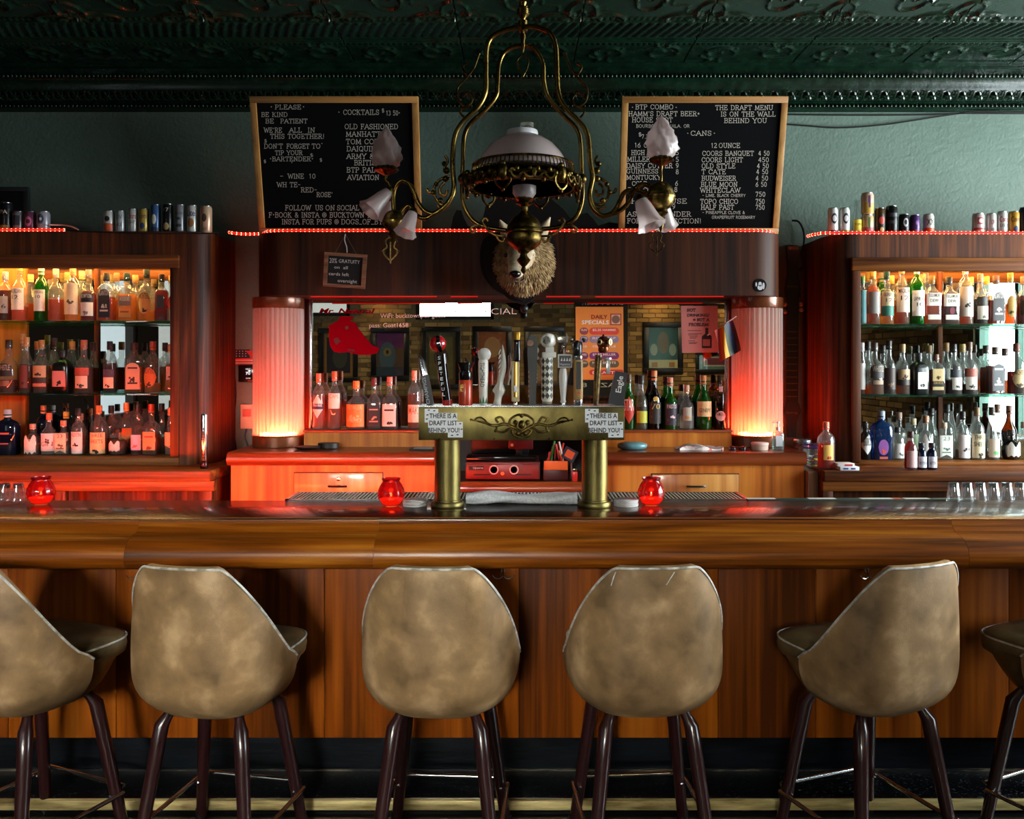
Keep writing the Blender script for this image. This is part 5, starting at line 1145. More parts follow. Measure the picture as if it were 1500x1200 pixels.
# 11 diving helmet
t = tap('copper diving helmet tap handle with bottle opener', 879); x = hx(877)
link('grip', MB().tube([(hx(873), HD, ZT_), (hx(874.5), HD, hz(560)), (hx(877), HD, hz(520))], [.010, .013, .014], 12), noisy('tarnished_gold', '1c150c', '7a6030', (40, 40, 40), .35, .1, metal=.6), t)
hc = (hx(884), HD, hz(502))
link('helmet', MB().sphere(hc, .026, 18, 11).lathe([(.016, -.04), (.021, -.03), (.020, -.018)], hc, 16).sphere((hc[0], HD, hc[2]+.027), .006, 8, 5), P('6a3318', .28, .7), t, 50)
for dx, dy, rr in ((-.016, -.8, .010), (.021, -.55, .0125)):
    ml = Matrix.Rotation(math.atan2(dx*34, -dy)*1.0, 3, 'Z') @ Matrix.Rotation(PI/2, 3, 'X')
    c_ = (hc[0]+dx, HD-.022 if dx < 0 else HD-.018, hc[2]+.002)
    link('porthole_ring', MB().lathe([(rr*.7, .006), (rr, .006), (rr*1.1, 0)], c_, 16, M=ml), P('c8a878', .3, .6), t)
    link('porthole_glass', MB().lathe([(.0001, .004), (rr*.7, .006)], c_, 14, M=ml), M_BLACKG, t)
mb = MB().box(hx(887), hx(893), HD-.022, HD-.014, hz(548), hz(528), .002).lathe([(.010, 0), (.0155, .004), (.0155, .010), (.008, .012)], (hx(889.5), HD-.014, hz(528)), 12)
link('opener', mb, P('d4d4d2', .25, .6), t)
# 12 black slab with script
t = tap('black slab tap handle leaning outward with white script', 905)
link('slab', blade(MB(), 902, 594, 910, 545, 23, 18, .02), P('1d1f24', .4), t)
vtext(t, 'Eagle', 905.5, 575, 909, 551, 8, P('eceae6', .5), d=HD-.0115)
vtext(t, '_____', 901.5, 570, 903.5, 556, 5, P('c8482a', .5), d=HD-.0115)

# ================================================================== ON THE BAR
def drip(x0, x1, label):
    t = thing('drip_tray', label, 'tray', ((x0+x1)/2, 3.69, ZB), 'drip trays behind the beer tower')
    a, b, y0, y1, z = x0, x1, 3.588, 3.79, ZB+.004
    mb = MB().box(a, b, y0, y0+.012, z-.05, z).box(a, b, y1-.012, y1, z-.05, z).box(a, a+.012, y0, y1, z-.05, z).box(b-.012, b, y0, y1, z-.05, z)
    link('tray_rim', mb, M_STEEL, t); link('tray_pan', MB().box(a+.012, b-.012, y0+.012, y1-.012, z-.05, z-.046), P('080808', .6), t)
    mb = MB(); x = a+.018
    while x < b-.016: mb.box(x-.0028, x+.0028, y0+.01, y1-.01, z-.002, z-.001); x += .0152
    link('slats', mb, P('d8d0b4', .35, .3), t, 35, 'stuff')
drip(SX(432, 3.75), SX(735, 3.69)-.001, 'slatted steel drip tray behind the tower, candle and knife handle half')
drip(SX(735, 3.69)+.001, SX(1083, 3.75), 'slatted steel drip tray behind the tower, script handle half')
single('service_ledge', MB().box(-3.4, 3.4, 3.5605, 3.80, ZB-.095, ZB-.046), M_CAB, 'narrow dark service ledge along the back edge of the bar', 'ledge')
mt = thing('bar_mat', 'green and white rubber bar mat strip along the service edge', 'mat', (1.8, 3.66, ZB))
mx0, mx1 = SX(1088, 3.66), SX(1420, 3.66)
link('mat_base', MB().box(mx0, mx1, 3.588, 3.625, ZB-.046, ZB+.004, .002), P('1c3a30', .6), mt)
for a, b in ((1092, 1134), (1182, 1222), (1258, 1305), (1322, 1358)): link('white_patch', MB().box(SX(a, 3.62), SX(b, 3.62), 3.590, 3.623, ZB+.004, ZB+.0048), P('d6d4cc', .6), mt)
link('orange_patch', MB().box(SX(1306, 3.62), SX(1318, 3.62), 3.590, 3.623, ZB+.004, ZB+.0048), P('c8582a', .6), mt)
M_CANDLE = thin_glass('red_candle_glass', 'd83830', .7, .05, .62, '860c14')
def candle(px, d, label):
    x, y = SX(px, d), d
    t = thing('candle_jar', label, 'candle', (x, y, ZB), 'red glass candle jars on the bar')
    pf = [(.026, .001), (.034, .004), (.046, .02), (.053, .042), (.051, .060), (.042, .080), (.034, .092), (.033, .097), (.037, .101), (.037, .106)]
    g = link('jar', MB().shell(pf, c=(x, y, ZB), seg=40, fn=lambda r, z, a: r*(1+.022*math.sin(9*a+z*70)*math.sin(9*a-z*70)) if .01 < z < .09 else r), M_CANDLE, t, 60)
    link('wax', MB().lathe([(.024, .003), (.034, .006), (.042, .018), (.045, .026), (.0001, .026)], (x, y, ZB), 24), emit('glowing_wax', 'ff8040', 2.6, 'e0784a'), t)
    link('wick', MB().tube([(x, y, ZB+.026), (x+.001, y, ZB+.036)], .0012, 5), M_BLACK, t)
    link('flame', MB().lathe([(.0001, .034), (.003, .037), (.0035, .041), (.002, .046), (.0001, .052)], (x, y, ZB), 10), emit('candle_flame', 'ffb060', 60), t)
    point('candle_light', (x, y, ZB+.034), .32, (1, .45, .18), .01)
candle(60, 3.50, 'red glass candle jar beside the few upturned shot glasses')
candle(573, 3.46, 'red glass candle jar beside the knife handle end of the tower')
candle(954, 3.48, 'red glass candle jar beside the script handle end of the tower')
for px, lab in ((608, 'stack of white coasters beside the tower, knife handle side'), (917, 'stack of white coasters beside the tower, script handle side')):
    t = thing('coaster_stack', lab, 'coaster', (SX(px, 3.45), 3.45, ZB), 'white coaster stacks')
    for i in range(5):
        link('coaster', MB().lathe([(.046, 0), (.0475, .001), (.0475, .004), (.046, .005)], (SX(px, 3.45)+.001*math.sin(i*2), 3.45+.001*math.cos(i*3), ZB+.0052*i), 28), P('d8d2d0', .7), t)
M_TOWEL = noisy('white_terry', 'c4c6ca', 'e6e8ea', (120, 120, 120), .9, .35)
mb = MB()
def towel(u, v):
    x = SX(683+162*u, 3.505); a = 2*PI*v; r = .021+.004*math.sin(u*9)+.003*math.sin(a*3+u*14)
    y = 3.505+1.6*r*math.cos(a)+.004*math.sin(u*5); z = ZB+.0215+.003*math.sin(u*7)+r*math.sin(a)
    return (x, y, max(z, ZB+.001+.0005*math.sin(u*60)))
mb.grid(towel, 60, 18)
k = len(mb.v)
for u in (0, 1): mb.add([towel(u, j/18) for j in range(18)], [tuple(range(18))])
single('rolled_towel', mb, M_TOWEL, 'white bar towel rolled up between the tower columns', 'towel', sharp=60)
# upturned shot glasses
G_SHOT = thin_glass('shot_glass_glass', 'f4f6f6', 3, .02, .12)
def shot(x, y, label):
    t = thing('shot_glass', label, 'glass', (x, y, ZB), 'upturned shot glasses')
    fn = lambda r, z, a: r*(1+.03*math.cos(8*a)) if .012 < z < .07 else r
    link('glass', MB().shell([(.0265, .001), (.0275, .003), (.0255, .03), (.0215, .055), (.0195, .066), (.019, .074), (.017, .077)], c=(x, y, ZB), seg=32, fn=fn), G_SHOT, t, 60)
    link('thick_base', MB().lathe([(.0165, .058), (.0175, .062), (.0178, .073), (.0165, .0755)], (x, y, ZB), 24), thin_glass('shot_base', '9a9ea2', 1.6, .02), t, 60) if 'shot_base' not in bpy.data.materials else link('thick_base', MB().lathe([(.0165, .058), (.0175, .062), (.0178, .073), (.0165, .0755)], (x, y, ZB), 24), bpy.data.materials['shot_base'], t, 60)
for i in range(9): shot(SX(1397+19.3*i, 3.55), 3.55, 'upturned clear shot glass in the long row beside the rubber bar mat')
for i in range(8): shot(SX(1401+19.3*i, 3.49), 3.49+.004, 'upturned clear shot glass in the front line of the long row') if False else None
for i in range(4): shot(SX(27-19.3*i, 3.53), 3.53, 'upturned clear shot glass in the short row beside a candle')

# ================================================================== ON THE BACK COUNTER
def flat(name, px0, px1, d0, d1, h, mat, label, cat, bev=.004, z=ZC):
    return single(name, MB().box(SX(px0, d0), SX(px1, d0), d0, d1, z, z+h, bev), mat, label, cat)
mb = MB().lathe([(.0001, 0), (.05, .002), (.072, .012), (.07, .016), (.0001, .018)], (SX(450, 4.66), 4.66, ZC), 24, dep=.9)
single('black_bowl_tray', mb, M_BLACK, 'round shallow black tray on the back counter', 'tray')
mb = MB().lathe([(.04, 0), (.055, .004), (.055, .03), (.0001, .032)], (SX(481, 4.70), 4.70, ZC), 24, dep=.8)
single('black_pouch', mb, P('17100f', .5), 'rounded black pouch beside the shallow black tray', 'pouch')
t = thing('paper_pad', 'dark pad with loose papers beside the register bay', 'paper', (SX(615, 4.64), 4.64, ZC))
link('pad', MB().box(SX(600, 4.62), SX(640, 4.62), 4.6, 4.72, ZC, ZC+.008, .002), M_BLACK, t)
link('sheet', MB().box(SX(606, 4.62), SX(632, 4.62), 4.61, 4.69, ZC+.008, ZC+.011), P('9a8a88', .6), t)
mb = MB().lathe([(.055, 0), (.075, .008), (.08, .02), (.076, .03), (.05, .038), (.0001, .040)], (SX(926, 4.66), 4.66, ZC), 32, dep=.75)
single('blue_dish', mb, P('5f8f98', .3, coat=.4), 'pale blue oval dish turned upside down on the back counter', 'dish', sharp=60)
mb = MB()
def rag(u, v):
    x = SX(993+62*u, 4.64); y = 4.58+.11*v
    z = ZC+.012+.018*math.sin(PI*min(1, u*1.5))*(1-u*.5)*math.sin(PI*(.15+.7*v))+.006*math.sin(u*13+v*4)
    return (x+.01*math.sin(v*5), y+.008*math.sin(u*9), z)
mb.grid(rag, 24, 10); mb.grid(lambda u, v: (rag(u, v)[0], rag(u, v)[1], ZC+.001), 24, 10)
for vv in (0, 1): mb.grid(lambda u, q, vv=vv: (rag(u, vv)[0], rag(u, vv)[1], ZC+.001+(rag(u, vv)[2]-ZC-.001)*q), 24, 2)
for uu in (0, 1): mb.grid(lambda v, q, uu=uu: (rag(uu, v)[0], rag(uu, v)[1], ZC+.001+(rag(uu, v)[2]-ZC-.001)*q), 10, 2)
single('patterned_towel', mb, noisy('flowered_cloth', 'd8685a', 'efe0dc', (45, 45, 45), .85, .1, lo=.36, hi=.46, detail=2), 'folded white towel with small red flowers on the back counter', 'towel', sharp=60)
t = thing('sunglasses', 'folded black sunglasses on the back counter near the jar lid', 'sunglasses', (SX(1080, 4.62), 4.62, ZC))
for px in (1073, 1088): link('lens', MB().lathe([(.016, 0), (.020, .003), (.020, .014), (.014, .019), (.0001, .021)], (SX(px, 4.62), 4.62, ZC), 16, dep=.8), P('1a1626', .15, coat=.6), t)
link('bridge', MB().tube([(SX(1073, 4.62), 4.61, ZC+.015), (SX(1088, 4.62), 4.61, ZC+.015)], .004, 6), M_BLACKG, t)
t = thing('lid_stack', 'white round tub with peach rim on the back counter', 'tub', (SX(1113, 4.62), 4.62, ZC))
link('tub', MB().lathe([(.040, 0), (.042, .002), (.043, .026), (.040, .028)], (SX(1113, 4.62), 4.62, ZC), 28), P('d9b9a8', .5), t)
link('lid', MB().lathe([(.044, .028), (.045, .03), (.045, .038), (.042, .040)], (SX(1113, 4.62), 4.62, ZC), 28), P('e6d2c8', .5), t)
t = thing('sanitizer_bottle', 'clear pump bottle of hand sanitizer with white label', 'bottle', (SX(1139.5, 4.63), 4.63, ZC)); x = SX(1139.5, 4.63)
link('bottle_body', MB().lathe([(.028, 0), (.030, .003), (.030, .082), (.024, .092), (.010, .097), (.010, .102)], (x, 4.63, ZC), 20, n=3, dep=.7), thin_glass('sanitizer_gel', 'cfe8e4', .8, .02, .25, 'c8e4e0'), t, 50)
link('label', MB().box(x-.016, x+.019, 4.63-.0222, 4.63-.0216, ZC+.02, ZC+.075), P('d8dce4', .5), t)
link('pump', MB().lathe([(.011, .100), (.011, .118), (.004, .120), (.004, .138), (.009, .140), (.009, .148)], (x, 4.63, ZC), 14).box(x-.028, x+.006, 4.624, 4.636, ZC+.140, ZC+.148, .002), P('e8dcd8', .5), t)
# mason jar and hot sauce on the lower counter by the guitar-side cabinet
ZR = 1.088
single('end_post', MB().box(1.461, 1.512, 4.48, 5.0, 0, 1.075, .003), wood('grey_oak_post', '4a3020', '7a5638', '9a7450', 'z', 1, .5, .1), 'grey brown wooden end block between counter and cabinet', 'block')
t = thing('mason_jar', 'glass mason jar of small coloured packets with wire lid', 'jar', (SX(1190, 4.62), 4.62, 1.075)); x, y = SX(1190, 4.60), 4.60
link('jar_glass', MB().shell([(.045, .002), (.050, .006), (.050, .088), (.045, .100), (.042, .106), (.042, .112)], c=(x, y, 1.075), seg=24, n=2.4), G_CLEAR, t, 50)
link('jar_lid', MB().lathe([(.043, .112), (.045, .114), (.045, .124), (.03, .132), (.0001, .133)], (x, y, 1.075), 24), thin_glass('lid_glass', 'c8c0d8', 1, .02, .2, '8a84a8'), t)
link('rubber_ring', MB().lathe([(.043, .108), (.047, .108), (.047, .113), (.043, .113)], (x, y, 1.075), 24), P('3a348a', .5), t)
for i in range(14):
    a = i*2.4; cxx = x+.026*math.cos(a); cyy = y+.026*math.sin(a); zz = 1.08+.005*i
    link('packet', MB().box(-.014, .014, -.009, .009, 0, .004, .001, M=Matrix.Translation((cxx, cyy, zz+.002)) @ Matrix.Rotation(a, 4, 'Z') @ Matrix.Rotation(.3*math.sin(i), 4, 'X')), P(['d8d0c8', 'c8582a', 'd8c040', '1a1a1c', '2a7a4a', 'c8c8d0'][i % 6], .5), t)
t = thing('shaker_tin', 'stack of two steel shaker tins behind the mason jar', 'shaker', (SX(1180, 4.82), 4.82, ZC)); x, y = SX(1179, 4.66), 4.70
t.location = (x, y, ZC-.095); ORG[t.name] = Vector((x, y, ZC-.095))
link('lower_tin', MB().shell([(.036, 0), (.038, .002), (.046, .12), (.047, .122)], c=(x, y, 1.0755), seg=24), M_STEEL, t); link('upper_tin', MB().shell([(.046, .12), (.047, .122), (.047, .14), (.042, .146), (.0001, .147)], c=(x, y, 1.0755), seg=24), M_STEEL, t)
ORG[t.name] = Vector((x, y, 1.0755)); 
bottle(SX(1210, 4.50), 4.50, ZR, SZ(618, 4.50)-ZR, 25*4.5/F/2, 'd', 'clear', 'd84a14', .55, 'd86a4a', 'r:f0c060:.2-.52:.6:=/#:c8341c', 'orange hot sauce bottle beside the mason jar', None, name='hot_sauce_bottle')
t = thing('card_box', 'small red and white playing card boxes stacked on the cabinet counter', 'card box', (SX(1238, 4.45), 4.45, ZR)); x = SX(1241, 4.45)
link('lower_box', MB().box(x-.045, x+.05, 4.42, 4.49, ZR, ZR+.018, .001), P('d8dce6', .5), t)
link('upper_box', MB().box(x-.055, x+.03, 4.43, 4.50, ZR+.018, ZR+.034, .001), P('d8cfd0', .5), t)
link('blue_print', MB().box(x-.03, x-.005, 4.4188, 4.4198, ZR+.005, ZR+.013).box(x+.008, x+.03, 4.4188, 4.4198, ZR+.005, ZR+.013), P('2c3a7a', .5), t)
link('red_print', MB().box(x-.02, x+.02, 4.4288, 4.4298, ZR+.021, ZR+.03), P('b02a24', .5), t)
d = 4.47
bottle(SX(1334, d), d, ZR, SZ(632, d)-ZR, 18*d/F/2, 'w', 'clear', 'c81c14', .75, '3a1612', 'r:d8b0b0:.06-.5:.9:=/=/=:8a3a3a', 'small red bitters bottle in front of the cabinet', None, name='bitters_bottle')
for px, lab in ((1350, 'blue dropper bottle beside the red bitters'), (1365, 'blue dropper bottle with orange liquid line beside its twin')):
    bottle(SX(px, d), d, ZR, SZ(649, d)-ZR, 14*d/F/2, 'd', 'navy', None, 0, '1c1c2c', 'r:dcdce6:.08-.5:.92:=/BITTERS:2a2a3a', lab, 'blue dropper bottles', name='dropper_bottle')
# flashlight / shaker pole on the thermostat-side counter
t = thing('steel_shaker', 'slim tall steel thermos standing at the end of the cabinet counter', 'thermos', (SX(299, 4.50), 4.50, ZR)); x, y = SX(299, 4.5), 4.5
link('thermos_body', MB().lathe([(.014, .04), (.0165, .045), (.0165, .27), (.014, .278)], (x, y, ZR), 20), M_CHROME, t); link('thermos_foot', MB().lathe([(.018, 0), (.0195, .003), (.0195, .03), (.014, .04)], (x, y, ZR), 20), P('3a1a1a', .2, .6), t)
# register bay
ZBAY = ZC-.15
t = thing('cash_drawer', 'dark red cash drawer with round stickers in the register bay', 'cash drawer', (SX(736, 4.54), 4.65, ZBAY)); y0 = 4.545
x0, x1, z0, z1 = SX(682, y0), SX(791, y0), ZBAY+.006, SZ(677, y0)
link('case', MB().box(x0, x1, y0, y0+.33, z0, z1, .004), P('5a1412', .4), t)
fr_ = link('drawer_front', MB().box(x0+.008, x1-.008, y0-.008, y0+.002, z0+.008, z1-.012, .002), P('7a1a16', .4), t)
link('slot', MB().box(SX(694, y0), SX(718, y0), y0-.0095, y0-.0075, SZ(696, y0), SZ(694, y0)).box(SX(755, y0), SX(778, y0), y0-.0095, y0-.0075, SZ(696, y0), SZ(694, y0)), M_BLACK, fr_)
link('name_plate', MB().box(SX(687, y0), SX(709, y0), y0-.0098, y0-.0078, SZ(688.5, y0), SZ(682.5, y0)), P('1a0a0a', .4), fr_)
mb = MB(); put_text(mb, 'Upserve', lambda u, v: W(u, 687-v, y0-.011), 693, 708, 0, 3); link('plate_print', mb, P('e8c8c0', .5), fr_, 0)
for px in (723.5, 753):
    mb = MB().lathe([(.0001, .0016), (.0235, .0016), (.024, 0)], (SX(px, y0), y0-.0078, SZ(688, y0)), 24, M=Matrix.Rotation(PI/2, 3, 'X')); s_ = link('round_sticker', mb, P('e2b8ac', .5), fr_)
    mb = MB().lathe([(.0001, .0004), (.018, .0004)], (SX(px, y0), y0-.0096, SZ(688, y0)), 20, M=Matrix.Rotation(PI/2, 3, 'X')); link('sticker_centre', mb, P('b4483a', .5), s_, 0)
link('keyhole', MB().lathe([(.0001, .003), (.009, .003), (.010, 0)], (SX(736, y0), y0-.0078, SZ(693.5, y0)), 14, M=Matrix.Rotation(PI/2, 3, 'X')), P('d8803a', .4), fr_)
t = thing('pos_terminal', 'black register terminal standing on the cash drawer', 'register', (SX(735, 4.6), 4.7, z1))
link('base_slab', MB().box(SX(683, 4.6), SX(786, 4.6), 4.57, 4.80, z1, z1+.03, .008), M_BLACKG, t)
link('screen', MB().box(SX(690, 4.66), SX(775, 4.66), 4.68, 4.71, z1+.03, ZC+.16, .006), M_BLACK, t)
link('card_reader', MB().box(SX(745, 4.58), SX(781, 4.58), 4.60, 4.64, z1+.06, z1+.13, .004), P('4a1010', .35), t)
link('support_arm', MB().box(SX(760, 4.58)-.015, SX(760, 4.58)+.015, 4.63, 4.69, z1+.03, z1+.1, .003), M_BLACK, t)
link('reader_mark', MB().box(SX(748, 4.59), SX(752, 4.59), 4.5985, 4.6005, z1+.075, z1+.089), P('c8705a', .4), t)
t = thing('pen_caddy', 'dark red caddy crammed with pens and markers beside the cash drawer', 'caddy', (SX(815, 4.58), 4.6, ZBAY))
x0, x1 = SX(796, 4.56), SX(832, 4.56)
link('caddy_box', MB().box(x0, x1, 4.56, 4.68, ZBAY, ZBAY+.07, .003), P('3a0e0e', .4), t)
link('orange_card', MB().box(x0+.002, x1-.002, 4.553, 4.558, ZBAY+.055, ZBAY+.10, .001), P('d8681c', .5), t)
rr = random.Random(5)
for i in range(12):
    a = x0+.01+(x1-x0-.02)*rr.random(); yy = 4.58+.09*rr.random(); hh = .12+.08*rr.random(); lx = rr.uniform(-.035, .035)
    link('pen', MB().tube([(a, yy, ZBAY+.065), (a+lx, yy, ZBAY+hh)], .0055, 8), P(['c82a1c', '14a03a', 'd8d0c8', '1a1a1e', 'e07a20', '8a1a2a'][i % 6], .35), t)
t = thing('phone_box', 'small tilted picture card in a holder beside the pens', 'card', (SX(838, 4.6), 4.60, ZBAY))
link('card', MB().box(-.035, .035, -.003, .003, -.03, .03, M=Matrix.Translation((SX(834, 4.57), 4.545, ZBAY+.135)) @ Matrix.Rotation(.5, 4, 'Y')), P('2a3448', .4), t); link('card_art', MB().box(-.022, .022, -.0045, -.003, -.018, .02, M=Matrix.Translation((SX(834, 4.57), 4.545, ZBAY+.135)) @ Matrix.Rotation(.5, 4, 'Y')), P('d8602c', .4), t)
link('stand', MB().tube([(SX(838, 4.57), 4.555, ZBAY), (SX(836, 4.57), 4.55, ZBAY+.11)], .005, 6), M_STEEL, t)
t = thing('lighter_stand', 'little red lighter standing at the end of the register bay', 'lighter', (SX(842, 4.56), 4.56, ZBAY)); x = SX(842, 4.53)
link('lighter_body', MB().box(x-.013, x+.013, 4.52, 4.54, ZBAY, ZBAY+.05, .003), P('b0241a', .3), t); link('lighter_top', MB().box(x-.011, x+.011, 4.522, 4.538, ZBAY+.05, ZBAY+.065, .002), M_CHROME, t)
# ================================================================== LETTER BOARDS
def board(x0, x1, label, lines):
    pb, pt = Vector((0, 4.78, 2.3175)), Vector((0, 4.60, 3.006)); up = (pt-pb); H = up.length; up.normalize()
    nrm = Vector((0, -up.z, up.y)); cx = (x0+x1)/2
    t = thing('letter_board', label, 'menu board', (cx, 4.78, 2.3175))
    M_ = Matrix((Vector((1, 0, 0)), -nrm, up)).transposed().to_4x4(); M_.translation = Vector((cx, pb.y, pb.z)); hw = (x1-x0)/2; fw = .033
    # frame bars (local: x, depth, z)
    for a, b, c, e in ((-hw, hw, H-fw, H), (-hw, hw, 0, fw), (-hw, -hw+fw, fw, H-fw), (hw-fw, hw, fw, H-fw)):
        link('frame_bar', MB().box(a, b, -.012, .022, c, e, .002, M=M_), M_OAKL if a == -hw and b == hw else M_OAKZ, t)
    link('felt', MB().box(-hw+fw, hw-fw, -.002, .012, fw, H-fw, M=M_), M_FELT, t)
    p0 = pb+nrm*.004
    for ln in lines:
        s, a, b, yb, h = ln[:5]; mb = MB(); hh_ = h; h *= .84
        def fn(u, v, yb=yb): return on_plane(u, yb-v, p0, nrm)
        serif_text(mb, s, fn, a, b, 0, h, serif=hh_ > 6)
        link('letters', mb, M_LETTER, t, 0)
M_OAKL = wood('light_oak_along', '8a5a2c', 'b07a40', 'c99858', 'x', .8, .45, .1); M_OAKZ = wood('light_oak_up', '8a5a2c', 'b07a40', 'c99858', 'z', .8, .45, .1)
M_FELT = P('08080a', .9, spec=.1)
board(-1.395, -.522, 'letter board listing wine, cocktails and house rules on the hood', [
 ('PLEASE', 403, 441, 160, 7.5), ('*', 396, 399, 160, 7.5), ('*', 443, 446, 160, 7.5), ('BE KIND', 383, 421, 171, 7.5), ('BE', 389, 401, 180.5, 7.5), ('PATIENT', 411, 450, 180.5, 7.5),
 ("WE'RE", 387, 413, 194, 8), ('ALL', 424, 442, 194, 8), ('IN', 451, 461, 194, 8), ('THIS TOGETHER!', 396, 475, 203, 8), ('$', 387, 391, 209, 6), ("DON'T", 387, 414, 217.5, 8), ('FORGET', 420, 453, 217.5, 8), ('TO', 457, 469, 217.5, 8), ('*', 470, 473, 213, 6),
 ('TIP YOUR', 403, 443, 227, 7.5), ('$', 454, 459, 230, 6), ('$', 386, 390, 239, 6), ('*BARTENDER*', 395, 459, 236, 7.5), ('$', 468, 472, 237, 6), ('*', 426, 429, 241, 6),
 ('-', 410, 415, 261, 7), ('WINE', 422, 445, 261.5, 8), ('10', 453, 462, 261.5, 8), ('WH TE-', 406, 440, 274, 8), ('RED-', 441, 464, 281.5, 8), ("ROSE'", 464, 487, 288.5, 8),
 ('FOLLOW', 418, 455, 308, 8.5), ('US', 462, 473, 308, 8.5), ('ON', 477, 490, 308, 8.5), ('SOCIAL', 494, 526, 308, 8.5), ('MEDIA', 531, 560, 308, 8.5), ('F*BOOK & INSTA @', 394, 478, 318.5, 8.5), ('BUCKTOWN', 483, 533, 318.5, 8.5), ('PUB', 539, 556, 318.5, 8.5), ('INSTA FOR PUPS @', 413, 496, 328.5, 8.5), ('DOGS_OF_BTP', 500, 566, 328.5, 8.5),
 ('*', 495, 498, 167, 6), ('COCKTAILS', 503, 555, 168, 8.5), ('$', 559, 563, 165, 7), ('13 50*', 566, 586, 169, 8), ('OLD FASHIONED', 505, 583, 189, 8.5), ('MANHATTAN', 507, 572, 200, 8.5), ('TOM COLLINS', 507, 577, 211, 8.5), ('DAIQUIRI', 508, 553, 221.5, 8.5), ('ARMY & NAVY', 508, 580, 232.5, 8.5), ('BRITISH', 519, 556, 242, 8.5), ('BTP PALOMA', 508, 572, 252.5, 8.5), ('AVIATION', 509, 555, 263.5, 8.5)])
board(.535, 1.395, 'letter board listing draft combo and canned beer prices on the hood', [
 ('*', 925, 928, 160, 6), ('BTP COMBO', 931, 986, 160, 8), ('*', 989, 992, 160, 6), ("HAMM'S DRAFT BEER+", 921, 1025, 170, 8), ('HOUSE SHOT', 926, 985, 179, 8), ('BOURBON. TEQUILA. OR', 932, 1010, 187, 5.5), ('$', 935, 940, 200, 7), ('7.7', 940, 950, 203, 7), ('16 OUNCE', 930, 975, 216, 8),
 ('HIGH LIFE', 925, 965, 227, 8), ('MILLER', 919, 952, 236.5, 8), ('DAISY CUTTER', 918, 985, 246, 8), ('GUINNESS', 918, 964, 254, 7.5), ('MONTUCKY', 918, 968, 263, 7.5), ('COLD', 926, 948, 272, 7.5), ('TALL CITY', 920, 960, 281, 7.5), ('HALF HOUSE', 925, 1006, 298, 8), ('ASK BARTENDER', 919, 1012, 317, 8), ('FOR OUR SELECTION!', 919, 1027, 327, 8),
 ('5', 990, 994, 227, 8), ('5', 990, 994, 237, 8), ('9', 990, 994, 246, 8), ('8', 990, 994, 255, 8), ('6', 989, 993, 272, 8), ('8', 988, 992, 281, 8), ('9', 985, 989, 306, 8),
 ('THE DRAFT MENU', 1048, 1132, 161, 8), ('IS ON THE WALL', 1056, 1136, 170.5, 8), ('BEHIND YOU', 1061, 1123, 180, 8), ('*', 1006, 1009, 198, 6), ('CANS', 1012, 1042, 198.5, 8), ('*', 1045, 1048, 198, 6), ('12', 1042, 1050, 216.5, 8), ('OUNCE', 1053, 1084, 216.5, 8),
 ('COORS BANQUET', 1029, 1104, 228, 8), ('4 50', 1111, 1127, 228, 8), ('COORS LIGHT', 1028, 1088, 237.5, 8), ('450', 1111, 1126, 237.5, 8), ('OLD STYLE', 1028, 1077, 246.5, 8), ('4 50', 1109, 1126, 246.5, 8), ('T CATE', 1028, 1063, 255, 8), ('4 50', 1108, 1125, 255, 8), ('BUDWEISER', 1028, 1078, 264.5, 8), ('4 50', 1107, 1125, 264.5, 8), ('BLUE MOON', 1027, 1080, 273.5, 8), ('6 50', 1107, 1123, 273.5, 8),
 ('WHITECLAW', 1026, 1084, 282, 8), ('- LIME. BLACK CHERRY', 1029, 1092, 288.5, 5), ('750', 1107, 1121, 288, 8), ('TOPO CHICO', 1026, 1081, 298.5, 8), ('750', 1107, 1120, 298.5, 8), ('HALF PAST', 1027, 1075, 307, 8), ('750', 1107, 1120, 307, 8), ('- PINEAPPLE CLOVE &', 1029, 1091, 313.5, 5), ('GRAPEFRUIT ROSEMARY', 1043, 1106, 320.5, 5)])
# carved crest standing on the hood between the boards
def CW(px, py): return (SX(px, 4.80), SZ(py, 4.80))
cr_o = [(616, 341), (616, 337), (640, 335), (660, 337), (664, 318), (669, 308), (676, 309), (680, 320), (686, 332), (698, 334), (708, 318), (712, 300), (730, 290), (755, 284), (785, 284), (808, 292), (824, 306), (836, 320), (850, 314), (860, 312), (868, 320), (876, 331), (892, 326), (918, 330), (918, 341)]
single('carved_crest', MB().ext([(a, max(b, 2.309)) for a, b in [CW(*p) for p in cr_o]], 4.79, 4.82, 'y'), P('0a0706', .7, spec=.15), 'dark carved crest board on the hood between the letter boards', 'crest')
# gratuity chalkboard
hp = Vector((0, hf-.012, 0)); nY = Vector((0, -1, 0))
def HP(px, py, o=0): p = on_plane(px, py, hp, nY); p.y -= o; return p
t = thing('hanging_chalkboard', 'small framed chalkboard about gratuity hanging on the hood', 'sign', HP(506, 396))
q = [(476, 369.5), (538, 373.5), (534.5, 423.5), (473.5, 419.5)]
def QB(u, v, o=0):
    a = Vector(q[3]).lerp(Vector(q[2]), u); b = Vector(q[0]).lerp(Vector(q[1]), u); c = a.lerp(b, v); return HP(c[0], c[1], o)
def slab(u0, u1, v0, v1, o0, o1):
    vs_ = [QB(u, v, o) for o in (o0, o1) for u, v in ((u0, v0), (u1, v0), (u1, v1), (u0, v1))]
    return MB().add(vs_, [(0, 1, 2, 3)[::-1], (4, 5, 6, 7), (0, 1, 5, 4), (1, 2, 6, 5), (2, 3, 7, 6), (3, 0, 4, 7)])
link('slate', slab(.05, .95, .05, .95, -.006, .002), P('07080a', .8), t)
M_FR = wood('rough_frame', '4a2c1c', '7a4a30', 'a07050', 'x', 1.5, .6, 0)
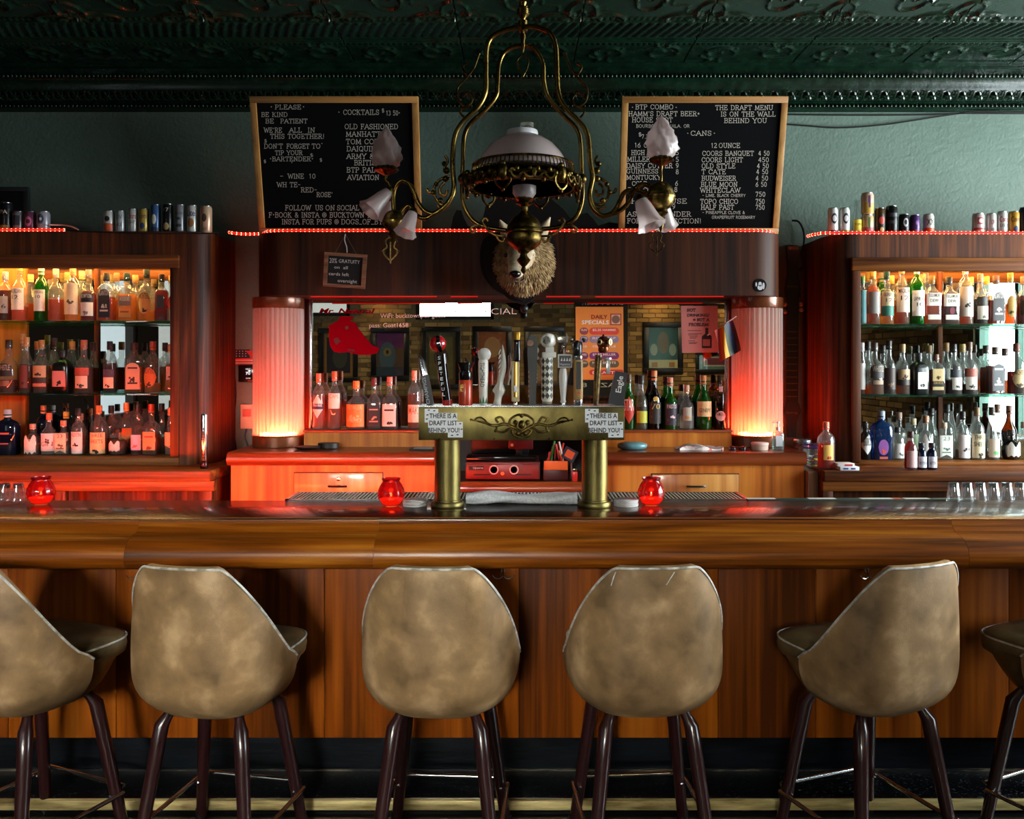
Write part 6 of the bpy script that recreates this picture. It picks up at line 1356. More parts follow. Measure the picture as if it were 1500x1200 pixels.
for a in ((0, 1, 0, .09), (0, 1, .91, 1), (0, .09, .09, .91), (.91, 1, .09, .91)): link('frame_bar', slab(*a, -.008, .010), M_FR, t)
mb = MB()
for s, a, b, v, h in (('20%', .12, .30, .70, 7), ('GRATUITY', .34, .84, .72, 5), ('on  all', .24, .56, .54, 4.5), ('cards left', .12, .60, .34, 4.5), ('overnight', .34, .80, .15, 4.8)):
    put_text(mb, s, lambda u, w_, v=v: QB(u, v+w_/50, .0035), a, b, 0, h)
link('chalk_writing', mb, P('d8d4d0', .8), t, 0)
top = HP(506, 343.5, -.002)
for u in (.24, .76): link('string', MB().tube([QB(u, .98, .004), top], .0014, 5), P('5a4030', .8), t)
single('white_strap', MB().tube(smooth([HP(506, 343, .004), HP(505, 352, .004), HP(508, 362, .004), HP(509, 370.5, .011)], 5), .0026, 6), P('c8b8b8', .5), 'white strap hanging down to the small gratuity chalkboard', 'strap')
t = thing('round_badge', 'small round black and white portrait sticker on the hood', 'sticker', HP(1113, 418))
hb = (SX(1113, hf), hf-.0005, SZ(418, hf))
link('disc', MB().lathe([(.034, 0), (.034, .003), (.0001, .004)], hb, 28, M=Matrix.Rotation(PI/2, 3, 'X')), P('0c0c0e', .3), t)
mb = MB(); 
for cx_, cy_, rx, ry in ((0, -.012, .014, .014), (.0, .006, .009, .012), (.018, -.004, .006, .018), (-.02, .004, .004, .012)): mb.add([Vector((hb[0]+cx_+rx*math.cos(i*PI/6), hf-.0052, hb[2]+cy_+ry*math.sin(i*PI/6))) for i in range(12)], [tuple(range(12))])
link('portrait_print', mb, P('c8c4c8', .5), t, 0)

# ================================================================== MOUNTED ANIMAL HEAD
hd = thing('mounted_head', 'cream furred animal head with black nose mounted on dark plaque', 'mounted head', (SX(762, 4.6), 4.62, SZ(390, 4.6)))
def HPX(px, py, d): return W(px, py, d)
ol = [(768, 447), (748, 440), (738, 432), (722, 422), (710, 408), (704, 390), (704, 365), (712, 348), (735, 340), (765, 338), (795, 340), (810, 350), (816, 368), (815, 392), (808, 412), (796, 424), (784, 434), (780, 440)]
ol = [(p.x, p.y) for p in smooth([Vector((a, b, 0)) for a, b in ol+ol[:1]], 3)][:-1]
link('plaque', MB().ext([(SX(a, 4.6), SZ(b, 4.6)) for a, b in ol], 4.585, 4.629, 'y'), P('140c0c', .7, spec=.15), hd)
link('plaque_face', MB().ext([(SX(762+(a-762)*.9, 4.58), SZ(392+(b-392)*.9, 4.58)) for a, b in ol], 4.572, 4.585, 'y'), P('1c1212', .7, spec=.15), hd)
# head: rings lofted from neck to muzzle tip  (px, py, d, rx, rz)
rings = [(768, 378, 4.575, 36, 42), (768, 382, 4.53, 37, 42), (767, 380, 4.48, 33, 36), (765, 374, 4.44, 26, 28), (763, 374, 4.40, 20, 22), (760, 382, 4.37, 16, 17), (757, 392, 4.34, 13, 13), (756, 398, 4.315, 11.5, 10.5), (756, 400, 4.30, 8, 7)]
mb = MB(); seg = 28; vs_ = []
for px, py, d, rx, rz in rings:
    for j in range(seg):
        a = 2*PI*j/seg; x, z = supr(rx, rz, 2, a); vs_.append(W(px+x, py-z, d))
fs = [(i*seg+j, i*seg+(j+1) % seg, (i+1)*seg+(j+1) % seg, (i+1)*seg+j) for i in range(len(rings)-1) for j in range(seg)]+[tuple((len(rings)-1)*seg+j for j in range(seg))]
M_FUR = noisy('cream_fur', '7a5a34', 'c8aa7c', (30, 30, 30), .9, .3)
M_FACE = noisy('pale_short_fur', 'a88c68', 'd2bfa2', (40, 40, 40), .85, .1)
head = link('head', MB().add(vs_, fs), M_FACE, hd, 60)
rr = random.Random(11); mb = MB()
for i in range(2400):
    a = rr.random()*2*PI; k = rr.random()*3.9; i0 = int(k); f_ = k-i0
    r0, r1 = rings[i0], rings[i0+1]; px, py, d, rx, rz = [r0[m]+(r1[m]-r0[m])*f_ for m in range(5)]
    p = W(px+rx*math.cos(a), py-rz*math.sin(a), d); out = Vector((math.cos(a), -.35, math.sin(a))); droop = Vector((.15*math.cos(a), .25, -.75))
    dr = (out*.55+droop+Vector((rr.uniform(-.2, .2), rr.uniform(-.2, .2), rr.uniform(-.2, .2)))).normalized()
    if px+rx*math.cos(a) > 740 or rr.random() < .8: q_ = 1.15-.2*k; mb.tube([p-dr*.004, p+dr*.016*q_, p+dr*(.034+.018*rr.random())*q_], [.006*q_, .0045*q_, .0006], 4, cap=False)
link('fur', mb, M_FUR, hd, 60, 'stuff')
nose = MB().sphere(W(754.5, 401.5, 4.298), .03, 16, 10, sz=.62); link('nose', nose, M_BLACKG, hd, 60)
link('mouth', MB().tube(smooth([W(755, 407, 4.297), W(755, 412, 4.305), W(763, 413, 4.32), W(769, 409, 4.335)], 4), .003, 6), P('3a1c14', .6), hd)
for px, py in ((741, 374), (779, 374)): link('eye', MB().sphere(W(px, py, 4.40), .011, 10, 7), P('120a06', .1, coat=.6), hd)
for pts in ([(792, 345, 4.50), (798, 332, 4.49), (806, 318, 4.48)], [(744, 345, 4.50), (738, 334, 4.49), (732, 322, 4.48)]):
    link('ear', MB().tube([W(*p) for p in pts], [.035, .026, .003], 10), M_FACE, hd, 60)
mb = MB(); mb.add([W(779, 358, 4.44), W(787, 356, 4.44), W(787, 378, 4.43), W(778, 379, 4.43), W(779, 358, 4.434), W(787, 356, 4.434), W(787, 378, 4.424), W(778, 379, 4.424)], [(0, 1, 2, 3), (7, 6, 5, 4), (0, 4, 5, 1), (1, 5, 6, 2), (2, 6, 7, 3), (3, 7, 4, 0)])
link('ribbon', mb, P('14161c', .4), hd, 0)
single('wall_hook', MB().sphere((SX(768, 4.6), 4.60, SZ(452, 4.6)), .022, 12, 8).tube([(SX(768, 4.6), 4.60, SZ(450, 4.6)), (SX(768, 4.6), 4.628, SZ(440, 4.6))], .012, 8), M_BLACK, 'black round knob below the animal plaque', 'knob')

# ================================================================== CHANDELIER
ch = thing('chandelier', 'antique brass oil lamp chandelier with white dome and frosted shades', 'chandelier', (SX(767, 3.25), 3.25, SZ(395, 3.25)))
D = 3.25; S = D/F
def Q(px, py, d=D): return W(px, py, d)
def lat(name, prof, px, mat=M_BRASS, seg=24, parent=ch, fn=None, sh=40, d=D):
    """prof: (radius_px, py) list"""
    return link(name, MB().lathe([(max(r*S, 1e-5), SZ(py, d)) for r, py in prof][::-1], (SX(px, d), d, 0), seg, fn=fn), mat, parent, sh)
cxp = 767
# stem up to the ceiling
lat('stem', [(3, -130), (3, 0)], 766); lat('ceiling_rose', [(26, -130.5), (26, -126), (10, -112), (4, -108)], 766)
lat('stem_knot', [(3, 0), (6, 4), (4, 9), (9, 14), (9, 22), (4, 27), (3, 30), (7, 31), (7, 46), (3, 48), (4.5, 54), (2.5, 62), (3.5, 66), (1, 77)], 766)
for dx in (-5, 5): link('chain_link', MB().tube(smooth([Q(766, 2), Q(766+dx, 8), Q(766+dx*.4, 14), Q(766+dx*1.6, 20), Q(766, 26)], 4), .004, 6), M_BRASSD, ch)
def harp(pts, d, r, dd=0): 
    return link('harp_tube', MB().tube(smooth([Q(a, b, d) for a, b in pts], 6), r, 10), M_BRASS, ch, 60)
OL = [(764, 40), (744, 43), (722, 53), (713, 70), (712, 105), (711, 135), (700, 157), (677, 180), (666, 202), (663, 240), (665, 275), (659, 293), (646, 307), (634, 314)]
OR = [(768, 40), (784, 39), (805, 48), (814, 67), (816, 105), (818, 135), (828, 157), (850, 180), (861, 199), (865, 240), (868, 260), (864, 285), (869, 305), (882, 316), (894, 314)]
harp(OL, 3.20, .0095); harp(OR, 3.20, .0095)
IL = [(765, 67), (752, 69), (738, 78), (731, 95), (729, 120), (727, 140), (712, 160), (690, 180), (680, 200), (678, 240), (677, 275), (680, 302), (694, 324), (716, 334), (745, 338)]
IR = [(767, 67), (782, 71), (795, 92), (797, 121), (804, 144), (827, 170), (843, 186), (850, 205), (852, 250), (853, 290), (843, 319), (820, 332), (790, 336)]
harp(IL, 3.33, .0085); harp(IR, 3.33, .0085)
link('harp_bridge', MB().tube([Q(766, 40, 3.20), Q(766, 50, 3.27), Q(766, 67, 3.33)], .008, 8), M_BRASS, ch)
# gallery ring
def ring(name, r0, y0, r1, y1, th, mat=M_BRASS): return lat(name, [(r0, y0), (r0+1, y0+1), (r1+1, y1-1), (r1, y1), (r1-th, y1), (r0-th, y0)], 766, mat, 48)
ring('gallery_rim', 73, 241, 74, 244, 4); ring('gallery_base', 76, 255, 79, 259, 5); ring('lower_ring', 82, 265, 83, 269, 5); ring('lower_band', 80, 273, 76, 277, 4)
mb = MB(); gx, gy = SX(766, D), D
for i in range(72):
    a = 2*PI*i/72; mb.tube([(gx+73*S*math.cos(a), gy+73*S*math.sin(a), SZ(244, D)), (gx+76*S*math.cos(a), gy+76*S*math.sin(a), SZ(255, D))], .0022, 5)
link('gallery_bars', mb, M_BRASS, ch, 60, 'stuff')
# filigree: festoons and cartouches around the ring
for i in range(18):
    a = 2*PI*(i+.5)/18; R_ = 82*S; u = Vector((math.cos(a), math.sin(a), 0)); w_ = Vector((-math.sin(a), math.cos(a), 0)); c = Vector((gx, gy, SZ(268, D)))+u*R_
    mb = MB()
    if i % 3 == 0:
        mb.sphere(c, .020, 10, 7, sz=1.5); mb.sphere(c+w_*.026, .011, 8, 5); mb.sphere(c-w_*.026, .011, 8, 5); mb.sphere(c+Vector((0, 0, .03)), .011, 8, 5); mb.tube(smooth([c+w_*.02, c+w_*.028-Vector((0, 0, .03)), c-Vector((0, 0, .055)), c-w_*.028-Vector((0, 0, .03)), c-w_*.02], 4), .005, 6); mb.sphere(c-Vector((0, 0, .06)), .008, 8, 5)
    else:
        for s_ in (-1, 1): mb.tube(smooth([c, c+w_*s_*.02-Vector((0, 0, .02)), c+w_*s_*.038-Vector((0, 0, .012)), c+w_*s_*.04+Vector((0, 0, .008)), c+w_*s_*.028], 4), .006, 6); mb.sphere(c+w_*s_*.022+Vector((0, 0, .010)), .010, 8, 5)
        mb.sphere(c-Vector((0, 0, .026)), .009, 8, 5)
    link('cartouche' if i % 3 == 0 else 'festoon', mb, M_BRASSD, ch, 60)
# ring carried by brackets to the harp
for px, e in ((678, 688), (852, 846)): link('ring_bracket', MB().tube(smooth([Q(px, 262, 3.30), Q((px+e)/2, 268, 3.28), Q(e, 258, 3.26)], 4), .008, 8).sphere(Q(px, 262, 3.30), .02, 10, 7), M_BRASSD, ch)
# dome shade
M_OPAL = thin_glass('opal_glass', 'e8c8c8', .5, .15, .93, 'f4dedb')
lat('dome_shade', [(19, 194), (20, 196), (22, 199), (34, 204), (47, 213), (58, 226), (66, 240), (68, 250)], 765, M_OPAL, 40)
lat('shade_lip', [(19.5, 191.5), (22.5, 192), (23.5, 196), (23, 199)], 765, P('e6e2e4', .25, coat=.4), 32)
lat('chimney', [(10, 181), (10, 196), (9.5, 240), (14, 262), (10, 284)], 772, G_CLEAR, 20)
lat('lower_bowl', [(16, 262), (17.5, 270), (17, 284), (12, 291)], 768, G_FROST, 28)
lat('burner', [(11, 289), (14, 292), (10, 296), (12, 299), (5, 303), (5, 309)], 768, M_BRASSD, 20, fn=lambda r, z, a: r*(1+.06*math.cos(8*a)))
lat('font_upper', [(5, 309), (9, 314), (20, 322), (25, 331), (26, 336)], 768, noisy('engraved_brass', '4a3818', 'a88a4a', (30, 30, 30), .3, .25, metal=1, dist=.008), 32)
lat('font_band', [(26, 335), (27.5, 337), (27.5, 341), (25, 343)], 768, M_BRASS, 32)
lat('font_lower', [(25, 343), (26, 350), (23, 358), (15, 365), (8, 368)], 768, M_BRASSD, 32)
lat('finial', [(8, 367), (9, 369), (5, 372), (6, 376), (10.5, 381), (7, 386), (2.5, 391), (4.5, 396), (3, 399), (.1, 402)], 767, M_BRASSD, 20)
# small scrolls under the font bands and on the harp sides
def scroll(pts, r=.0045, d=D): link('scroll', MB().tube(smooth([Q(a, b, d) for a, b in pts], 4), r, 6), M_BRASSD, ch, 60)
for s_ in (-1, 1):
    def m(x): return 767+s_*x
    scroll([(m(26), 346), (m(40), 345), (m(50), 339), (m(56), 332), (m(60), 324), (m(56), 320), (m(52), 324)])
    scroll([(m(40), 345), (m(36), 352), (m(30), 354), (m(28), 349)]); scroll([(m(62), 330), (m(72), 331), (m(78), 336), (m(74), 341), (m(70), 337)])
for bx_, s_ in ((655, -1), (873, 1)):
    def m(x): return bx_+s_*x
    for pts in ([(m(-4), 258), (m(8), 262), (m(18), 272), (m(18), 288), (m(8), 300), (m(-2), 298)], [(m(4), 268), (m(10), 274), (m(10), 284), (m(2), 286), (m(0), 278)], [(m(-6), 290), (m(2), 306), (m(14), 302)], [(m(-2), 254), (m(4), 246), (m(-1), 236), (m(3), 228)], [(m(18), 280), (m(26), 282), (m(30), 276)]): scroll(pts, .0055, 3.22)
    mbz = MB()
    for a, b, r in ((4, 240, .010), (1, 250, .013), (16, 270, .009), (20, 282, .010), (10, 294, .011), (2, 262, .012)): mbz.sphere(Q(m(a), b, 3.22), r, 8, 6)
    link('leaf_casting', mbz, M_BRASSD, ch, 60)
# upper filigree beside the harp (dark)
for bx_, s_ in ((684, -1), (846, 1)):
    def m(x): return bx_+s_*x
    for pts in ([(m(-18), 78), (m(-10), 100), (m(0), 108), (m(6), 98), (m(-2), 92)], [(m(-6), 106), (m(4), 118), (m(14), 130), (m(12), 148), (m(0), 156), (m(-8), 146), (m(0), 136), (m(6), 142)], [(m(2), 156), (m(10), 164), (m(4), 172)]): scroll(pts, .0042, 3.22)
scroll([(766, 80), (758, 88), (760, 100), (766, 112)], .003); scroll([(766, 80), (774, 88), (772, 100), (766, 112)], .003)
# lamp clusters
def flame_shade(px, y0, y1, wpx, parent):
    h = y1-y0; pr = [(0.42, 1.0), (.62, .97), (.86, .90), (1, .78), (1, .66), (.92, .52), (.78, .38), (.6, .26), (.4, .14), (.2, .05), (.02, 0)]
    link('flame_shade', MB().lathe([(max(r*wpx/2*S, 1e-5), SZ(y0+t_*h, D)) for r, t_ in pr], (SX(px, D), D, 0), 48, fn=lambda r, z, a: r*(1+.16*math.cos(5*a+z*55)+.10*math.cos(8*a-z*130))), G_FROST, parent, 60)
def bell(neck, mouth, rm, dn, dm, parent):
    a = Q(*neck, dn); b = Q(*mouth, dm); ax = b-a; L_ = ax.length; rot = ax.to_track_quat('Z', 'Y').to_matrix()
    pr = [(.36, -.03), (.40, 0), (.46, .08), (.58, .28), (.68, .55), (.80, .8), (1.0, .97), (1.04, 1.0)]
    mb = MB(); mb.shell([(r*rm*S, t_*L_) for r, t_ in pr], c=a, seg=40, M=rot, fn=lambda r, z, q: r*(1+.05*math.cos(8*q)*max(0, (z/L_-.75)*4)))
    link('bell_shade', mb, G_FROST, parent, 60)
    link('shade_holder', MB().lathe([(.2*rm*S, -.05*L_-.012), (.42*rm*S, -.04*L_), (.44*rm*S, .04*L_)], a, 16, M=rot), M_BRASSD, parent)
def cluster(ballx, bally, rb, fx, fy0, fy1, fw, arm1, arm2, penx, peny0, peny1):
    o_ = link('cluster_ball', MB().sphere(Q(ballx, bally), rb*S, 24, 14, sz=1.1).lathe([(rb*1.02*S, -.008), (rb*1.08*S, 0), (rb*1.02*S, .008)], Q(ballx, bally), 28), bpy.data.materials['engraved_brass'], ch, 60)
    flame_shade(fx, fy0, fy1, fw, ch)
    lat('shade_collar', [(13, fy1-2), (16, fy1+1), (17, fy1+4), (9, fy1+8), (4, fy1+11)], fx, M_BRASSD, 32, fn=lambda r, z, a: r*(1+.1*math.cos(10*a)))
    link('shade_stem', MB().tube(smooth([Q(fx, fy1+9), Q(fx-1, fy1+18), Q((fx+ballx)/2, fy1+26), Q(ballx, bally-rb)], 4), .006, 8), M_BRASS, ch, 60)
    for arm in (arm1, arm2):
        if arm: link('arm', MB().tube(smooth([Q(a, b) for a, b in arm], 6), .0085, 10), M_BRASS, ch, 60)
    lat('lower_finial', [(rb*.6, bally+rb*.85), (rb*.45, bally+rb), (rb*.55, bally+rb+4), (rb*.25, bally+rb+9), (rb*.35, bally+rb+13), (1, peny0+2)], ballx, M_BRASSD, 16)
    for s_ in (-1, 1):
        scroll([(penx, peny0), (penx+s_*7, peny0+6), (penx+s_*5, peny0+15), (penx+s_*10, peny0+20), (penx+s_*8, peny0+27), (penx, peny1-4)], .0028); scroll([(penx+s_*8, peny0+22), (penx+s_*13, peny0+21)], .0022)
    scroll([(penx, peny0+8), (penx, peny1)], .0028)
cluster(577, 325, 16, 566, 187, 246, 40, [(634, 314), (622, 309), (612, 296), (606, 280), (598, 268), (588, 265), (580, 272), (576, 288), (577, 312)], [(634, 314), (622, 320), (608, 314), (600, 302), (592, 306), (586, 318)], 572, 347, 386)
bell((570, 280), (540, 309), 17, 3.24, 3.20, ch); bell((605, 311), (593, 342), 16, 3.20, 3.17, ch)
bell((572, 290), (566, 318), 15, 3.32, 3.38, ch)
cluster(968, 288, 20, 969, 170, 232, 43, [(894, 314), (902, 306), (909, 292), (916, 281), (930, 278), (948, 283)], [(894, 314), (906, 310), (918, 300), (924, 288), (932, 274), (944, 270), (956, 276)], 962, 338, 374)
bell((938, 292), (955, 332), 21, 3.22, 3.20, ch); bell((972, 300), (975, 330), 18, 3.32, 3.38, ch)

# ================================================================== ON THE MIRROR
mp = Vector((0, MD-.002, 0))
def MP(px, py, o=0): p = on_plane(px, py, mp, nY); p.y -= o; return p
def mpoly(pts, o, th=0):
    vs_ = [MP(a, b, o) for a, b in pts]; m_ = len(pts)
    if not th: return MB().add(vs_, [tuple(range(m_))])
    return MB().add(vs_+[v+Vector((0, th, 0)) for v in vs_], [tuple(range(m_)), tuple(range(m_, 2*m_))[::-1]]+[(i, (i+1) % m_, m_+(i+1) % m_, m_+i) for i in range(m_)])
def pill(x0, x1, y0, y1, n=5):
    r = (y1-y0)/2; return [(x1-r+r*math.sin(PI*i/n), (y0+y1)/2-r*math.cos(PI*i/n)) for i in range(n+1)]+[(x0+r-r*math.sin(PI*i/n), (y0+y1)/2+r*math.cos(PI*i/n)) for i in range(n+1)]
t = thing('specials_poster', 'orange daily specials poster taped to the mirror', 'poster', MP(878, 500))
link('sheet', mpoly([(843, 449.5), (913, 449.5), (913.5, 556.5), (843.5, 556.5)], .001, .0008), P('e58a34', .6), t, 0)
def ptxt(t, s, x0, x1, yb, h, ink, bold=.012, o=.0022): mb = MB(); put_text(mb, s, lambda u, v: MP(u, yb-v, o), x0, x1, 0, h, bold); link('print', mb, P(ink, .6), t, 0)
ptxt(t, 'DAILY', 866, 890, 467, 5.5, '8a1c14', .03); ptxt(t, 'SPECIALS', 852, 892, 475, 5.5, 'f2e6da', .02)
link('crest_frame', mpoly([(894, 459.5), (910, 459.5), (910, 476.5), (894, 476.5)], .0016), P('a02a20', .6), t, 0); link('crest_field', mpoly([(895.5, 461), (908.5, 461), (908.5, 475), (895.5, 475)], .002), P('e0a898', .6), t, 0); link('crest_disc', mpoly([(902+6*math.cos(i*PI/8), 468+6*math.sin(i*PI/8)) for i in range(16)], .0024), P('7a5a44', .6), t, 0)
for y, c1, c2, a, b in ((480, '8a3a44', 'd8402c', 'SUN', '$2.25 HAMMS'), (492, '7a6a8a', '8a7a98', 'MON', 'ROSE TAP'), (504, 'd88a50', 'e08a40', 'TUE', 'OLD STYLE'), (516, '6a2a5a', '7a2a6a', 'WED', '$3.50 MILLER'), (528, '4a4028', '5a4c30', 'THU', 'HOT SHOTS')):
    link('row_badge', mpoly(pill(849, 862, y, y+10.5), .0016), P(c1, .6), t, 0); link('row_bar', mpoly(pill(863, 907, y, y+10.5), .0016), P(c2, .6), t, 0)
    ptxt(t, a, 851.5, 859.5, y+5, 3, 'f0d8c8'); ptxt(t, b, 868, 902, y+5, 3.2, 'f0d8c8'); ptxt(t, b[::-1].strip('$.'), 869, 898, y+9.3, 2.4, 'e8c8b8') if 0 else None
link('row_bar', mpoly(pill(863, 914, 541.5, 549.5), .0017), P('c8301c', .6), t, 0); ptxt(t, 'DRAFTS', 868, 905, 548, 4, 'f0d8c8')
t = thing('pink_flyer', 'pink not drinking flyer with bottle picture taped to the mirror', 'flyer', MP(1025, 482))
link('sheet', mpoly([(997.5, 448), (1051, 448), (1052, 516.5), (999, 517)], .001, .0008), P('e8948c', .6), t, 0)
for s, a, b, y in (('NOT', 1006.5, 1018.5, 456.5), ('DRINKING?', 1006.5, 1039, 464), ('NOT A', 1021, 1038.5, 470.5), ('PROBLEM!', 1009, 1038.5, 477.5)): 
    mb = MB(); serif_text(mb, s, lambda u, v, y=y: MP(u, y-v, .0022), a, b, 0, 4, .2) if '?' not in s else put_text(mb, s, lambda u, v, y=y: MP(u, y-v, .0022), a, b, 0, 4.2, .02)
    link('print', mb, P('1c1414', .6), t, 0)
link('red_spot', mpoly([(1017+2.4*math.cos(i), 468.5+2*math.sin(i)) for i in range(6)], .002), P('a01c1c', .6), t, 0)
link('bottle_picture', mpoly([(1028, 510), (1028, 493), (1031, 490.5), (1033, 489), (1033, 480.5), (1037.5, 480.5), (1037.5, 489), (1040, 490.5), (1042.5, 493), (1042.5, 510)], .0018), P('3a2226', .6), t, 0)
link('bottle_label_picture', mpoly([(1029.5, 507), (1029.5, 497), (1040, 497), (1040, 507)], .0022), P('c8807c', .6), t, 0)
mb = MB()
for y, a, b in ((484, 1007, 1027), (488.5, 1008, 1028), (490.5, 1008, 1022), (493, 1010, 1022), (495, 1010, 1020), (499, 1008, 1018), (501.5, 1009, 1022), (503, 1009, 1020)): mb.v += []; mb.add([MP(a, y, .002), MP(b, y, .002), MP(b, y+.9, .002), MP(a, y+.9, .002)], [(0, 1, 2, 3)])
link('small_print', mb, P('7a3a38', .6), t, 0)
# red decal
M_DEC = P('7a0414', .95, spec=0)
t = thing('window_decal', 'dark red vinyl decal of script and boot shape on the mirror', 'decal', MP(510, 490))
mb = MB(); dec = [(482, 477), (496, 469), (498, 463), (519, 464), (513, 470), (522, 474), (524, 480), (531, 489), (538, 498), (546, 506), (556, 510), (553, 517), (541, 520), (526, 520), (510, 516), (497, 517), (489, 515), (484, 508), (482, 497)]
link('decal_shape', mpoly(dec, .0006), M_DEC, t, 0)
mb = MB(); put_text(mb, 'Mr. Natural', lambda u, v: MP(u+v*.5, 459-v-(u-470)*.0, .0008), 467, 546, 0, 7, .03); link('decal_script', mb, M_DEC, t, 0)
mb = MB()
for pts in ([(488, 497), (494, 494), (499, 500), (492, 506)], [(505, 479), (510, 477), (511, 482), (506, 483)], [(508, 511), (518, 512), (522, 515), (510, 514)]): mb.add([MP(a, b, .0012) for a, b in pts], [(0, 1, 2, 3)])
link('decal_lines', mb, P('4a0a14', .6), t, 0)
t = thing('mirror_writing', 'pale hand lettered wifi note written on the mirror', 'writing', MP(600, 470))
mb = MB()
for s, a, b, y, h in (('WiFi: bucktownpub guest', 557, 652, 466, 6.5), ('pass: Goat1658', 541, 598, 480, 6.5), ('SPECIAL', 692, 757, 461, 9)): 
    mb = MB(); put_text(mb, s, lambda u, v, y=y: MP(u, y-v+(u-a)*-.01, .0008), a, b, 0, h, -.006); link('marker_writing', mb, P('ffd8cc', .6), t, 0)
# rainbow flag on a stick
t = thing('rainbow_flag', 'little rainbow flag on a stick fixed to the glass column', 'flag', W(1060, 480, 4.70))
link('stick', MB().tube([W(1036, 491.5, 4.74), W(1079, 463, 4.71)], .0032, 8), P('d8a8a0', .5), t)
stripes = ['c82a1c', 'e0641c', 'e8a01c', '20301c', '16204a', '5a1430']
A0, A1 = Vector((1047, 484)), Vector((1074, 469.5)); B0, B1 = Vector((1054, 531)), Vector((1085, 513))
for i, hx_ in enumerate(stripes):
    def fl_(u, v, i=i):
        k = (i+u)/6; a = A0.lerp(A1, k); b = B0.lerp(B1, k); c = a.lerp(b, v); return W(c[0]+1.2*math.sin(v*3+k*6), c[1], 4.712+.012*math.sin(k*9+v*2))
    mb = MB().grid(fl_, 3, 8); k = len(mb.v); mb.grid(lambda u, v: Vector(fl_(u, v))+Vector((0, .0008, 0)), 3, 8)
    link('stripe', mb, P(hx_, .6), t, 60)

# ================================================================== ON THE SIDE WALLS OF THE BACK BAR
def WP(px, py): return W(px, py, WALL)
def wbox(mb, x0, x1, y0, y1, t0, t1, bev=.003): return mb.box(SX(x0, WALL), SX(x1, WALL), WALL-t1, WALL-t0, SZ(y1, WALL), SZ(y0, WALL), bev)
t = thing('small_flag', 'small stars and stripes flag on the wall above the thermostat', 'flag', WP(360, 523))
for i in range(5): link('stripe', wbox(MB(), 344, 371, 525+i*2, 527+i*2, .001, .004, 0), P('c8302a' if i % 2 == 0 else 'd8c8c0', .7), t)
link('canton', wbox(MB(), 344, 366, 512, 525, .001, .004, 0), P('14182c', .7), t)
mb = MB()
for i in range(4):
    for j in range(3): wbox(mb, 346+i*4.5, 347.5+i*4.5, 514+j*3.6, 515.2+j*3.6, .004, .0045, 0)
link('stars', mb, P('c8c0c0', .7), t)
link('upper_stripe', MB().add([WP(360, 514)+Vector((0, -.0052, 0)), WP(371, 514)+Vector((0, -.0052, 0)), WP(371, 526)+Vector((0, -.0052, 0))], [(0, 1, 2)]), P('b83028', .7), t, 0)
t = thing('thermostat', 'round-cornered black thermostat on the wall showing seventy', 'thermostat', WP(362, 547))
link('case', wbox(MB(), 350, 376, 534.5, 560, .0, .02, .008), M_BLACKG, t)
mb = MB()
for s, y, h in (('70', 549, 4), ('HEAT', 541.5, 1.6), ('AUTO', 555, 1.6)): put_text(mb, s, lambda u, v, y=y: W(u, y-v, WALL-.021), 360, 366.5, 0, h)
link('display', mb, emit('display_white', 'dfe8f0', 1.2), t, 0)
t = thing('light_switch', 'ivory rocker light switch box on the wall', 'switch', WP(365, 610))
link('plate', wbox(MB(), 353.5, 374, 592.5, 628, 0, .018, .003), P('d8b898', .45), t); link('rocker', wbox(MB(), 357, 369, 599, 610, .018, .026, .002), P('c86048', .4), t)
single('wall_cable', MB().tube(smooth([WP(362, 628)-Vector((0, .012, 0)), WP(360, 640)-Vector((0, .02, 0)), WP(364, 652)-Vector((0, .02, 0)), WP(368, 670)-Vector((0, .02, 0))], 5), .005, 6), M_BLACK, 'short black cable hanging below the light switch', 'cable')
single('corner_cable', MB().tube(smooth([WP(344, 345)-Vector((0, .01, 0)), WP(344, 430)-Vector((0, .01, 0)), WP(343, 520)-Vector((0, .01, 0)), WP(346, 580)-Vector((0, .01, 0)), WP(342, 620)-Vector((0, .01, 0)), WP(347, 660)-Vector((0, .01, 0))], 6), .005, 6), M_BLACK, 'long black cable down the wall beside the cabinet', 'cable')
t = thing('guitar_neck', 'dark slim guitar neck with cream tuning pegs hanging on the wall', 'guitar neck', WP(1161, 500))
def nk(pts, y0, y1): return MB().ext([(SX(a, 5.0), SZ(b, 5.0)) for a, b in pts], y0, y1, 'y')
link('headstock', nk([(1152, 360), (1168, 360), (1168, 400), (1171, 420), (1171, 436), (1151, 436), (1151, 420), (1154, 400)], 4.985, 5.02), P('120b08', .3, coat=.4), t)
link('neck', nk([(1153, 436), (1169, 436), (1168, 590), (1150, 590)], 4.985, 5.02), P('1a0f0a', .35, coat=.3), t)
link('lower_plate', nk([(1149, 590), (1169, 590), (1172, 602), (1166, 618), (1165, 640), (1154, 640), (1152, 618), (1147, 602)], 4.985, 5.02), P('1c120e', .35, coat=.4), t)
for i in range(11): link('fret', MB().box(SX(1152, 4.98), SX(1168, 4.98), 4.981, 4.986, SZ(486+i*9.5, 4.98)-.0025, SZ(486+i*9.5, 4.98)+.0025), P('6a5038', .35, .6), t)
for px, py in ((1150, 446), (1150, 457), (1173, 446), (1174, 454)): link('tuning_peg', MB().tube([(SX(px, 5.0), 5.0, SZ(py, 5.0)), (SX(1161, 5.0), 5.0, SZ(py, 5.0))], [.010, .006], 10).sphere((SX(px, 5), 5.0, SZ(py, 5)), .013, 10, 6), P('c8a888', .4), t)
mb = MB(); put_text(mb, 'Deering', lambda u, v: W(u, 421-v, 4.984), 1153, 1169, 0, 3); put_text(mb, 'Deering', lambda u, v: W(u, 606-v, 4.984), 1152, 1168, 0, 3); link('gold_print', mb, P('8a6a3a', .5), t, 0)
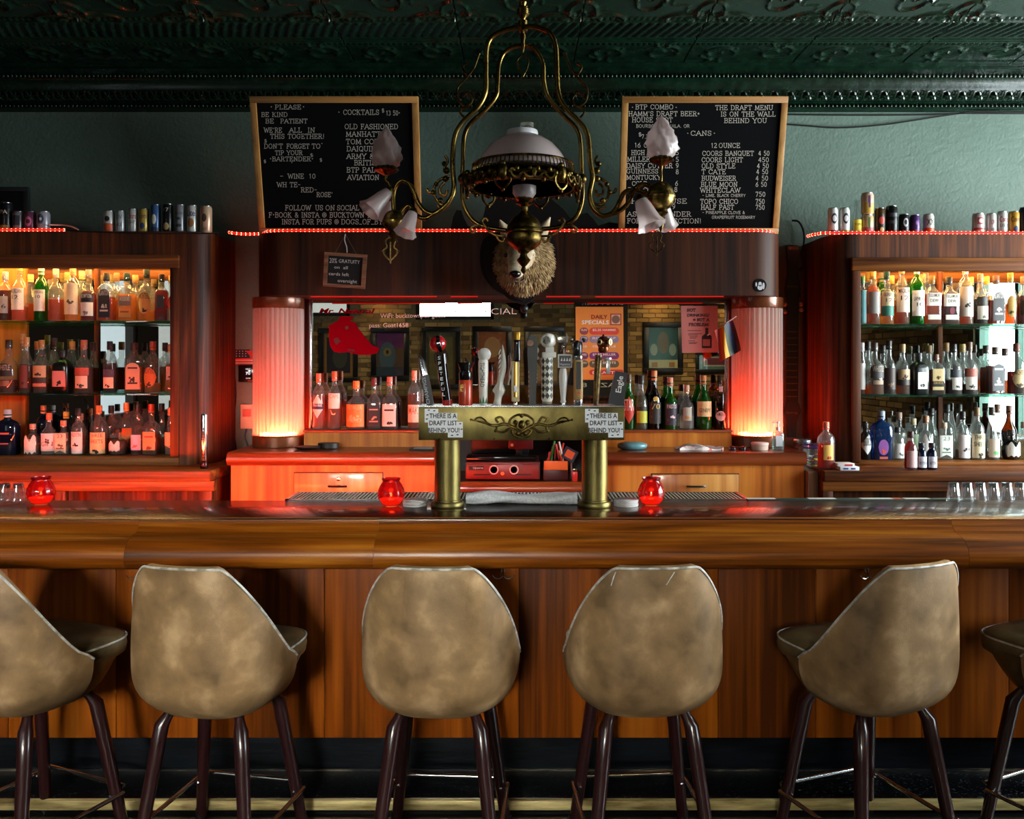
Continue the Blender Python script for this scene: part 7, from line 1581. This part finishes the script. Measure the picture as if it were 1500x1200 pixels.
link('wall_hook', MB().tube([(SX(1160, 5.05), 5.02, SZ(362, 5.05)), (SX(1160, 5.05), WALL, SZ(358, 5.05))], .008, 8), M_BLACK, t)
single('coiled_cable', MB().tube(smooth([W(1160, 323, 5.1), W(1170, 325, 5.09), W(1177, 338, 5.09), W(1178, 355, 5.09), W(1174, 372, 5.09), W(1178, 388, 5.09), W(1170, 396, 5.09)], 6), .006, 6), M_BLACK, 'curled black cable on the wall above the guitar neck', 'cable')
for pts, lab in (([(1140, 181), (1180, 184), (1230, 187), (1290, 183), (1340, 176), (1385, 169), (1430, 164), (1490, 165), (1600, 168)], 'drooping black cable below the cornice'), ([(1140, 167.5), (1250, 168.5), (1350, 168), (1420, 166), (1600, 167)], 'straight black cable just under the cornice')):
    single('cornice_cable', MB().tube(smooth([W(a, b, 5.105) for a, b in pts], 6), .0045, 6), M_BLACK, lab, 'cable')
t = thing('small_picture', 'small dark framed picture on the green wall above the cans', 'picture', WP(20, 295))
for a in ((-30, 44, 275, 281), (-30, 44, 318, 324), (36, 44, 281, 318), (-30, -22, 281, 318)): link('frame_bar', wbox(MB(), *a, 0, .02, .002), P('26282a', .5), t)
link('picture_print', wbox(MB(), -22, 36, 281, 318, 0, .008, 0), P('08080a', .4), t)

# ================================================================== REAR OF THE ROOM (seen in the mirrors)
K = (2*MD-REAR)/F
def RX(px): return (px-CX)*K
def RZ(py): return CH-(py-CY)*K
def picture(px0, px1, py0, py1, border, fh, art, label, mat_h):
    x0, x1, z0, z1 = RX(px0), RX(px1), RZ(py1), RZ(py0); y = REAR+.026; b = border*K
    t = thing('framed_picture', label, 'picture', ((x0+x1)/2, y, z0), 'framed posters on the brick wall')
    for a in ((x0, x1, z1-b, z1), (x0, x1, z0, z0+b), (x0, x0+b, z0+b, z1-b), (x1-b, x1, z0+b, z1-b)): link('frame_bar', MB().box(a[0], a[1], y, y+.035, a[2], a[3], .003), P(fh, .35), t)
    link('mat_board', MB().box(x0+b, x1-b, y, y+.012, z0+b, z1-b), P(mat_h, .6), t)
    for i, (u0, u1, v0, v1, hx_, shp) in enumerate(art):
        X0, X1 = x0+b+(x1-x0-2*b)*u0, x0+b+(x1-x0-2*b)*u1; Z0, Z1 = z0+b+(z1-z0-2*b)*v0, z0+b+(z1-z0-2*b)*v1; yy = y+.0125+.001*i
        if shp == 'r': mb = MB().add([(X0, yy, Z0), (X1, yy, Z0), (X1, yy, Z1), (X0, yy, Z1)], [(0, 1, 2, 3)])
        else: mb = MB().add([((X0+X1)/2+(X1-X0)/2*math.cos(k*PI/8), yy, (Z0+Z1)/2+(Z1-Z0)/2*math.sin(k*PI/8)) for k in range(16)], [tuple(range(16))])
        link('poster_print', mb, P(hx_, .6), t, 0)
    link('picture_glass', MB().box(x0+b, x1-b, y+.024, y+.026, z0+b, z1-b), G_PANE, t)
picture(468, 525, 481, 560, 7, '0c0a09', [(.03, .97, .03, .97, 'b87a3a', 'r'), (.1, .9, .1, .9, '3a3038', 'r'), (.3, .8, .2, .7, '5a5044', 'o')], 'framed dark poster with orange border, seen in the mirror', '8a5a30')
picture(544, 600, 480, 558, 8, '0a0908', [(0, 1, .65, 1, '7a2a6a', 'r'), (0, 1, 0, .65, '6a4a38', 'r'), (.1, .7, .1, .8, '5a6a74', 'o'), (.25, .55, .45, .65, 'b08a4a', 'o'), (.35, .45, .5, .6, '120c0a', 'o'), (0, 1, 0, .2, '3a4452', 'r')], 'framed purple poster with one large eye, seen in the mirror', '6a4a5a')
picture(618, 675, 479, 570, 7, '100c09', [(.1, .9, .1, .9, '7a6a38', 'r'), (.25, .75, .3, .7, '5a3a24', 'o')], 'framed olive poster with brown roundel, seen in the mirror', '5a4a28')
picture(693, 750, 478, 570, 8, '100b08', [(0, 1, 0, 1, 'a8582a', 'r'), (.2, .8, .5, .9, 'c88a5a', 'o'), (.3, .7, .05, .35, '6a2a18', 'o')], 'framed rust orange poster, seen in the mirror', 'a8582a')
picture(768, 826, 478, 570, 8, '100b08', [(.05, .95, .05, .95, 'b89468', 'r'), (.2, .8, .3, .8, '4a3424', 'o')], 'framed tan poster with dark roundel, seen in the mirror', '8a6a48')
picture(942, 1000, 472, 547, 8, '120e0c', [(.0, 1, .2, 1, '2f5f66', 'r'), (.3, .7, .35, .9, '7a5a38', 'o'), (.05, .3, .3, .6, 'a8b0a8', 'o'), (.7, .95, .3, .6, 'a8b0a8', 'o'), (.1, .3, .02, .14, 'b87a3a', 'r'), (.7, .9, .02, .14, 'b87a3a', 'r')], 'framed teal show poster with cream base, seen in the mirror', 'd8c89a')
picture(1018, 1075, 515, 546, 5, '141010', [(.0, 1, 0, 1, '6a8a84', 'r'), (.15, 1, .2, .85, 'd8d0c4', 'r'), (.2, .95, .3, .8, '8a3a4a', 'r')], 'small framed teal matted print, seen in the mirror', '6a8a84')
picture(993, 1090, 420, 447, 2, '1c120c', [(.0, 1, 0, 1, 'b08a48', 'r')], 'wide framed tan print high on the brick wall, seen in the mirror', 'b08a48')
t = thing('draft_chalkboard', 'tall black draft list chalkboard on the brick wall seen in the mirror', 'chalkboard', (RX(880), REAR+.03, RZ(600)))
link('slate', MB().box(RX(842), RX(919), REAR+.026, REAR+.05, RZ(590), RZ(425)), P('0d0c0c', .7), t); mb = MB()
for i, s in enumerate(('DRAFT BEER', 'PILS  6', 'STOUT  7', 'AMBER  6', 'WHEAT  7', 'CIDER  6', 'HAZY  8')):
    put_text(mb, s, lambda u, v, i=i: Vector((u, REAR+.0515, RZ(447+i*20)+v)), RX(912), RX(852), 0, .07)
link('chalk_list', mb, P('d8d4cc', .7), t, 0)
t = thing('added_wall_sconce', 'assumed warm shaded wall lamp on the brick wall behind the room', 'lamp', (RX(960), REAR+.1, 2.78), 'sconces added on the brick wall')  # unseen lamp assumed from the warm light on the bricks
def sconce(t, x, pw=36):
    link('back_plate', MB().lathe([(.05, 0), (.05, .02), (.0001, .025)], (x, REAR+.045, 2.75), 20, M=Matrix.Rotation(PI/2, 3, 'X')), M_BRASSD, t)
    link('bracket', MB().tube(smooth([(x, REAR+.04, 2.75), (x, REAR+.12, 2.73), (x, REAR+.17, 2.78)], 4), .009, 8), M_BRASSD, t)
    link('lamp_shade', MB().shell([(.09, 2.74), (.055, 2.90)], c=(x, REAR+.17, 0), seg=24), P('e8c080', .7), t)
    link('bulb', MB().sphere((x, REAR+.17, 2.81), .03, 12, 8), emit('added_sconce_bulb', 'ffc060', 90), t)
    point('added_sconce_light', (x, REAR+.17, 2.785), pw, (1, .72, .36), .05)
sconce(t, RX(960))
t2 = thing('added_wall_sconce', 'second assumed warm wall lamp on the brick wall near the street windows', 'lamp', (3.6, REAR+.1, 2.78), 'sconces added on the brick wall'); sconce(t2, 3.6)  # second unseen lamp, assumed from the same warm brick light
t3 = thing('added_wall_sconce', 'dim added third wall lamp filling the brick wall between the transom windows', 'lamp', (-2.3, REAR+.1, 2.78), 'sconces added on the brick wall'); sconce(t3, -2.3, 18)  # extra lamp added to lift the dark bricks at this end

for i, (x, lab) in enumerate(((-2.6, 'added dark pendant lamp brightening the brick wall, nearest the side window'), (.1, 'added dark pendant lamp brightening the brick wall, middle of three'), (2.7, 'added dark pendant lamp brightening the brick wall, nearest the street windows'))):  # unseen pendants added to brighten the rear bricks for the mirror
    t = thing('added_pendant', lab, 'lamp', (x, -3.4, 2.8), 'pendant lamps added for fill at the rear')
    link('cord', MB().tube([(x, -3.4, 3.0), (x, -3.4, CEIL+.02)], .006, 6), M_BLACK, t)
    link('lamp_shade', MB().shell([(.17, 2.80), (.16, 2.84), (.08, 2.93), (.03, 2.97), (.025, 3.01)], c=(x, -3.4, 0), seg=28), P('1a1a1a', .4), t)
    link('bulb', MB().sphere((x, -3.4, 2.945), .02, 12, 8), emit('added_pendant_bulb', 'ffcf8a', 60), t)
    point('added_pendant_light', (x, -3.4, 2.885), (60, 90, 170)[i], (1, .76, .45), .06)
